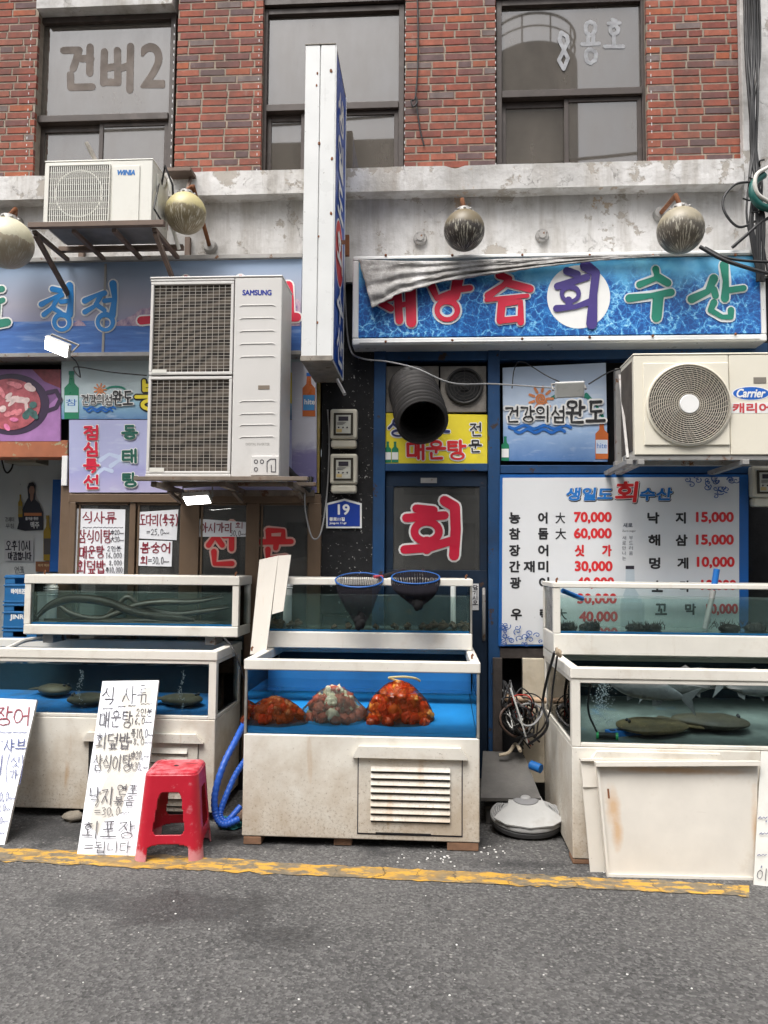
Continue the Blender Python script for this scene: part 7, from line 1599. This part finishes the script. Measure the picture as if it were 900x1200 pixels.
b = MB(); b.ball(G(281, 972) + Vector((0, .10, .05)), .05, 14, 10, (1, .8, .8), .4, 3, 9); props(obj('stone', b, M('brown_stone', (.22, .15, .11), .9, var=.3, bump=.5), loc=G(281, 972), smooth=60), 'small brown stone between the blue hoses and the middle tank', 'stone')
# ---- wires, board and pipes beside the door
Bd = MB(); Bd.box(X(613, 830, 5.45), X(638, 830, 5.45), 5.45, 5.50, .15, Z(625, 772, 5.45)); props(obj('cream_board', Bd, M('dirty_cream_board', (.50, .44, .34), .7, var=.2, vs_=6, dirt=((.25, .17, .09), .3, 5)), loc=(X(625, 830, 5.45), 5.45, .15), bevel=.004), 'narrow dirty cream board standing behind the tangled wires', 'board')
b = MB(); b.tube([P(596, 818, 5.36), P(612, 820, 5.36), P(640, 821, 5.36)], .020, 12); b.ball(P(595, 818, 5.36), .026, 12, 8); props(obj('pipe', b, M('tan_pipe', (.45, .31, .20), .6, var=.2), loc=P(596, 818, 5.36)), 'short tan pipe crossing the tangled wires beside the right tank', 'pipe')
rn = random.Random(21)
wm = [cable_black] * 5 + [M('brown_wire', (.10, .06, .045), .6), cable_grey, M('red_wire', (.35, .03, .02), .5), M('white_wire', (.5, .5, .48), .5)]
for i in range(16):
    x, y = rn.uniform(592, 626), rn.uniform(800, 825); pts = [P(rn.uniform(588, 600), rn.uniform(796, 812), 5.40)]
    cx, cy, r1 = rn.uniform(598, 624), rn.uniform(820, 850), rn.uniform(7, 20)
    for k in range(rn.randint(5, 9)): a = k * 1.0 + i; pts.append(P(cx + r1 * math.cos(a) * rn.uniform(.7, 1.2), cy + r1 * 1.1 * math.sin(a) * rn.uniform(.7, 1.2), 5.26 + rn.uniform(0, .12)))
    pts.append(P(rn.uniform(600, 634), rn.uniform(862, 880), 5.36)); cable(pts, rn.uniform(.0035, .008), wm[i % 9], 'wire coiled in the tangle between the door and the right tank', 'wire', 'wire', 'wires tangled beside the right tank', 6, 6)
cable([P(598, 806, 5.24), P(606, 830, 5.22), P(614, 856, 5.22), P(618, 870, 5.24)], .006, wm[8], 'pale straight wire hanging in front of the tangled wires', 'wire', 'wire')
cable([P(650, 764, 4.7), P(640, 800, 5.0), P(636, 826, 5.1), P(642, 846, 4.85), P(636, 860, 5.0), P(620, 872, 5.2)], .009, cable_black, 'black lead running down from the right tank rim past its side')
cable([P(654, 762, 4.64), P(648, 805, 4.82), P(644, 835, 4.86), P(632, 858, 5.05), P(612, 866, 5.2)], .006, cable_black, 'thinner black lead down the side of the right tank')
b = MB(); 
for k in range(5): b.torus(P(652, 764 + k * .8, 4.60) + Vector((.006 * k, 0, .005)), .018 + .004 * (k % 2), .005, 'X', 16, 6)
props(obj('tied_rag', b, M('dirty_rag', (.35, .28, .2), .9, var=.3), loc=P(652, 766, 4.60)), 'dirty rag knotted on the corner of the lower right tank rim', 'rag')
cable([P(1, 764, 5.0), P(15, 757, 5.12), P(32, 750, 5.3), P(60, 748, 5.4)], .016, M('white_tube', (.62, .60, .55), .5), 'white hose lying over the left end of the dark tank', 'hose', 'hose')
cable([P(263, 748, 5.12), P(271, 757, 4.98), P(278, 772, 4.96), P(286, 795, 5.0)], .005, cable_black, 'thin black lead over the right end of the dark tank rim')
cable([P(610, 880, 5.3), P(604, 872, 5.4), P(596, 882, 5.35), P(585, 885, 5.35)], .012, M('pale_hose_scrap', (.45, .38, .28), .7), 'pale hose scrap on the doorstep under the tangled wires', 'hose', 'hose')
b = MB(); b.tube([P(622, 896, 5.25), P(634, 901, 5.2)], .03, 12); props(obj('pipe_end', b, blue_plastic, loc=P(622, 896, 5.25)), 'dark blue pipe end low behind the ramp plate', 'pipe')
# ---- inside the left doorway
Yi = YI - .012
M_c = [M('crate_blue', (.012, .13, .33), .5, var=.15, dirt=((.02, .06, .12), .25, 6))]
def crate(px0, px1, py0, py1, Y, txt, label, tb):
    x0, x1 = X(px0, 720, Y), X(px1, 720, Y); z0, z1 = Z(40, py1, Y), Z(40, py0, Y); t = thing('crate', label, 'crate', ((x0 + x1) / 2, Y, z0), 'blue bottle crates inside the doorway')
    b = MB(); w_ = .02; b.box(x0, x1, Y, Y + w_, z0, z0 + (z1 - z0) * .68); b.box(x0, x1, Y, Y + w_, z0 + (z1 - z0) * .88, z1); q = (x1 - x0)
    b.box(x0, x0 + q * .3, Y, Y + w_, z0 + (z1 - z0) * .68, z0 + (z1 - z0) * .88); b.box(x1 - q * .3, x1, Y, Y + w_, z0 + (z1 - z0) * .68, z0 + (z1 - z0) * .88)
    b.box(x0, x0 + w_, Y + w_, Y + .34, z0, z1); b.box(x1 - w_, x1, Y + w_, Y + .34, z0, z1); b.box(x0 + w_, x1 - w_, Y + .32, Y + .34, z0, z1); b.box(x0 + w_, x1 - w_, Y + w_, Y + .32, z0, z0 + .01); obj('shell', b, M_c[0], t, bevel=.004)
    b = MB()
    for z in (.05, .62, .92): b.box(x0 - .006, x1 + .006, Y - .006, Y - .0005, z0 + (z1 - z0) * z - .006, z0 + (z1 - z0) * z + .006)
    obj('ribs', b, M_c[0], t, bevel=.002); b = MB(); ftext(b, txt, tb, wall_map(Y), .001, .3); obj('lettering', b, white_p, t, smooth=0)
crate(4, 44, 674, 707, W + .2, '하이트진로', 'uppermost blue bottle crate in the stack inside the left doorway', (13, 690, 34, 696)); crate(4, 44, 707, 737, W + .2, 'JINRO', 'middle blue crate lettered JINRO in the stack inside the left doorway', (12, 720, 34, 727)); crate(4, 44, 737, 768, W + .2, 'JINRO', 'blue bottle crate below the JINRO one inside the left doorway', (12, 750, 34, 757))
b = MB(); b.box(X(4, 720, W + .2), X(44, 720, W + .2), W + .2, W + .69, 0, Z(40, 768.2, W + .2)); obj('inside_plinth', b, galv, B, smooth=0)
mp = wall_map(Yi)
T_ = thing('cutout_poster', 'cutout poster of a person in dark clothes holding a beer bottle inside the doorway', 'poster', P(36, 622, Yi)); b = MB()
slab(b, [(29, 622), (50, 621), (50, 600), (46, 590), (41, 585), (41, 569), (38, 565), (34, 566), (32, 571), (33, 583), (29, 590), (25, 600), (21, 603), (22, 612), (20, 620)][::-1], mp, .004); obj('shirt_print', b, M('dark_clothes_print', (.02, .022, .035), .5, var=.3), T_, smooth=0)
b = MB(); b.disc(37.3, 574.5, 3.4, 5.6, mp, .002, 20); b.poly([(35.5, 579), (39.5, 579), (39, 585), (37, 588), (35.5, 585)], mp, .0021); b.disc(24, 601, 2.2, 3, mp, .002, 14); obj('skin_print', b, skin_p, T_, smooth=0)
b = MB(); b.poly([(33.6, 574), (33.6, 568), (36, 565.6), (39.5, 566), (41.2, 569), (41, 574), (40, 570), (36, 569.5)], mp, .003); obj('hair_print', b, black_p, T_, smooth=0)
b = MB(); b.poly(rect(28.5, 601, 49, 604.5), mp, .002); obj('band_print', b, orange_p, T_, smooth=0)
b = MB(); ftext(b, '즐거운 한잔', (30, 606, 45, 609.5), mp, .002, .2); ftext(b, '맥주', (36, 611.5, 46, 619), mp, .002, .3); obj('lettering', b, white_p, T_, smooth=0)
bottle(T_, mp, 24, 580, 606, 5, bottle_gold, .003, M('dim_label', (.35, .28, .12), .5), None, bottle_gold)
T_ = thing('cutout_poster', 'tall golden beer bottle cutout on the inside wall of the doorway', 'poster', P(56, 658, Yi)); bottle(T_, mp, 56, 605, 657, 10, bottle_gold, .002, M('hex_label', (.10, .09, .08), .4), None, bottle_gold)
b = MB(); b.poly(rect(42, 658, 66, 670), mp, .0035); obj('base_print', b, M('brown_card', (.26, .10, .04), .5), T_, smooth=0); b = MB(); ftext(b, '라거 맥주', (45, 661, 58, 664), mp, .0045, .2); obj('lettering', b, M('tan_print', (.6, .4, .2), .5), T_, smooth=0)
T_ = thing('handwritten_notice', 'grey handwritten closing time notice under the person poster inside the doorway', 'notice', P(22, 658, Yi)); b = MB(); slab(b, [(5, 632), (5, 657), (39, 658), (39, 633)], mp, .001, .001); obj('sheet', b, paper_dim, T_, smooth=0)
b = MB(); Ink(b, mp, .002).word('오후10시', (7, 634, 36, 645), 1.4, .02); Ink(b, mp, .004).word('마감합니다', (10, 647, 37, 656), 1.2, .02); obj('handwriting', b, K, T_, smooth=0)
b = MB(); Ink(b, mp, .001).word('연포', (17, 664, 28, 672), .9, .02); Ink(b, mp, .002).word('간재미', (6, 606, 17, 611), .6, .02); Ink(b, mp, .003).word('무침', (7, 614, 17, 619), .6, .02); props(obj('wall_scribble', b, M('pencil', (.2, .2, .2), .8), loc=P(15, 620, Yi), smooth=0), 'faint pencil scribbles on the inside wall of the doorway', 'scribble')
b = MB(); wbox(b, 60, 562, 70, 670, Yi - .05, .03); props(obj('leaning_board', b, blue_p, loc=P(65, 660, Yi)), 'narrow blue board at the right of the doorway inside wall', 'board')
b = MB(); wbox(b, 5, 535, 42, 542, W + .1, .2); props(obj('shutter_box', b, M('shutter_box_paint', (.30, .27, .2), .6), loc=P(20, 540, W + .1)), 'tan box under the rusty lintel of the doorway', 'box')
cable([P(2, 538, 5.9), P(5, 550, 5.85), P(9, 554, 5.85), P(14, 548, 5.88), P(16, 538, 5.9)], .007, cable_black, 'black cable loop under the rusty lintel of the left doorway')
# ---- litter on the asphalt
b = MB(); rn = random.Random(31)
def bit(p, s): b.ball(p + Vector((0, 0, s * .35)), s, 6, 4, (1, rn.uniform(.6, 1), .6), .5, 3, rn.random() * 99)
for k in range(70):
    px, py = (rn.gauss(512, 26), rn.gauss(1003, 6)) if k < 26 else ((rn.gauss(578, 12), rn.gauss(998, 8)) if k < 40 else (rn.uniform(0, 900), rn.uniform(1010, 1190)))
    bit(G(px, max(992, py)), rn.uniform(.003, .008) if k < 40 else rn.uniform(.002, .0055))
props(obj('litter', b, M('styrofoam_bits', (.70, .69, .66), .8, var=.1), loc=G(512, 1003), smooth=60), 'scattered white crumbs on the asphalt before the middle tank', 'litter', kind='stuff')
